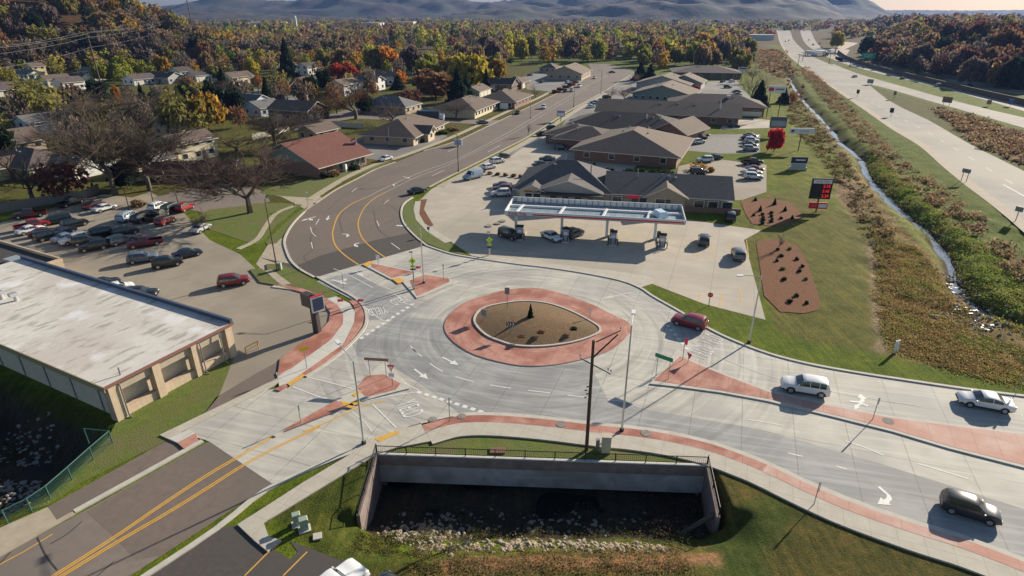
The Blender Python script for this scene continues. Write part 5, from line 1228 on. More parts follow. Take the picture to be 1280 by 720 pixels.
for i, x_ in enumerate((2.7, 4.3, 7.5, 9.8, 12.2, 14.5, 19.5, 24.5, 27.5, 34.5, 37, 39.5)):
    y_ = -1.1 if i < 2 else (-1.02 if i < 6 else (-.05 if i != 8 else -.35)); 
    if i < 2: y_ = -1.12
    f_ = MB().box((x_, y_, 1.5), (1.9 if i > 5 else 1.5, .2, 1.6)).build('window', TRIM, t); MB().box((x_, y_-.06, 1.5), (1.65 if i > 5 else 1.3, .16, 1.4)).build('pane', M['window_glass'], f_)
for x_, y_ in ((22.8, -.1), (28.8, -.35)): doorp(t, x_, y_, 1.1, 2.1, True, DOOR)
sg = mat('store_sign_wood', (.30,.15,.06), None, rough=.7); MB().box((3.4, -1.2, 2.55), (3.0, .12, .35)).build('sign_board', sg, t)
for x_, z_ in ((14, 4.5), (23, 4.2)): MB().tube((x_, 5, z_), (x_, 5, z_+2.2), .12, .12, 8).build('roof_vent', M['grey_metal'], t)
MB().box((22.5, -.4, 2.35), (2.2, .06, .6)).build('pink_banner', M['flag_pink'], t)
# fuel canopy
c4 = [at(631, 262, 4.5), at(857.5, 274, 4.5), at(833, 259, 4.5), at(618, 246, 4.5)]
yaw2 = math.atan2(c4[1].y-c4[0].y, c4[1].x-c4[0].x); LC = (c4[1]-c4[0]).length; DC = 7.8; ZC = -1.5
t = thing('fuel_canopy', 'long white fuel canopy with red stripe and open blue grey top', 'canopy', (c4[0].x, c4[0].y, 0), yaw2, None)
canw = mat('canopy_white', (.70,.71,.72), (.63,.65,.67), 2, .5); deckm = mat('canopy_deck', (.22,.29,.33), (.30,.38,.42), 1, .6); streaks(deckm, (.10,.15,.18), 6, (.25, 30, 0), .5, .6, .8)
MB().box((LC/2, DC/2, 3.58), (LC-.1, DC-.1, .12)).build('deck', deckm, t)
for c_, d_ in (((LC/2, 0, 4.0), (LC, .14, .68)), ((LC/2, DC, 4.1), (LC, .14, .85)), ((0, DC/2, 4.0), (.14, DC-.1, .68)), ((LC, DC/2, 4.0), (.14, DC-.1, .68))): MB().box(c_, d_).build('fascia', canw, t)
MB().box((LC*.5+2.2, -.10, 3.88), (LC-4.8, .05, .22)).build('stripe', M['sign_red'], t)
MB().box((LC+.1, DC/2, 3.88), (.05, DC-.3, .22)).build('stripe', M['sign_red'], t)
MB().box((LC/2, DC*.62, 3.8), (LC-.3, .45, .3)).build('roof_beam', canw, t)
for k in range(4): MB().box((LC*(.07+.245*k), DC*.3, 4.0), (.35, DC*.62, .28), R(-8)).build('roof_beam', canw, t)
for k in range(28): MB().box((.6+k*(LC-1.2)/27, DC-.22, 4.1), (.14, .2, .78)).build('rib', M['grey_metal'], t)
for k in range(7): MB().box((LC-.22, .8+k*(DC-1.6)/6, 4.0), (.2, .14, .6)).build('rib', M['grey_metal'], t)
cyl = MB(); cyl.box((LC*.87, DC*.42, 4.25), (1.6, 2.6, .9), R(25), .75); cyl.build('tarp_bundle', mat('pale_blue_tarp', (.42,.58,.72), (.55,.68,.78), 3, .6), t)
me = text_mesh('Kwik Trip', .74, .03); me.materials.clear(); o = link('lettering', me, M['sign_red'], t, (2.1, -.12, 3.95), 0); o.rotation_euler = (R(90), 0, 0)
me = text_mesh('Kwik Trip', .74, .03); me.materials.clear(); o = link('lettering', me, M['sign_red'], t, (-.12, DC*.45, 3.95), 0); o.rotation_euler = (R(90), 0, R(-90))
def loc2(px_, py_, z=0):
    q = at(px_, py_, z); return Matrix.Rotation(-yaw2, 3, 'Z') @ (q-Vector((c4[0].x, c4[0].y, 0)))
PX = [(645, 292), (702, 293), (758, 296), (818, 299)]
for px_, py_ in PX: q = loc2(px_, py_); MB().box((q.x, q.y, 1.78), (.42, .42, 3.56)).build('post', canw, t)
gp = []
LAB = ['leftmost fuel pump, beside the dark off-road car', 'second fuel pump, between the white sedan and the navy SUV', 'third fuel pump with no car beside it, left of the last one', 'rightmost fuel pump at the end of the canopy']
for i, (px_, py_) in enumerate(((650, 298), (707, 301), (766, 305), (827, 309))):
    q = at(px_, py_); pr = thing('fuel_pump', LAB[i], 'fuel pump', (q.x, q.y, .03), yaw2, 'fuel pumps under the canopy')
    back = at(*PX[i]); ln = (back-q).length
    MB().box((0, ln/2-.2, .09), (1.2, ln+2.0, .18)).build('island_base', M['kerb'], pr)
    MB().box((0, 0, 1.1), (1.0, .75, 1.9)).build('cabinet', mat('pump_grey', (.38,.39,.41), None, rough=.5) if i == 0 else M['pump_grey'], pr); MB().box((0, 0, 2.12), (1.2, .95, .16)).build('top_cap', M['dark_metal'], pr)
    for s_ in (-1, 1): MB().box((0, s_*.39, 1.35), (.62, .04, .5)).build('display', M['sign_white'], pr)
    for s_ in (-1, 1): MB().path([(s_*.52, 0, 1.6), (s_*.75, 0, 1.1), (s_*.62, 0, .5), (s_*.53, .1, 1.1)], .035, n=5).build('hose', M['black_rubber'], pr)
    for s_ in (-1, 1): MB().path([(s_*.75, -.75, 0), (s_*.75, -.75, 1.05), (s_*.35, -.75, 1.05), (s_*.35, -.75, 0)], .07, n=6).build('bollard', M['dark_metal'], pr)
    b2 = MB(); b2.box((-.3, ln+.6, .55), (.6, .55, 1.1)); q2 = b2.build('bin', M['dark_metal'], pr)
# ---- offices behind the store
q = at(792, 193); t = bldg('office_building', 'large hipped office with tan sunlit slope and dark front slope', q.x, q.y, 68, 16)
block(t, 0, 0, 24, 25, 3.0, 'hip', WL['brick'], RF['tan'], 3.6, 1.2, hipf=.72, wins='l', gap=6)
block(t, 6, 14, 15, 13, 3.0, 'hip', WL['brick'], RF['mauve'], 2.2, .9, rz=R(90), wins='l'); block(t, 11, 19, 12, 14, 2.9, 'hip', WL['brick'], RF['mauve'], 2.0, .9, wins='l')
q = at(800, 168); t = bldg('office_building', 'dark hipped office with two small roof vents', q.x, q.y, -20, 16)
block(t, -4, 0, 34, 18, 3.0, 'hip', WL['brick'], RF['dark'], 3.2, 1, wins='f'); block(t, 12, -3, 14, 10, 3.0, 'gable', WL['brick'], RF['tan'], 2.5, .8, rz=R(70), wins='')
for x_ in (2, 6): MB().tube((x_, -3, 4.6), (x_, -3, 6.4), .25, .25, 8).build('roof_vent', M['steel'], t)
q = at(822, 149); t = bldg('office_building', 'very long dark gabled office roof ending in a tan slope', q.x, q.y, -17, 20)
block(t, 3, 2, 46, 18, 3.0, 'gable', WL['brick'], RF['dark'], 2.8, 1, wins='f', gap=5)
MB().tube((20, -2, 4), (20, -2, 7.6), .3, .12, 8).build('roof_vent', M['steel'], t)
q = at(893, 141); t = bldg('office_building', 'brick office with broad brown hipped roof above the right rows', q.x, q.y, -12, 16)
block(t, 0, 2, 32, 17, 3.5, 'hip', WL['brick'], RF['mauve'], 2.8, 1, wins='f', gap=5); MB().box((12, -6.8, 1.0), (6.5, 1.2, 1.6)).build('delivery_dock', M['steel'], t); MB().box((4, -1, 6.0), (1.4, 1.2, .8)).build('roof_unit', M['steel'], t)
q = at(832, 124); t = bldg('office_building', 'green grey office with tall gabled sunlit slope', q.x, q.y, 66, 14)
block(t, 0, 0, 20, 24, 3.2, 'gable', WL['green'], RF['tan'], 3.4, 1, wins='l', gap=3)
q = at(842, 112); t = bldg('office_building', 'office with two thin sunlit gable slopes behind the green one', q.x, q.y, 66, 12)
block(t, 0, 4, 18, 24, 3.4, 'gable', WL['grey'], RF['tan'], 3.4, 1, wins=''); block(t, 10, -4, 14, 16, 3.4, 'gable', WL['grey'], RF['tan'], 3.0, 1, wins='')
q = at(880, 96); t = bldg('office_building', 'low wide dark roofed building at the edge of the trees', q.x, q.y, -10, 16)
block(t, 0, 0, 36, 24, 3.4, 'hip', WL['brown'], RF['mauve'], 2.6, 1, wins='f', gap=6)
# far industrial sheds
for i, (px_, py_, w_, d_, h_, lab) in enumerate(((944, 50, 42, 16, 6, 'low white industrial shed beyond the field'), (240, 38, 70, 30, 8, 'long white warehouse beyond the trees left of the silo'), (298, 37, 60, 30, 8, 'second white warehouse near the silo'), (335, 33, 90, 30, 9, 'cluster of pale factory halls near the ridge foot'), (463, 34, 60, 30, 9, 'pale hall at the foot of the ridge'), (505, 32, 60, 30, 9, 'smaller pale hall right of the first one at the ridge foot'), (1115, 34, 120, 30, 8, 'long pale depot roof beyond the highway trees'), (970, 24, 70, 30, 14, 'white hall far down the valley'))):
    q = at(px_, py_); t = thing('warehouse', lab, 'building', (q.x, q.y, 0), R(-8), 'far pale halls'); MB().box((0, 0, h_/2), (w_, d_, h_)).build('wall', WL['white'], t); MB().box((0, 0, h_+.3), (w_+1, d_+1, .6)).build('roof', M['white_metal'], t)
q = at(371, 39); tag(MB().tube((q.x, q.y, 0), (q.x, q.y, 24), 2.2, 2.2, 16).tube((q.x, q.y, 24), (q.x, q.y, 27), 2.2, .3, 16).build('water_tower', M['white_metal']), 'slim white tower standing above the far trees', 'tower')
# ------------------------------------------------------------------ headwall, railings, poles, signs
cwall = mat('headwall_concrete', (.33,.33,.33), (.45,.45,.46), .9, .85, .01, bscale=12, c3=(.27,.26,.25), s3=.35)
streaks(cwall, (.55,.55,.57), 1, (9, 1, 0), .55, .7, .5)
WA, WB = at(471, 568.5), at(884, 583); ang = math.atan2(WB.y-WA.y, WB.x-WA.x); LW = (WB-WA).length
t = thing('headwall', 'wide grey concrete headwall above the dark culvert', 'wall', (WA.x, WA.y, 0), ang)
MB().box((LW/2, .2, -1.45), (LW+.3, .4, 2.9)).build('wall_face', cwall, t)
MB().box((LW/2, .12, .0), (LW+.5, .42, .16)).build('coping', M['concrete_new'], t)
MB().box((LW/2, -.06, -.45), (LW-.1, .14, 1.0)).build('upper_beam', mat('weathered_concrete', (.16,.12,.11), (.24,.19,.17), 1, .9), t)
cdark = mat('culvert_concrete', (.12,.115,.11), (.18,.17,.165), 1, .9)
MB().box((0.2, 3.2, -2.4), (.5, 5.6, 4.4)).build('culvert_side', cdark, t); MB().box((LW-.2, 3.2, -2.4), (.5, 5.6, 4.4)).build('culvert_side', cdark, t); MB().box((LW/2, 5.2, -2.4), (LW, .4, 4.6)).build('culvert_dark', M['black'], t)  # black sheet at the rear stands in for the culvert's unlit depth
for nm, a_, b_, lab, zz in (('wing_wall', at(471, 566), at(447, 640), 'left concrete wing wall stepping down beside the grass', 1), ('wing_wall', at(884, 580), at(899, 642), 'right concrete wing wall of the ditch', 1)):
    d = b_-a_; L_ = d.length; rz = math.atan2(d.y, d.x); o = MB(); n0 = [(0, -4.4), (L_, -4.4), (L_, -.35), (0, .12)]
    for s_ in (-.13, .13): o.quad(*[(x, s_, z) for x, z in (n0 if s_ < 0 else n0[::-1])])
    for i in range(4): j = (i+1) % 4; o.quad((n0[i][0], -.13, n0[i][1]), (n0[i][0], .13, n0[i][1]), (n0[j][0], .13, n0[j][1]), (n0[j][0], -.13, n0[j][1]))
    tag(o.build(nm, M['weathered_concrete'], None, (a_.x, a_.y, 0), rz), lab, 'wall')
def railing(P, h, label, gap=.16, post=2.4, m='dark_metal', name='railing'):
    t = thing(name, label, 'railing', P[0]); P = [p-P[0] for p in P]; r = MB(); bars = MB()
    for a, b in zip(P[:-1], P[1:]):
        L_ = (b-a).length
        for z in (.12, h): r.tube(a+Vector((0,0,z)), b+Vector((0,0,z)), .035, .035, 6)
        n_ = int(L_/gap)
        for i in range(n_+1): p = a+(b-a)*(i/n_); bars.tube(p+Vector((0,0,.12)), p+Vector((0,0,h)), .013, .013, 4, False)
        n_ = max(1, round(L_/post))
        for i in range(n_+1): p = a+(b-a)*(i/n_); MB().tube(p, p+Vector((0,0,h+.06)), .045, .045, 6).build('post', M[m], t)
    r.build('rail', M[m], t); bars.build('balusters', M[m], t)
u = Vector((math.cos(ang), math.sin(ang), 0)); nn = Vector((-u.y, u.x, 0)); up = Vector((0, 0, .08))
a0 = WA+nn*.15+up; b0 = WB+nn*.15+up
railing([a0, b0], .75, 'long black picket railing on top of the headwall')
railing([WA+Vector((0,0,.2)), at(447, 640)+Vector((0,0,-.3))], .9, 'black picket railing on the left wing wall')
railing([WB+Vector((0,0,.2)), at(899, 642)+Vector((0,0,-.3))], .9, 'black picket railing on the right wing wall')
# fallen trunk beside the right wing
a_ = at(899, 640, -.6); b_ = at(845, 672, -2.8); tag(MB().path([a_, (a_+b_)/2+Vector((0,0,.1)), b_], .22, .14, 8).build('fallen_log', BARK), 'grey fallen log leaning into the ditch by the right wing wall', 'log')
a_ = at(611, 700, -1.3); b_ = at(619, 692, -1.3); tag(MB().path([a_+Vector((0,0,.1)), b_+Vector((0,0,.12))], .09, .09, 6).build('white_pipe', M['sign_white']), 'short white pipe lying on the ditch bank', 'pipe')
# chain link fence by the left ditch
def chainlink(P, h, label):
    m_ = bpy.data.materials.get('green_mesh') or None
    if not m_:
        m_ = mat('green_mesh', (.02,.075,.065), None, rough=.6); n = m_.node_tree; N = n.nodes; L = n.links; tr = N.new('ShaderNodeBsdfTransparent'); ms = N.new('ShaderNodeMixShader'); ms.inputs[0].default_value = .24
        L.new(tr.outputs[0], ms.inputs[1]); L.new(N['Principled BSDF'].outputs[0], ms.inputs[2]); L.new(ms.outputs[0], N['Material Output'].inputs[0])
    t = thing('chain_link_fence', label, 'fence', P[0]); P = [p-P[0] for p in P]; g = MB(); r = MB()
    for a, b in zip(P[:-1], P[1:]):
        g.quad(a, b, b+Vector((0,0,h)), a+Vector((0,0,h))); r.tube(a+Vector((0,0,h)), b+Vector((0,0,h)), .04, .04, 6)
    g.build('mesh_panel', m_, t); r.build('top_rail', mat('green_post', (.05,.13,.11), None, rough=.5) if 'green_post' not in M else M['green_post'], t)
    for p in P: MB().tube(p+Vector((0,0,-.3)), p+Vector((0,0,h+.05)), .05, .05, 6).build('post', M['green_post'], t)
chainlink([at(110, 551), at(141, 554), at(117, 575), at(90, 600), at(63, 624), at(40, 640), at(10, 655)], 1.3, 'green chain link fence along the dark left ditch')
# wooden fence behind the tan lot
def woodfence(P, h, label, m_):
    t = thing('wooden_fence', label, 'fence', P[0]); P = [p-P[0] for p in P]
    for i, (a, b) in enumerate(zip(P[:-1], P[1:])):
        MB().strip([a, b], .04, .04, .05, h).build('board_panel', m_, t)
        n_ = max(1, int((b-a).length/2.6))
        for k in range(n_): p = a+(b-a)*(k/n_); MB().box((p.x, p.y, h/2), (.14, .14, h+.1)).build('post', m_, t)
fm1 = mat('fence_boards', (.16,.15,.14), (.26,.24,.22), 4, .9, stretch=(6, 6, .3)); fm2 = mat('fence_boards_pale', (.40,.37,.32), (.50,.47,.41), 4, .9, stretch=(6, 6, .3))
woodfence([at(-8, 268), at(60, 256), at(105, 250), at(125, 240)], 1.8, 'weathered grey board fence behind the parked pickups', fm1)
woodfence([at(152, 232), at(175, 226), at(222, 216)], 1.9, 'pale board fence below the cream house', fm2)
woodfence([at(405, 158), at(455, 160), at(470, 152), at(410, 148)][:2], 1.6, 'low board fence behind the side street', fm2)
woodfence([at(316, 175), at(340, 170), at(362, 163)], 1.7, 'pale board fence right of the leafless oak', fm2)
woodfence([at(455, 142), at(503, 144)], 1.5, 'dark board fence in front of the wide grey bungalow', fm1)
# ---- poles
def spole(px, py, pt, label, lean=0, kind='arm', dirp=None, m='steel', r=.1, group='street lamps', arm=2.2):
    p = at(px, py); h = hgt(px, py, pt); t = thing('street_lamp', label, 'street lamp', (p.x, p.y, .03), 0, group)
    MB().tube((0,0,0), (0,0,h), r, r*.6, 10).build('pole', M[m], t); MB().tube((0,0,0), (0,0,.35), r*2.0, r*2.0, 10).build('base', M['dark_metal'], t)
    if dirp:
        for dx, dy in dirp:
            d = Vector((dx, dy, 0)).normalized(); MB().path([Vector((0,0,h-.1)), Vector((0,0,h))+d*.5, Vector((0,0,h+.12))+d*arm], .045, .04, 6).build('arm', M[m], t)
            e = d*arm; MB().box((e.x*1.1, e.y*1.1, h+.12), (.75, .32, .12), math.atan2(dy, dx)).build('lamp_head', M['sign_white'] if m == 'steel' else M['dark_metal'], t)
    return t
spole(936, 429, 345, 'steel street lamp on the grass right of the forecourt', dirp=[(-1, -.1)], m='steel')
spole(777, 540, 407, 'tall steel street lamp right of the wooden utility pole', dirp=[(.25, 1)], arm=2.0)
spole(455, 556, 452, 'steel street lamp with long arm by the south crossing', dirp=[(-.55, .8)], arm=3.2)
spole(530, 355, 285, 'steel street lamp on the north splitter island', dirp=[(-1, .15), (.8, -.1)][:1], arm=2.6)
spole(347, 340, 249, 'dark tilted light pole at the west lawn corner', dirp=[(.1, 1)], m='wood_pole', arm=.8)
spole(573, 215, 168, 'dark light pole beside the main road, nearest one', dirp=[(-1, .3)], m='dark_metal', arm=1.6)
spole(717, 134, 103, 'light pole in the middle distance beside the road sign', m='dark_metal', dirp=[(-1, .3)], arm=1.5)
spole(663, 148, 128, 'short light pole on the left side of the main road', m='grey_metal', dirp=[(1, -.3)], arm=1.2)
spole(751, 117, 88, 'light pole with equipment box farther up the road', m='dark_metal', dirp=[(-1, .3)], arm=1.5)
spole(487, 184, 160, 'grey light pole in front of the brown hipped office', m='grey_metal', dirp=[(1, .3)], arm=.9)
spole(448, 200, 176, 'flag style light pole in the dark lot', m='grey_metal', dirp=[(1, .3)], arm=.9)
spole(426, 176, 152, 'thin light pole behind the red roofed hall', m='grey_metal', dirp=[(1, .3)], arm=.9)
spole(162, 263, 238, 'lot light pole beside the light blue minivan', m='dark_metal', dirp=[(1, .3)], arm=.9)
spole(194, 262, 236, 'lot light pole behind the white SUV', m='dark_metal', dirp=[(1, .3)], arm=.9)
spole(223, 256, 241, 'lot light pole behind the bright red SUV', m='dark_metal', dirp=[(1, .3)], arm=.9)
spole(707, 212, 193, 'pedestal lamp in front of the big hipped office', m='grey_metal', dirp=[(1, .3)], arm=.6)
def upole(px, py, pt, label, r=.18, arms=1, yaw=0, cat='utility pole', name='utility_pole', insul=True, tilt=0.0, arml=2.6):
    p = at(px, py); h = hgt(px, py, pt); t = thing(name, label, cat, (p.x, p.y, (gz(p.x, p.y) if p.y > 60 else 0)-.1), R(yaw), 'wooden utility poles'); t.rotation_euler.x = tilt
    MB().tube((0,0,0), (0,0,h), r, r*.7, 10).build('pole', M['wood_pole'], t)
    for k in range(arms):
        z = h-1.2-k*2.0; MB().box((0, r, z), (arml, .12, .14)).build('crossarm', M['wood_pole'], t)
        for s_ in (-.95, -.4, .4, .95): MB().tube((s_*arml/2, r, z+.07), (s_*arml/2, r, z+.3), .06, .05, 6).build('insulator', M['grey_metal'], t)
    return t, Vector((p.x, p.y, 0)), h
t, p, h = upole(733, 563, 424, 'dark wooden utility pole standing before the ditch railing', .17, 0)
# its long double arm swings out towards the road, lower arm set across it
MB().path([(0,0,h-1.6), (2.1, 1.2, h-.15)], .07, .06, 6).build('brace_arm', M['wood_pole'], t); MB().path([(.2,0,h-.15), (2.3, 1.3, h+.15)], .06, .05, 6).build('brace_arm', M['wood_pole'], t)
MB().path([(-.9, .5, h-1.9), (1.4, -.75, h-2.6)], .06, .06, 6).build('crossarm', M['grey_metal'], t)
for q in ((-.9,.5,h-1.75), (1.4,-.75,h-2.4), (1.2,-.6,h-2.35), (2.3,1.3,h+.3)): MB().tube(q, (q[0], q[1], q[2]+.22), .07, .06, 6).build('insulator', M['steel'], t)
for k in range(4): MB().tube((-.15-.12*(k%2), -.1, h-4.2-k*.35), (-.35-.12*(k%2), -.1, h-4.25-k*.35), .05, .05, 6).build('cable_clamp', M['dark_metal'], t)
PW = []
P1, p1, h1 = upole(128, 113, 37, 'tall dark transmission pole left of the orange garden tree', .4, 3, 20, arml=5)
P2, p2, h2 = upole(246, 62, 10, 'tall transmission pole on the skyline above the left neighbourhood', .5, 3, 20, arml=5)
P3, p3, h3 = upole(300, 50, 26, 'small far transmission pole right of the tall skyline one', .4, 2, 20, arml=5)
P4, p4, h4 = upole(-160, 210, 30, 'transmission pole beyond the left picture edge', .4, 3, 20, arml=5)
def wire(a, b, sag, label, r=.035):
    P = [a+(b-a)*(i/16)+Vector((0,0,-sag*4*(i/16)*(1-i/16))) for i in range(17)]; tag(MB().path(P, r, r, 4).build('power_line', M['grey_metal']), label, 'cable', 'overhead wires')
k = 0
for dz, dx in ((1.2, -2.2), (1.2, 2.2), (3.2, 0), (7.5, 0)):
    k += 1; nm = ['uppermost overhead wire', 'second overhead wire', 'third overhead wire', 'lowest overhead wire'][k-1]
    wire(p4+Vector((dx, 0, h1-dz)), p1+Vector((dx, 0, h1-dz)), 2.2, nm+' running left from the tall transmission pole'); wire(p1+Vector((dx, 0, h1-dz)), p2+Vector((dx, 0, h2-dz)), 3.5, nm+' running towards the skyline pole')
# ---- road signs
def face(parent, txt, w_, h_, m_, tm, loc, rz=0, rx=90, shape='rect', sz=None, rim=None):
    mb = MB()
    if shape == 'rect': mb.box((0, 0, 0), (w_, h_, .03))
    elif shape == 'diamond': mb.box((0, 0, 0), (w_*.72, w_*.72, .03), R(45))
    elif shape == 'yield': mb.prism([(-w_/2, h_/2), (w_/2, h_/2), (0, -h_/2)], -.015, .015)
    elif shape == 'octo': mb.tube((0,0,-.015), (0,0,.015), w_/2, w_/2, 8)
    o = mb.build('panel', m_, parent, loc); o.rotation_euler = (R(rx), 0, R(rz))
    if txt:
        me = text_mesh(txt, sz or h_*.5, .004); me.materials.clear(); l = link('lettering', me, tm, o, (0, 0, .022))
    return o
def sign(px, py, pt, label, w_, h_, m_, txt=None, tm=None, shape='rect', yaw=0, posts=1, group='road signs', name='road_sign', z=.15, post='grey_metal', sz=None, cat='sign', sp=None):
    p = at(px, py); h = max(1.2, hgt(px, py, pt)); t = thing(name, label, cat, (p.x, p.y, z if z else gz(p.x, p.y)), R(yaw), group)
    xs = [0] if posts == 1 else [-(sp or w_*.35), (sp or w_*.35)]
    for x in xs: MB().tube((x, .05, -.1), (x, .05, h), .035 if h < 4 else .09, .035 if h < 4 else .08, 6).build('post', M[post], t)
    if m_: face(t, txt, w_, h_, m_, tm or M['black'], (0, -.03, h-h_/2), sz=sz, shape=shape)
    return t, h
# pedestrian crossing signs, lime diamonds with a small plate
def ped(px, py, pt, label, yaw=0):
    t, h = sign(px, py, pt, label, 0, 0, None, yaw=yaw, name='crossing_sign', group='lime pedestrian crossing signs')
    o = face(t, None, .95, .95, M['sign_lime'], None, (0, -.05, h-.5), shape='diamond')
    w_ = MB(); w_.tube((0, .17, .016), (0, .17, .024), .045, .045, 8); w_.prism([(-.05,.11),(.05,.12),(.06,-.02),(.14,-.2),(.08,-.22),(0,-.06),(-.08,-.24),(-.14,-.21),(-.05,0)], .016, .024); w_.prism([(.05,.1),(.16,0),(.13,-.02),(.04,.05)], .016, .024); w_.build('walking_figure', M['black'], o)
    o2 = face(t, None, .6, .32, M['sign_lime'], None, (0, -.05, h-1.25)); a2 = MB(); a2.prism([(.15,.1),(-.1,-.05),(-.05,-.1),(-.2,-.1),(-.17,.03),(-.13,0),(.12,.14)], .016, .024); a2.build('arrow', M['black'], o2)
    MB().box((0, -.02, h-1.7), (.7, .1, .16)).build('beacon_bar', M['black'], t); MB().box((0, .0, .45), (.2, .2, .9)).build('pedestal', M['steel'], t); MB().tube((0,0,h), (0,0,h+.7), .03, .03, 6).build('mast', M['grey_metal'], t); MB().box((-.12, 0, h+.75), (.5, .35, .04)).build('solar_panel', M['black'], t)
ped(518, 362, 323, 'lime pedestrian sign with beacon on the north splitter island', 8)
ped(612, 319, 297, 'lime pedestrian sign on the walk beside the canopy shadow', 5)
ped(461, 548, 526, 'lime sign low on the south crossing lamp', 20) if 0 else None
sign(384, 462, 435, 'yellow sign bag on a thin post beside the west sidewalk', .9, .45, M['sign_yellow'], yaw=30, shape='rect')
sign(473, 333, 320, 'small white keep right sign at the tip of the north island', .5, .75, M['sign_white'], yaw=-10)
sign(555, 351, 331, 'dark edge-on sign near the east tip of the north island', .06, .8, M['dark_metal'], yaw=80)
t, h = sign(473, 473, 449, 'long brown route sign on two posts on the west splitter island', 2.5, .32, M['sign_brown'], yaw=-6, posts=2, sp=.85)
t, h = sign(491, 484, 457, 'red and white yield sign on the west splitter island', 0, 0, None, yaw=-5)
o = face(t, None, .8, .7, M['sign_red'], None, (0, -.05, h-.4), shape='yield'); MB().prism([(-.22, .17), (.22, .17), (0, -.17)], .016, .026).build('inner_field', M['sign_white'], o); face(t, 'YIELD', .6, .5, M['sign_white'], M['black'], (0, -.05, h-1.2), sz=.15)
sign(377, 530, 509, 'thin green edge-on street name sign at the lower island tip', .08, .5, M['sign_green'], yaw=70)
sign(563, 528, 499, 'thin dark sign pole in the red band south of the roundabout', .05, .9, M['dark_metal'], yaw=85)
t, h = sign(827, 473, 446, 'green street name sign on two posts at the nose of the east island', 1.9, .45, M['sign_green'], yaw=-38, posts=2)
t, h = sign(853, 452, 424, 'thin post with pink survey flag on the east island', 0, 0, None, name='flagged_post'); MB().quad((0,0,h), (.35,.1,h-.1), (.3,.05,h-.9), (.02,0,h-.8)).build('pink_flag', M['flag_pink'], t)
t, h = sign(860, 455, 443, 'pale red backed yield sign facing away on the east island', 0, 0, None, yaw=120); face(t, None, .75, .7, M['sign_red'], None, (0, -.05, h-.4), shape='yield'); 
sign(1091, 526, 499, 'dark edge-on sign on the pink east island', .08, .7, M['dark_metal'], yaw=75, z=.16)
t, h = sign(1018, 632, 604, 'dark edge-on parking sign on the grass by the lower sidewalk', .1, .9, M['sign_brown'], yaw=65, z=.1)
sign(1271, 492, 456, 'grey sign cut by the right picture edge', .5, .9, M['grey_metal'], yaw=60, z=.05)
sign(372, 312, 298, 'black edge-on sign on the bend lawn', .1, .7, M['dark_metal'], yaw=60) if 0 else None
sign(369, 265, 253, 'thin black sign post on the bend lawn', .08, .8, M['black'], yaw=60, z=.05)
sign(385, 258, 240, 'round white speed sign by the bend lawn', .6, .6, M['sign_white'], yaw=-20, z=.05, shape='octo')
sign(375, 340, 333, 'small grey sign post at the lot entrance', .1, .4, M['grey_metal'], yaw=30) 
sign(430, 360, 345, 'thin grey sign pole at the west kerb', .1, .8, M['grey_metal'], yaw=70)
sign(536, 295, 284, 'small blue sign on the corner island walk', .5, .5, mat('sign_blue', (.05,.12,.4), None, rough=.5), yaw=-20, z=.08)
sign(634, 390, 365, 'grey sign back at the west side of the central mulch', .6, .9, M['grey_metal'], yaw=-8, z=.6)
sign(605, 404, 390, 'double bladed grey sign in the red truck apron', .7, .8, M['grey_metal'], yaw=-20, z=.3)
sign(737, 400, 391, 'thin pale marker on the right side of the mulch island', .15, .8, M['sign_white'], yaw=-8, z=.5)
t, h = sign(638, 421, 407, 'striped chevron plate in the front of the mulch island', .9, .6, M['black'], None, yaw=-3, z=.5)
for q in (-.28, 0, .28): MB().prism([(q-.1,-.25),(q+.05,0),(q-.1,.25),(q-.02,.25),(q+.14,0),(q-.02,-.25)], -.04, .05).build('chevron', M['sign_white'], t).matrix_local = Matrix.Translation((0, -.06, h-.3)) @ Matrix.Rotation(R(90), 4, 'X')
for q, lab in (((423, 383), 'crumpled pink survey flag beside the west kerb'), ((448, 383), 'pink survey flag lying at the yield line corner'), ((520, 341), 'pink survey flag on the north crossing')):
    p = at(*q); t = thing('survey_flag', lab, 'flag', (p.x, p.y, .14), 0, 'pink survey flags'); MB().tube((0,0,0), (0,0,.9), .015, .015, 5).build('wire_stem', M['grey_metal'], t); MB().quad((0,0,.9), (.75,.1,.8), (.6,.2,.45), (0,0,.5)).build('cloth', M['flag_pink'], t)
p = at(886, 382); t = thing('stop_sign', 'red stop sign on a short post at the forecourt edge', 'sign', (p.x, p.y, .03), R(-15)); MB().tube((0,0,0), (0,0,1.7), .04, .04, 6).build('post', M['dark_metal'], t); face(t, 'STOP', .7, .7, M['sign_red'], M['sign_white'], (0, -.06, 1.5), shape='octo', sz=.24)
# yellow striping posts, cabinets
for (px, py, w_, d_, h_, lab, m_) in ((372, 656, .5, .42, .95, 'pale green utility cabinet, left one on the grass', 'cab'), (381, 662, .55, .45, .95, 'pale green utility cabinet, right one on the grass', 'cab')):
    p = at(px, py); t = thing('utility_cabinet', lab, 'cabinet', (p.x, p.y, .02), R(25), 'utility cabinets'); cm = M.get('cabinet_green') or mat('cabinet_green', (.27,.34,.27), (.33,.40,.32), 3, .6)
    MB().box((0,0,h_/2), (w_, d_, h_)).build('housing', cm, t); MB().box((0,0,h_+.05), (w_+.1, d_+.1, .1), 0, .85).build('lid', cm, t); MB().box((0,0,.04), (w_+.3, d_+.3, .1)).build('pad', M['kerb'], t)
p = at(397, 671); tag(MB().box((p.x, p.y, .05), (.6, .6, .12), .3).build('concrete_lid', M['kerb']), 'square concrete lid in the grass near the green cabinets', 'lid')
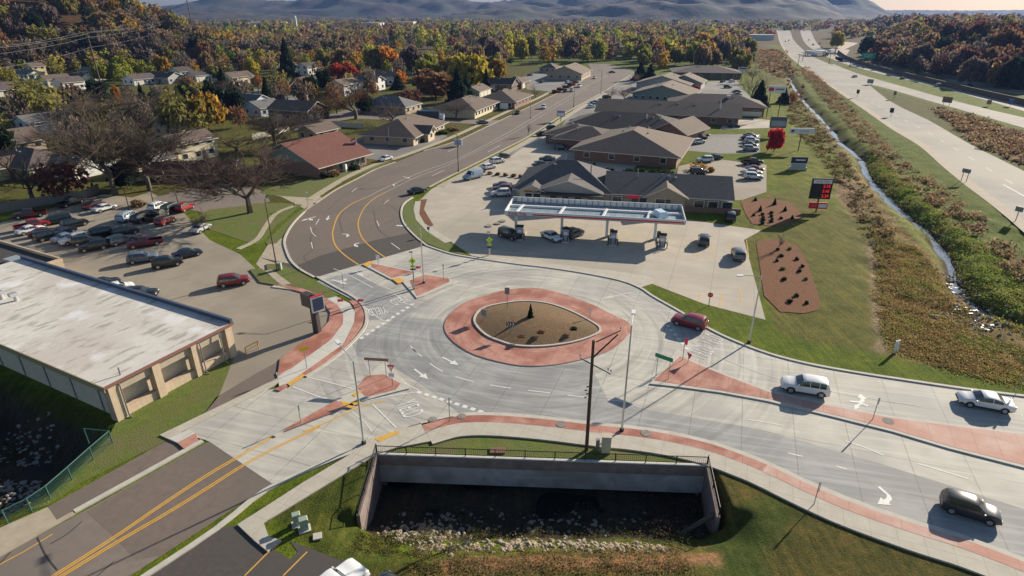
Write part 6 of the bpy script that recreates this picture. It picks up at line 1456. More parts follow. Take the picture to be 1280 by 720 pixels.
p = at(757, 565); t = thing('control_box', 'beige control box beside the wooden utility pole', 'cabinet', (p.x, p.y, 0), R(-5)); MB().box((0,0,.85), (.75,.55,1.7)).build('housing', mat('box_beige', (.50,.45,.35), None, rough=.6), t); MB().box((0,0,1.73), (.85,.65,.08)).build('lid', M['box_beige'], t); MB().box((-.7,.1,.6), (.3,.3,1.2)).build('meter', M['grey_metal'], t)
p = at(350, 338); t = thing('utility_cabinet', 'small green cabinet at the foot of the dark light pole', 'cabinet', (p.x, p.y, .16), 0, 'utility cabinets'); MB().box((0,0,.5), (.6,.5,1.0)).build('housing', M['cabinet_green'], t); MB().box((0,0,1.03), (.7,.6,.07)).build('lid', M['cabinet_green'], t)
p = at(622, 564); tag(MB().box((p.x, p.y, .08), (1.3, .7, .12)).build('valve_cover', mat('cover_brown', (.20,.10,.07), None, rough=.8)), 'low brown valve cover in the grass above the headwall', 'cover')
for i, (px, py) in enumerate(((1118, 441), (1121, 440))):
    p = at(px, py); tag(MB().tube((p.x, p.y, gz(p.x, p.y)), (p.x-.1, p.y, gz(p.x, p.y)+1.5), .12, .12, 8).build('marker_post', M['white_paint']), ['left of two short white marker posts in the rough grass', 'right of two short white marker posts in the rough grass'][i], 'post', 'white marker posts')
p = at(308, 444); t = thing('yellow_bollard', 'yellow pipe barrier at the corner of the flat roofed building', 'bollard', (p.x, p.y, .03), R(60)); MB().path([(0,0,0), (0,0,.9), (1.6,0,.9), (1.6,0,0)], .06, .06, 6).build('pipe', M['yellow_paint'], t); MB().box((.8,0,.5), (1.6,.03,.06)).build('rail', M['yellow_paint'], t)
# big signs
p = at(397, 416); h = hgt(397, 416, 371); t = thing('business_sign', 'dark angular business sign with white message board and red edge', 'sign', (p.x, p.y, .03), R(-22))
brn = mat('sign_shell', (.055,.045,.045), None, rough=.5)
MB().box((0, 0, h*.5), (.75, .55, h)).build('column', brn, t)
sh = MB(); sh.box((-.75, .35, h-.75), (2.0, .9, 1.5), R(-12)); sh.build('left_wing', brn, t); o = MB().box((.55, .1, h-.85), (1.5, .22, 1.9), R(66)).build('right_wing', M['sign_white'], t)
pz = MB(); pz.box((.63, .06, h-.85), (1.25, .22, 1.5), R(66)); pz.build('message_panel', mat('panel_navy', (.05,.06,.12), None, rough=.3), t); MB().box((.55, .1, h+.14), (1.5, .28, .1), R(66)).build('red_edge', M['sign_red'], t)
def psign(px, py, pt, w_, h_, label, build, yaw=-10, posts=1, pm_='black', sp=None):
    p = at(px, py); h = hgt(px, py, pt); t = thing('pole_sign', label, 'sign', (p.x, p.y, gz(p.x, p.y)), R(yaw), 'business signs on poles')
    for x in ([0] if posts == 1 else [-(sp or w_*.33), (sp or w_*.33)]): MB().tube((x, .12, -.2), (x, .12, h-h_*.3), .13, .13, 8).build('post', M[pm_], t)
    build(t, h); return t
def fuel(t, h):
    MB().box((0, 0, h-1.9), (3.6, .35, 3.8)).build('cabinet', M['black'], t); face(t, 'Kwik Trip', 3.2, .75, M['sign_white'], M['sign_red'], (0, -.2, h-.55), sz=.55)
    red = mat('led_panel', (.10,.008,.01), None, rough=.4); ledd = mat('led_digit', (.6,.02,.03), None, rough=.4, emit=(1, .03, .05, .5))
    for i, (a_, c_) in enumerate(((None, '2.15'), (None, '2.45'), (None, '2.39'))): face(t, a_, 1.5, .75, M['dark_metal'], M['grey_metal'], (-.85, -.2, h-1.4-i*.92), sz=.24); face(t, c_, 1.55, .82, red, ledd, (.85, -.2, h-1.4-i*.92), sz=.72)
    o = MB().box((.1, 0, h-5.1), (3.2, .3, 1.15)).build('lower_cabinet', M['sign_red'], t); face(t, None, 1.0, .45, M['flag_pink'], None, (-.75, -.18, h-5.1)); face(t, None, 1.4, .7, M['sign_white'], None, (.85, -.18, h-5.1))
psign(1020, 265, 223, 3.6, 6, 'tall black fuel price sign with red digits and a red plate below', fuel, yaw=-8)
def nav(t, h):
    MB().box((0, 0, h-.75), (3.6, .4, 1.4)).build('name_panel', mat('panel_dark_blue', (.02,.03,.08), None, rough=.4), t); MB().box((.2, -.22, h-.7), (2.2, .04, .3)).build('legend', M['sign_white'], t)
    MB().box((0, 0, h-2.0), (3.5, .35, 1.1)).build('reader_panel', M['sign_white'], t); face(t, None, 3.2, .9, mat('panel_grey', (.4,.42,.46), None, rough=.4), None, (0, -.2, h-2.0)); MB().box((0, 0, .3), (3.9, .9, .6)).build('base', M['kerb'], t)
psign(997, 212, 196, 3.6, 2.4, 'low blue and grey monument sign on a stone base', nav, yaw=-6, posts=2)
def whi(t, h):
    MB().box((0, 0, h-.7), (6.2, .4, 1.4)).build('cabinet', M['sign_white'], t); face(t, 'Insurance', 4.6, .9, M['sign_white'], mat('letter_blue', (.06,.10,.3), None), (.5, -.22, h-.7), sz=.62); MB().box((-2.5, -.23, h-.7), (.7, .05, .7)).build('emblem', M['letter_blue'], t)
psign(998, 188, 160, 5.8, 1.3, 'white insurance sign on one post right of the scarlet tree', whi, yaw=-4)
def drk(t, h): MB().box((0, 0, h-1.6), (4.6, .5, 3.2)).build('cabinet', mat('cabinet_slate', (.10,.11,.14), None, rough=.5), t); face(t, None, 4.0, 1.6, mat('panel_pale', (.33,.36,.42), None, rough=.4), None, (0, -.27, h-1.9))
psign(970, 170, 146, 4.6, 3.4, 'dark slate sign cabinet behind the scarlet tree', drk, yaw=-8, posts=2)
def ora(t, h): MB().box((0, 0, h-1.2), (5.8, .5, 2.2)).build('cabinet', M['sign_white'], t); MB().box((-1.9, -.27, h-1.2), (1.6, .06, 1.2)).build('emblem', M['sign_red'], t); MB().box((.9, -.27, h-1.2), (3.0, .05, .5)).build('legend', M['sign_brown'], t)
psign(965, 147, 107, 5.8, 2.4, 'white sign with small red square high on two poles', ora, yaw=-6, posts=2)
def sml(t, h): MB().box((0, 0, h-.9), (4.4, .5, 1.8)).build('cabinet', M['sign_white'], t); face(t, None, 3.8, .8, M['letter_blue'], None, (0, -.27, h-.5))
psign(926, 103, 84, 4.4, 1.8, 'small white and blue sign over the far back row', sml, yaw=-6)
psign(701, 152, 138, 3.0, 2.4, 'blue grey road side sign beside the main road sidewalk', lambda t, h: (MB().box((0, 0, h-1), (2.8, .4, 2.0)).build('cabinet', mat('panel_mauve', (.30,.30,.42), None), t), face(t, None, 2.3, 1.0, M['sign_white'], None, (0, -.22, h-1.3))), yaw=-15)
psign(573, 183, 174, 1.6, 1.8, 'small pale blue board behind the near dark light pole', lambda t, h: MB().box((0, 0, h-.8), (2.2, .3, 1.6)).build('board', mat('panel_sky', (.45,.52,.62), None), t), yaw=-15)
psign(427, 214, 204, 2.8, 2.0, 'white stone entrance sign on the hall lawn', lambda t, h: MB().box((0, 0, .9), (2.9, .6, 1.7)).build('slab', M['sign_white'], t), yaw=-20, posts=2)
psign(614, 110, 103, 3, 3, 'white box sign beside the dark gabled house', lambda t, h: MB().box((0, 0, 1.6), (4, .5, 2.6)).build('slab', M['sign_white'], t), yaw=10)
psign(630, 137, 131, 3, 3, 'white lot sign in front of the brick hipped office', lambda t, h: MB().box((0, 0, 1.3), (3.2, .4, 2.2)).build('slab', M['sign_white'], t), yaw=-15)
# trailer and white pool cover
p = at(536, 151); t = thing('box_trailer', 'dark blue box trailer parked behind the brown hipped office', 'trailer', (p.x, p.y, .05), R(-5), None); MB().box((0, 0, 1.9), (7.6, 2.6, 2.8)).build('box', mat('trailer_navy', (.03,.045,.09), None, rough=.5), t); MB().box((4.5, 0, 1.2), (1.6, 2.2, 1.9)).build('cab', M['sign_white'], t); MB().box((-5.2, 0, 1.0), (2.2, 2.0, 1.4)).build('red_load', M['wall_brick'], t)
for x_ in (-2.5, -1.4, 4.3): MB().tube((x_, -1.3, .45), (x_, -1.0, .45), .45, .45, 10).build('wheel', M['black_rubber'], t)
p = at(378, 115); tag(MB().tube((p.x, p.y, 0), (p.x, p.y, 1.2), 3.4, 3.3, 24).build('pool_cover', M['sign_white']), 'round white covered pool beside the golden tree', 'pool')
p = at(152, 96); t = thing('garden_shed', 'tiny white shed on the green lawn below the hill', 'shed', (p.x, p.y, gz(p.x, p.y)), R(60)); block(t, 0, 0, 4, 4, 2.6, 'gable', WL['white'], RF['grey'], 1.2, .2, wins='')
# mailboxed flag beside the hall
p = at(448, 204); h = hgt(448, 204, 172); t = thing('flag_pole', 'flag pole with red and white flag beside the hall', 'flag pole', (p.x, p.y, 0)); MB().tube((0,0,0), (0,0,h), .07, .05, 8).build('pole', M['steel'], t); MB().quad((0,0,h), (-.2,.1,h-1.6), (-1.2,.3,h-2.3), (-1.4,.2,h-.6)).build('flag', M['sign_red'], t); MB().quad((-.05,-.02,h-.35), (-.25,.05,h-1.0), (-1.2,.22,h-1.5), (-1.3,.15,h-.9)).build('flag_stripe', M['sign_white'], t)
# highway signs, lamps and guard rail
for px, py, pt, w_, h_, posts, lab, m_, yw in ((1204, 227, 211, 1.7, .9, 2, 'small sign seen from behind on two posts beside the near carriageway', 'grey_metal', -60), (1269, 276, 258, 1.2, .9, 1, 'sign seen from behind at the right edge of the near carriageway', 'grey_metal', -60), (1113, 146, 135, 1.4, 1.6, 1, 'dark sign on the verge between carriageways, middle one', 'dark_metal', -60), (1071, 122, 112, 1.3, 1.6, 1, 'dark sign on the near verge opposite the gore', 'dark_metal', -60), (1087, 106, 99, 3.2, 2.0, 2, 'grey sign board at the gore of the two carriageways', 'grey_metal', -60), (1117, 124, 114, 1.2, 1.6, 1, 'small brown sign in the wedge of grass', 'sign_brown', -60), (1182, 133, 121, 3.6, 2.2, 2, 'sign board on two posts casting a shadow on the wedge', 'sign_brown', -60), (1235, 133, 125, 1.6, 1.6, 1, 'small brown sign on the median, left one', 'sign_brown', -60), (1262, 133, 124, 1.6, 1.6, 1, 'blue sign on the median, right one', 'sign_blue', -60), (1079, 86, 82, 1.6, 1.6, 1, 'tiny sign on the far median', 'sign_brown', -60)):
    p = at(px, py); h = hgt(px, py, pt); t = thing('highway_sign', lab, 'sign', (p.x, p.y, gz(p.x, p.y)), R(yw), 'signs beside the highway')
    for x in ([0] if posts == 1 else [-w_*.3, w_*.3]): MB().tube((x, .1, -.3), (x, .1, h), .07, .07, 6).build('post', M['dark_metal'], t)
    MB().box((0, 0, h-h_/2), (w_, .06, h_)).build('panel', M[m_], t)
for px, py, pt, lab in ((997, 83, 68, 'dark lamp post beside the near carriageway, left one'), (1003, 76, 66, 'dark lamp post beside the near carriageway, right one'), (1036, 80, 67, 'dark post on the median, left one'), (1062, 84, 74, 'dark post on the median, right one')):
    p = at(px, py); h = hgt(px, py, pt); t = thing('highway_lamp', lab, 'lamp post', (p.x, p.y, 0), 0, 'posts beside the highway'); MB().tube((0,0,0), (0,0,h), .22, .16, 8).build('pole', M['dark_metal'], t); MB().box((0, 0, h), (3.0, .5, .3)).build('arm', M['dark_metal'], t)
p = at(1083, 82); t = thing('overhead_sign', 'large green guide sign beyond the far carriageway', 'sign', (p.x, p.y, 0), R(-20), 'signs beside the highway'); h = hgt(1083, 82, 66.5)
MB().box((0, 0, h-1.6), (8.4, .3, 3.4)).build('panel', mat('guide_green', (.02,.30,.17), None, rough=.4), t)
for x in (-2.5, 2.5): MB().tube((x, .3, 0), (x, .3, h-1), .2, .2, 8).build('post', M['grey_metal'], t)
for k, w_ in enumerate((5.6, 4.4)): MB().box((-.4, -.18, h-1.1-k*1.2), (w_, .05, .5)).build('legend', M['guide_green'] if 0 else mat('legend_green', (.35,.6,.5), None), t)
NW = smooth(pts('1047 66 1062 76 1100 88 1160 103 1200 113 1290 134 1500 182'), 3)
tag(MB().strip(NW, .25, .25, 0, 2.4).build('noise_wall', mat('noise_wall', (.10,.075,.06), (.15,.11,.085), .5, .9)), 'dark low noise wall along the far side of the highway', 'wall')
# ------------------------------------------------------------------ belts of trees, brush, rocks, beds
belt(900, [(-640, 330), (-330, 365), (-215, 430), (-120, 520), (-150, 640), (-330, 760), (-620, 700)], (10, 18), MIXH, 5, 5.5)
belt(150, [(-330, 365), (-215, 430), (-120, 520), (-140, 560), (-300, 430)], (9, 15), MIXH, 6, 6.5)
belt(200, '226 60 420 58 640 78 700 76 735 78 790 80 850 92 930 84 930 62 600 50 226 46', (11, 19), MIXB, 7, 7)
belt(420, '200 48 420 46 640 56 800 62 936 62 930 44 600 36 200 36', (10, 19), MIXB, 8, 11)
belt(190, '0 108 60 98 150 104 290 100 420 96 560 102 640 100 640 80 500 74 330 72 160 82 0 84', (8, 14), MIXB, 9, 7)
belt(130, '0 205 120 196 240 165 330 140 470 120 470 104 330 116 160 130 0 150', (6, 12), ['sparse bare', 'bare bare', 'round dark', 'sparse olive', 'bare barered', 'sparse rust'], 10, 10)
belt(330, '1075 77 1160 92 1230 104 1300 116 1450 139 1450 82 1230 64 1100 58', (11, 18), MIXR, 11, 7)
belt(300, RISE, (11, 18), MIXR, 12, 11)
belt(40, '1095 84 1140 92 1200 106 1290 116 1290 100 1200 92 1150 82 1100 74', (10, 16), MIXR, 13, 7)
belt(120, '1040 52 1090 44 1200 44 1290 44 1290 34 1060 34 1042 40', (10, 18), MIXR, 14, 16)
belt(26, '800 84 846 88 930 84 940 66 800 72', (9, 15), ['broad gold', 'broad olive', 'broad yellow', 'conifer dark', 'broad rust', 'conifer dark', 'round olive'], 15, 7)
belt(24, '960 90 1000 120 1010 108 980 60 950 62', (1.5, 3), ['sparse rust', 'round brown'], 16, 4)
belt(90, '596 88 700 80 740 80 850 84 935 82 935 62 600 62', (12, 18), ['broad olive', 'broad yellow', 'broad gold', 'broad olive', 'broad lime', 'tall barered', 'broad brown', 'conifer dark'], 18, 7)
n0 = len(AUTO)
def size_px(a): return a[2]*a[3]/(a[1]**2+a[0]**2)
order = sorted(range(n0), key=lambda i: -size_px(AUTO[i])); NEAR = [AUTO[i] for i in order[:max(0, 296-len(TREES))]]; REST = [AUTO[i] for i in order[max(0, 296-len(TREES)):]]
# where each single tree stands, told by what is beside it
MARK = [(at(128, 113), 'the tall transmission pole'), (at(246, 62), 'the skyline pole'), (at(152, 96), 'the tiny white shed'), (at(205, 103), 'the long dark roofed house'), (at(298, 104), 'the split level house'), (at(32, 98), 'the long white house'), (at(100, 217), 'the grey garage wing house'), (at(62, 170), 'the blue gable house'), (at(372, 149), 'the brown house with tan chimney'), (at(430, 106), 'the bright red maple'), (at(486, 90), 'the glowing orange maple'), (at(586, 110), 'the big yellow green tree'), (at(628, 112), 'the dark gabled house'), (at(712, 97), 'the beige office'), (at(765, 85), 'the far end of the main road'), (at(812, 100), 'the dark spruces by the offices'), (at(880, 97), 'the wide low roof at the tree edge'), (at(934, 80), 'the creek bend'), (at(1045, 60), 'the curved ramp'), (at(1083, 82), 'the green guide sign'), (at(1160, 100), 'the middle of the noise wall'), (at(1217, 107), 'the blue frontage street car'), (at(1262, 118), 'the right end of the noise wall'), (at(371, 42), 'the slim water tower'), (at(560, 60), 'the clearing of white gables'), (at(0, 95), 'the upper left corner'), (at(310, 137), 'the blue grey porch house')]
CN = dict(bare='grey brown', barered='mauve brown', twig='pale twigged', rust='rust', orange='orange', red='red', gold='golden', yellow='yellow green', lime='lime green', olive='olive', brown='brown', dark='dark green', green='green', wine='wine red', scarlet='scarlet')
KN = dict(conifer='conifer', bare='leafless tree', sparse='thin crowned tree', round='round tree', broad='broad tree', tall='tall slender tree')
pend = {}
for a in NEAR:
    x, y, h, w_, kd, cl = a; m_ = min(MARK, key=lambda q: (q[0].x-x)**2+(q[0].y-y)**2); dx = x/y - m_[0].x/m_[0].y; dy = y-m_[0].y
    rel = 'behind' if dy > 12 and abs(dx) < .035 else ('in front of' if dy < -12 and abs(dx) < .035 else ('left of' if dx < 0 else 'right of'))
    hs = 'small' if h < 8 else ('tall' if h > 14 else 'mid-sized')
    pend.setdefault((f'{hs} {CN[cl]} {KN[kd]} {rel} {m_[1]}'), []).append(a)
ORD = ['first', 'second', 'third', 'fourth', 'fifth', 'sixth', 'seventh', 'eighth', 'ninth', 'tenth', 'eleventh', 'twelfth']
for lab, L_ in pend.items():
    L_.sort(key=lambda a: a[0]/a[1])
    for i, a in enumerate(L_):
        lb = lab if len(L_) == 1 else f'{lab}, {ORD[min(i, 11)]} from left'
        if len(lb.split()) > 16: lb = lb.replace('mid-sized ', '').replace(' the ', ' ')
        tree(a[0], a[1], a[2], a[3], a[4], a[5], lb, 'trees of the valley woods')
# the rest of the woods reads as one mass
rs = np.random.RandomState(9); Vs = []; Ts = []
def far_tree(x, y, z, h, w_, kd, cl, n, size):
    C = crown_pts(rs, n, {'sparse': 'round', 'bare': 'round', 'tall': 'tall'}.get(kd, kd)); C = C*np.array([w_/2, w_/2, h*.86]) + np.array([x, y, z+h*.1])
    Vs.append(cards(C, size, rs)); c = np.array(TCOL[cl])*(.8+.4*rs.rand()); Ts.append(c*(.65+.7*rs.rand(n, 1)))
for (x, y, h, w_, kd, cl) in REST:
    d = math.hypot(x, y); n_ = int(np.clip(340*(350/d)**1.1, 60, 420)); far_tree(x, y, gz(x, y), h, w_, kd, cl, n_, .10*w_*math.sqrt(170/n_)*.8)
k = 0
ALLM = MIXB + MIXR
while k < 3000:
    y = 900 + 2300*rs.rand()**1.3; x = (rs.rand()*2-1)*y*1.05
    px_ = 640+F*x/(y*CP+34*SP)
    if 962 < px_ < 1045 and y < 1240: continue
    if px_ < 60 and y < 900: continue
    h = rs.uniform(9, 17); mix = ALLM[rs.randint(len(ALLM))].split(); far_tree(x, y, 0, h*.85, h*rs.uniform(1.2, 2.2), mix[0] if mix[0] != 'conifer' else 'round', mix[1], 34, 2.1); k += 1
V = np.concatenate(Vs); T = np.concatenate(Ts); tag(link('far_woods', mesh_np('far_woods', V, 4, T), LEAF), 'mass of autumn trees filling the valley and the hillside', None, None, 'stuff')
# brush along the creek
Vs = []; Ts = []
def brush(area, n, hr, cols, seed, leaf=.11, per=26, spread=.7, z=None):
    rs = np.random.RandomState(seed); P = pts(area, z or 0.0); x0, x1 = min(p.x for p in P), max(p.x for p in P); y0, y1 = min(p.y for p in P), max(p.y for p in P)
    X = rs.uniform(x0, x1, n*6); Y = rs.uniform(y0, y1, n*6); ok = inside(X, Y, P) & (seg_dist(X, Y, CREEK) > 1.1)
    X = X[ok][:n]; Y = Y[ok][:n]; Z = terrain(X, Y)
    patchy = vnoise(X, Y, 4.0, seed)
    for x, y, z_, p_ in zip(X, Y, Z, patchy):
        h = rs.uniform(*hr)*(.55+.9*p_); r = spread*(.6+.8*rs.rand()); C = rs.normal(size=(per, 3))*np.array([r*.5, r*.5, .28*h]); C[:, 2] = np.abs(C[:, 2]) + .04; C += (x, y, z_)
        Vs.append(cards(C, leaf, rs, aspect=1.5)); c = np.array(cols[min(len(cols)-1, int((p_*.75+rs.rand()*.35)*len(cols)))])*(.75+.5*rs.rand()); Ts.append(c*(.7+.6*rs.rand(per, 1)))
RB = [(.19,.115,.075), (.25,.155,.095), (.28,.20,.12), (.22,.17,.10)]; GB_ = [(.05,.07,.02), (.09,.10,.025), (.12,.11,.035), (.13,.085,.04)]; GG_ = [(.045,.07,.018), (.07,.095,.022), (.10,.12,.03)]
brush('998 86 1022 115 1050 145 1080 177 1108 203 1138 229 1172 259 1222 298 1268 346 1320 395 1345 380 1294 330 1248 286 1198 250 1162 221 1130 196 1100 170 1070 140 1040 112 1010 84', 1700, (.8, 1.9), RB, 1, .14, 36, 1.3)
brush('990 112 1035 165 1072 215 1098 262 1125 290 1110 330 1090 300 1066 262 1030 200 985 150', 900, (.3, 1.1), [(.11,.10,.035), (.15,.11,.055), (.17,.12,.065)], 2, .13, 22, .9)
brush('1094 285 1150 310 1180 345 1196 372 1240 420 1300 440 1300 490 1180 462 1110 436 1094 370', 2000, (.08, .4), [(.17,.22,.04), (.24,.24,.06), (.30,.20,.09), (.25,.21,.07), (.18,.22,.05)], 3, .048, 26, .8)
brush('1085 200 1180 312 1240 395 1320 440 1320 362 1240 312 1180 270 1130 226 1090 182', 1900, (.1, .5), [(.15,.22,.04), (.20,.26,.05), (.25,.25,.07), (.22,.19,.07)], 4, .06, 26, .9)
brush('1165 136 1215 146 1320 182 1320 222 1225 186', 500, (.8, 2.0), RB, 5, .22, 22, 1.3)
brush('935 62 975 62 1000 95 985 100 945 84', 500, (.6, 1.8), RB+[(.2,.09,.04)], 6, .35, 18, 1.8)
0 and brush('1000 60 1030 78 1060 95 1130 118 1200 140 1130 112 1060 88', 200, (.4, 1.0), GB_, 7, .25, 16, 1.5)
0 and brush('960 462 1040 452 1110 460 1210 476 1300 488 1300 500 1120 474 1010 458', 500, (.1, .3), GG_, 8, .07, 16, .7)
V = np.concatenate(Vs); T = np.concatenate(Ts); tag(link('creek_undergrowth', mesh_np('creek_undergrowth', V, 4, T), LEAF2), 'rust brown and green brush crowding both creek banks', None, None, 'stuff')
Vs = []; Ts = []
def brushw(n, fx, fy, hr, cols, seed, leaf, per, spread):
    rs = np.random.RandomState(seed)
    for k in range(n):
        x = rs.uniform(*fx); y = rs.uniform(*fy); z_ = gz(x, y); h = rs.uniform(*hr); C = rs.normal(size=(per, 3))*np.array([spread*.5, spread*.5, .3*h]); C[:, 2] = np.abs(C[:, 2])+.03; C += (x, y, z_)
        Vs.append(cards(C, leaf, rs, aspect=1.4)); c = np.array(cols[rs.randint(len(cols))])*(.7+.6*rs.rand()); Ts.append(c*(.7+.6*rs.rand(per, 1)))
brushw(90, (-8, 14), (32.4, 34.6), (.3, .8), [(.14,.15,.05), (.10,.09,.04), (.2,.16,.08)], 21, .035, 40, .5); brushw(420, (-7, 12), (28.4, 31.4), (.12, .35), [(.30,.20,.10), (.26,.20,.09), (.15,.15,.05)], 22, .035, 26, .6)
brushw(120, (-11.4, -6), (30.5, 33.6), (.15, .45), [(.09,.105,.03), (.13,.12,.04)], 23, .035, 34, .5); brushw(60, (-9, 14.5), (34, 38), (.3, .9), [(.12,.09,.06), (.10,.11,.05)], 33, .04, 40, .5); brushw(40, (11, 15.5), (33.5, 39), (.5, 1.4), [(.16,.10,.07), (.12,.08,.05)], 24, .05, 60, .7)
brushw(160, (-62, -45), (36, 46), (.2, .6), GB_, 25, .06, 26, .7)
V = np.concatenate(Vs); T = np.concatenate(Ts); tag(link('ditch_undergrowth', mesh_np('ditch_undergrowth', V, 4, T), LEAF2), 'weeds and dry grass growing down the ditch bank', None, None, 'stuff')
# rocks
def rocks(name, label, sites, m_):
    rs = random.Random(3); mb = MB()
    ico = bmesh.new(); bmesh.ops.create_icosphere(ico, subdivisions=1, radius=1); IV = [v.co.copy() for v in ico.verts]; IF = [[v.index for v in f.verts] for f in ico.faces]; ico.free()
    for x, y, z, r in sites:
        k = len(mb.v); sx, sy, sz = [r*rs.uniform(.6, 1.3) for _ in range(3)]; a = rs.uniform(0, 6.28); ca, sa = math.cos(a), math.sin(a)
        for v in IV:
            q = v*(1+rs.uniform(-.2, .2)); mb.v.append((x+(q.x*sx)*ca-(q.y*sy)*sa, y+(q.x*sx)*sa+(q.y*sy)*ca, z+q.z*sz*.7))
        for f in IF: mb.f.append(tuple(k+i for i in f)); mb.m.append(0)
    tag(mb.build(name, m_), label, None, None, 'stuff')
rs_ = random.Random(5); s1 = []
for k in range(330):
    x = rs_.uniform(-7, 11); y = 31.9+.3*math.sin(x*.5)+rs_.gauss(0, .45); s1.append((x, y, gz(x, y), rs_.uniform(.1, .3)))
for k in range(220): x = rs_.gauss(-6.8, 1.5); y = rs_.gauss(34.0, 1.1); s1.append((x, y, gz(x, y), rs_.uniform(.1, .28)))
rocks('riprap_rubble', 'pale broken stones lining the foot of the ditch bank', s1, M['rock'])
s4 = []
for k in range(160): x = rs_.uniform(-10, 15); y = rs_.uniform(33.5, 37.5); s4.append((x, y, gz(x, y), rs_.uniform(.08, .22)))
rocks('pit_rubble', 'dark stones and debris on the pit floor', s4, M['rock_dark'])
s2 = []
for k in range(420):
    q_ = at(rs_.uniform(-40, 45), rs_.uniform(585, 650), -1.8) if k % 4 else at(rs_.uniform(-20, 75), rs_.uniform(538, 580), -2.8); x, y = q_.x, q_.y
    s2.append((x, y, gz(x, y), rs_.uniform(.1, .24)))
rocks('ditch_rubble', 'stones scattered on the slope of the left ditch', s2, M['rock_dark'])  # darker stone colour stands in for the shade in this ditch
s3 = []
for px_, py_, n_, sp in ((1193, 350, 60, 1.5), (1200, 372, 50, 1.6), (1222, 392, 60, 1.8), (1200, 412, 50, 1.8), (1215, 424, 50, 1.6), (1236, 410, 50, 2.2)):
    p = at(px_, py_, -1.9)
    for k in range(n_): x = p.x+rs_.gauss(0, sp); y = p.y+rs_.gauss(0, sp*.8); s3.append((x, y, max(-1.95, gz(x, y)+.02), rs_.uniform(.12, .34)))
rocks('creek_rubble', 'stones breaking the creek into white riffles', s3, M['rock'])
mb = MB()
for px_, py_, n_ in ((1196, 362, 14), (1212, 384, 14), (1200, 405, 12), (1220, 420, 12), (1240, 403, 8)):
    p = at(px_, py_, -1.9)
    for k in range(n_): x = p.x+rs_.gauss(0, 1.0); y = p.y+rs_.gauss(0, 1.0); z = max(-1.93, gz(x, y)+.05); a = rs_.uniform(.15, .45); mb.quad((x-a, y-.08, z), (x+a*.8, y-.14, z), (x+a, y+.06, z), (x-a*.5, y+.13, z))
tag(mb.build('riffle_foam', M['white_water']), 'white water between the creek stones', None, None, 'stuff')
# planted beds
bush_m = crown(77, 420, 'round', .12, .9); bush_m.name = 'bush'; bush_m.materials.append(LEAF)
def shrub(px, py, h, w_, col, label, group, name='shrub'):
    p = at(px, py); o = bpy.data.objects.new(name, bush_m); COL.objects.link(o); o.location = (p.x, p.y, .02); o.scale = (w_/2, w_/2, h); o.rotation_euler.z = px; o.color = (*TCOL[col], 1); tag(o, label, 'shrub', group)
for i, (px_, py_, pt_) in enumerate(((944, 251, 246), (968, 256, 247), (950, 264, 256), (981, 264, 257), (990, 274, 268))):
    ptree(px_, py_, pt_, 6, 'conifer', 'dark', ['young conifer at the back edge of the upper mulch bed', 'tallest young conifer in the upper mulch bed', 'stout young conifer on the left of the upper mulch bed', 'young conifer right of the tallest one in the upper mulch bed', 'young conifer at the right tip of the upper mulch bed'][i], 'young conifers in the mulch bed')
ROWS = [(942, 270), (953, 269), (964, 267), (954, 273), (964, 271), (954, 276), (965, 275), (953, 280), (964, 278), (976, 274)]
for i, (a, b_) in enumerate(ROWS): shrub(a, b_, .55, .65+.1*(i % 3), 'dark', f'small dark shrub in the upper mulch bed, {ORD[i]} counting from its back left corner', 'small shrubs in the upper mulch bed')
for i, (a, b_) in enumerate([(972, 313), (987, 312), (976, 321), (971, 327), (996, 325), (979, 337), (1003, 334), (999, 340), (980, 350), (1007, 350), (995, 371), (987, 378), (1008, 380)]): shrub(a, b_, .5, .6+.12*(i % 3), 'olive' if i % 4 == 1 else 'dark', f'small shrub in the lower mulch bed, {ORD[min(i, 11)]+(" one" if i < 12 else " and last one")} counting from the back', 'small shrubs in the lower mulch bed')
ptree(973, 312, 288, 8, 'bare', 'barered', 'reddish young sapling at the top of the lower mulch bed', 'saplings')
ptree(663, 404, 387, 8.5, 'conifer', 'dark', 'single small conifer in the middle of the roundabout mound', 'young conifers in the mulch bed', z=.85)
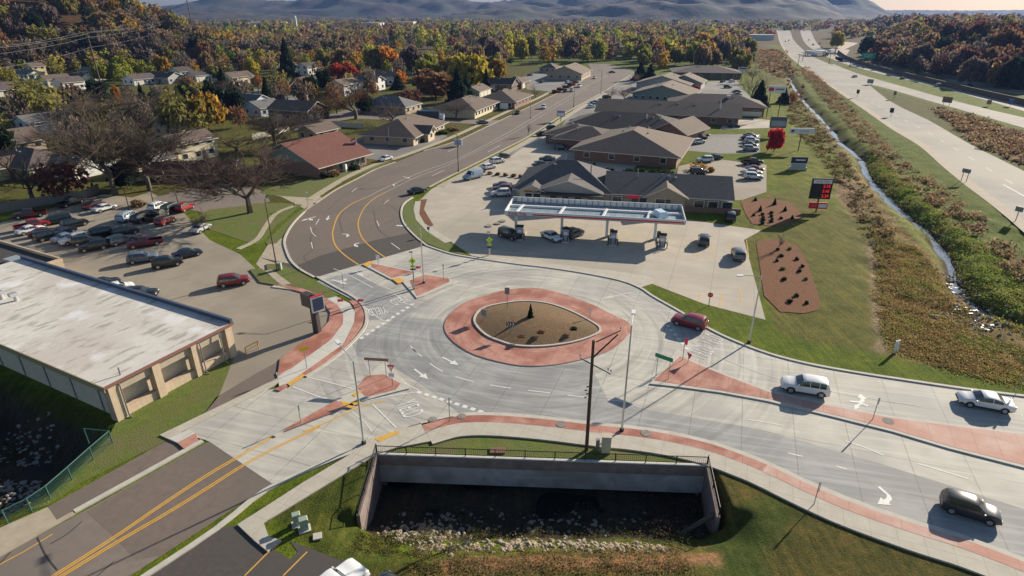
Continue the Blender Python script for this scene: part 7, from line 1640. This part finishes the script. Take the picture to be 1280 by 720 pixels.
for i, (a, b_, h, c) in enumerate(((652, 421, .3, 'rust'), (676, 416, .35, 'wine'), (717, 412, .45, 'dark'))):
    p = at(a, b_, .8); o = bpy.data.objects.new('shrub', bush_m); COL.objects.link(o); o.location = (p.x, p.y, .75); o.scale = (.5, .45, h); o.color = (*TCOL[c], 1); tag(o, 'low '+{'wine': 'dark red', 'rust': 'rust brown', 'dark': 'dark green'}[c]+' plant on the roundabout mound, '+ORD[i]+' from the left', 'shrub', 'low plants on the roundabout mound')
for i, (a, b_) in enumerate([(604, 216), (612, 218), (622, 219), (632, 220), (642, 221), (651, 222)]): shrub(a, b_, .8, 1.4, 'brown' if i % 2 else 'rust', f'brown shrub in the row between the lots, {ORD[i]} from the main road', 'shrubs between the lots')
for i, (a, b_, w_) in enumerate(((759, 217, 4), (786, 218, 3), (800, 218, 2.6), (816, 219, 2.6), (829, 219, 5))): shrub(a, b_, 1.6, w_, 'dark', f'clipped dark bush under the big hipped office, {ORD[i]} from the left', 'bushes under the office wall')
for i, (a, b_, w_) in enumerate(((695, 116, 5), (701, 113, 5), (708, 110, 5), (714, 107, 5), (719, 104, 4))): shrub(a, b_, 1.5, w_, 'wine', f'dark red hedge bush by the far left lot, {ORD[i]} from the camera', 'red hedge bushes')
for (a, b_, w_, c, lb) in ((406, 222, 3, 'dark', 'dark bush left of the white entrance sign'), (417, 220, 3, 'brown', 'brown bush between the dark bush and the entrance sign'), (443, 212, 3, 'dark', 'dark bush at the corner of the red roofed hall'), (553, 167, 5, 'green', 'green round bush beside the brown hipped office'), (523, 177, 5, 'green', 'long green bush under the sunlit office wall'), (566, 163, 5, 'brown', 'brown bush by the walk of the brown hipped office'), (174, 258, 3.4, 'brown', 'dry brown shrub on the lawn beside the lot lamps'), (888, 215, 1.8, 'gold', 'yellow bush beside the small lot')): shrub(a, b_, 1.4, w_, c, lb, 'single bushes')
# leaf litter under the oak, haze
hz = bpy.data.materials.new('haze'); hz.use_nodes = True; n = hz.node_tree; n.nodes.clear(); o_ = n.nodes.new('ShaderNodeOutputMaterial'); v_ = n.nodes.new('ShaderNodeVolumePrincipled'); n.links.new(v_.outputs[0], o_.inputs['Volume'])
v_.inputs['Color'].default_value = (.15, .26, .56, 1); v_.inputs['Density'].default_value = 1.05e-4; v_.inputs['Anisotropy'].default_value = .2
tag(MB().box((0, 4100, 110), (26000, 11000, 240)).build('haze', hz), 'thin blue haze filling the valley', None, None, 'stuff')
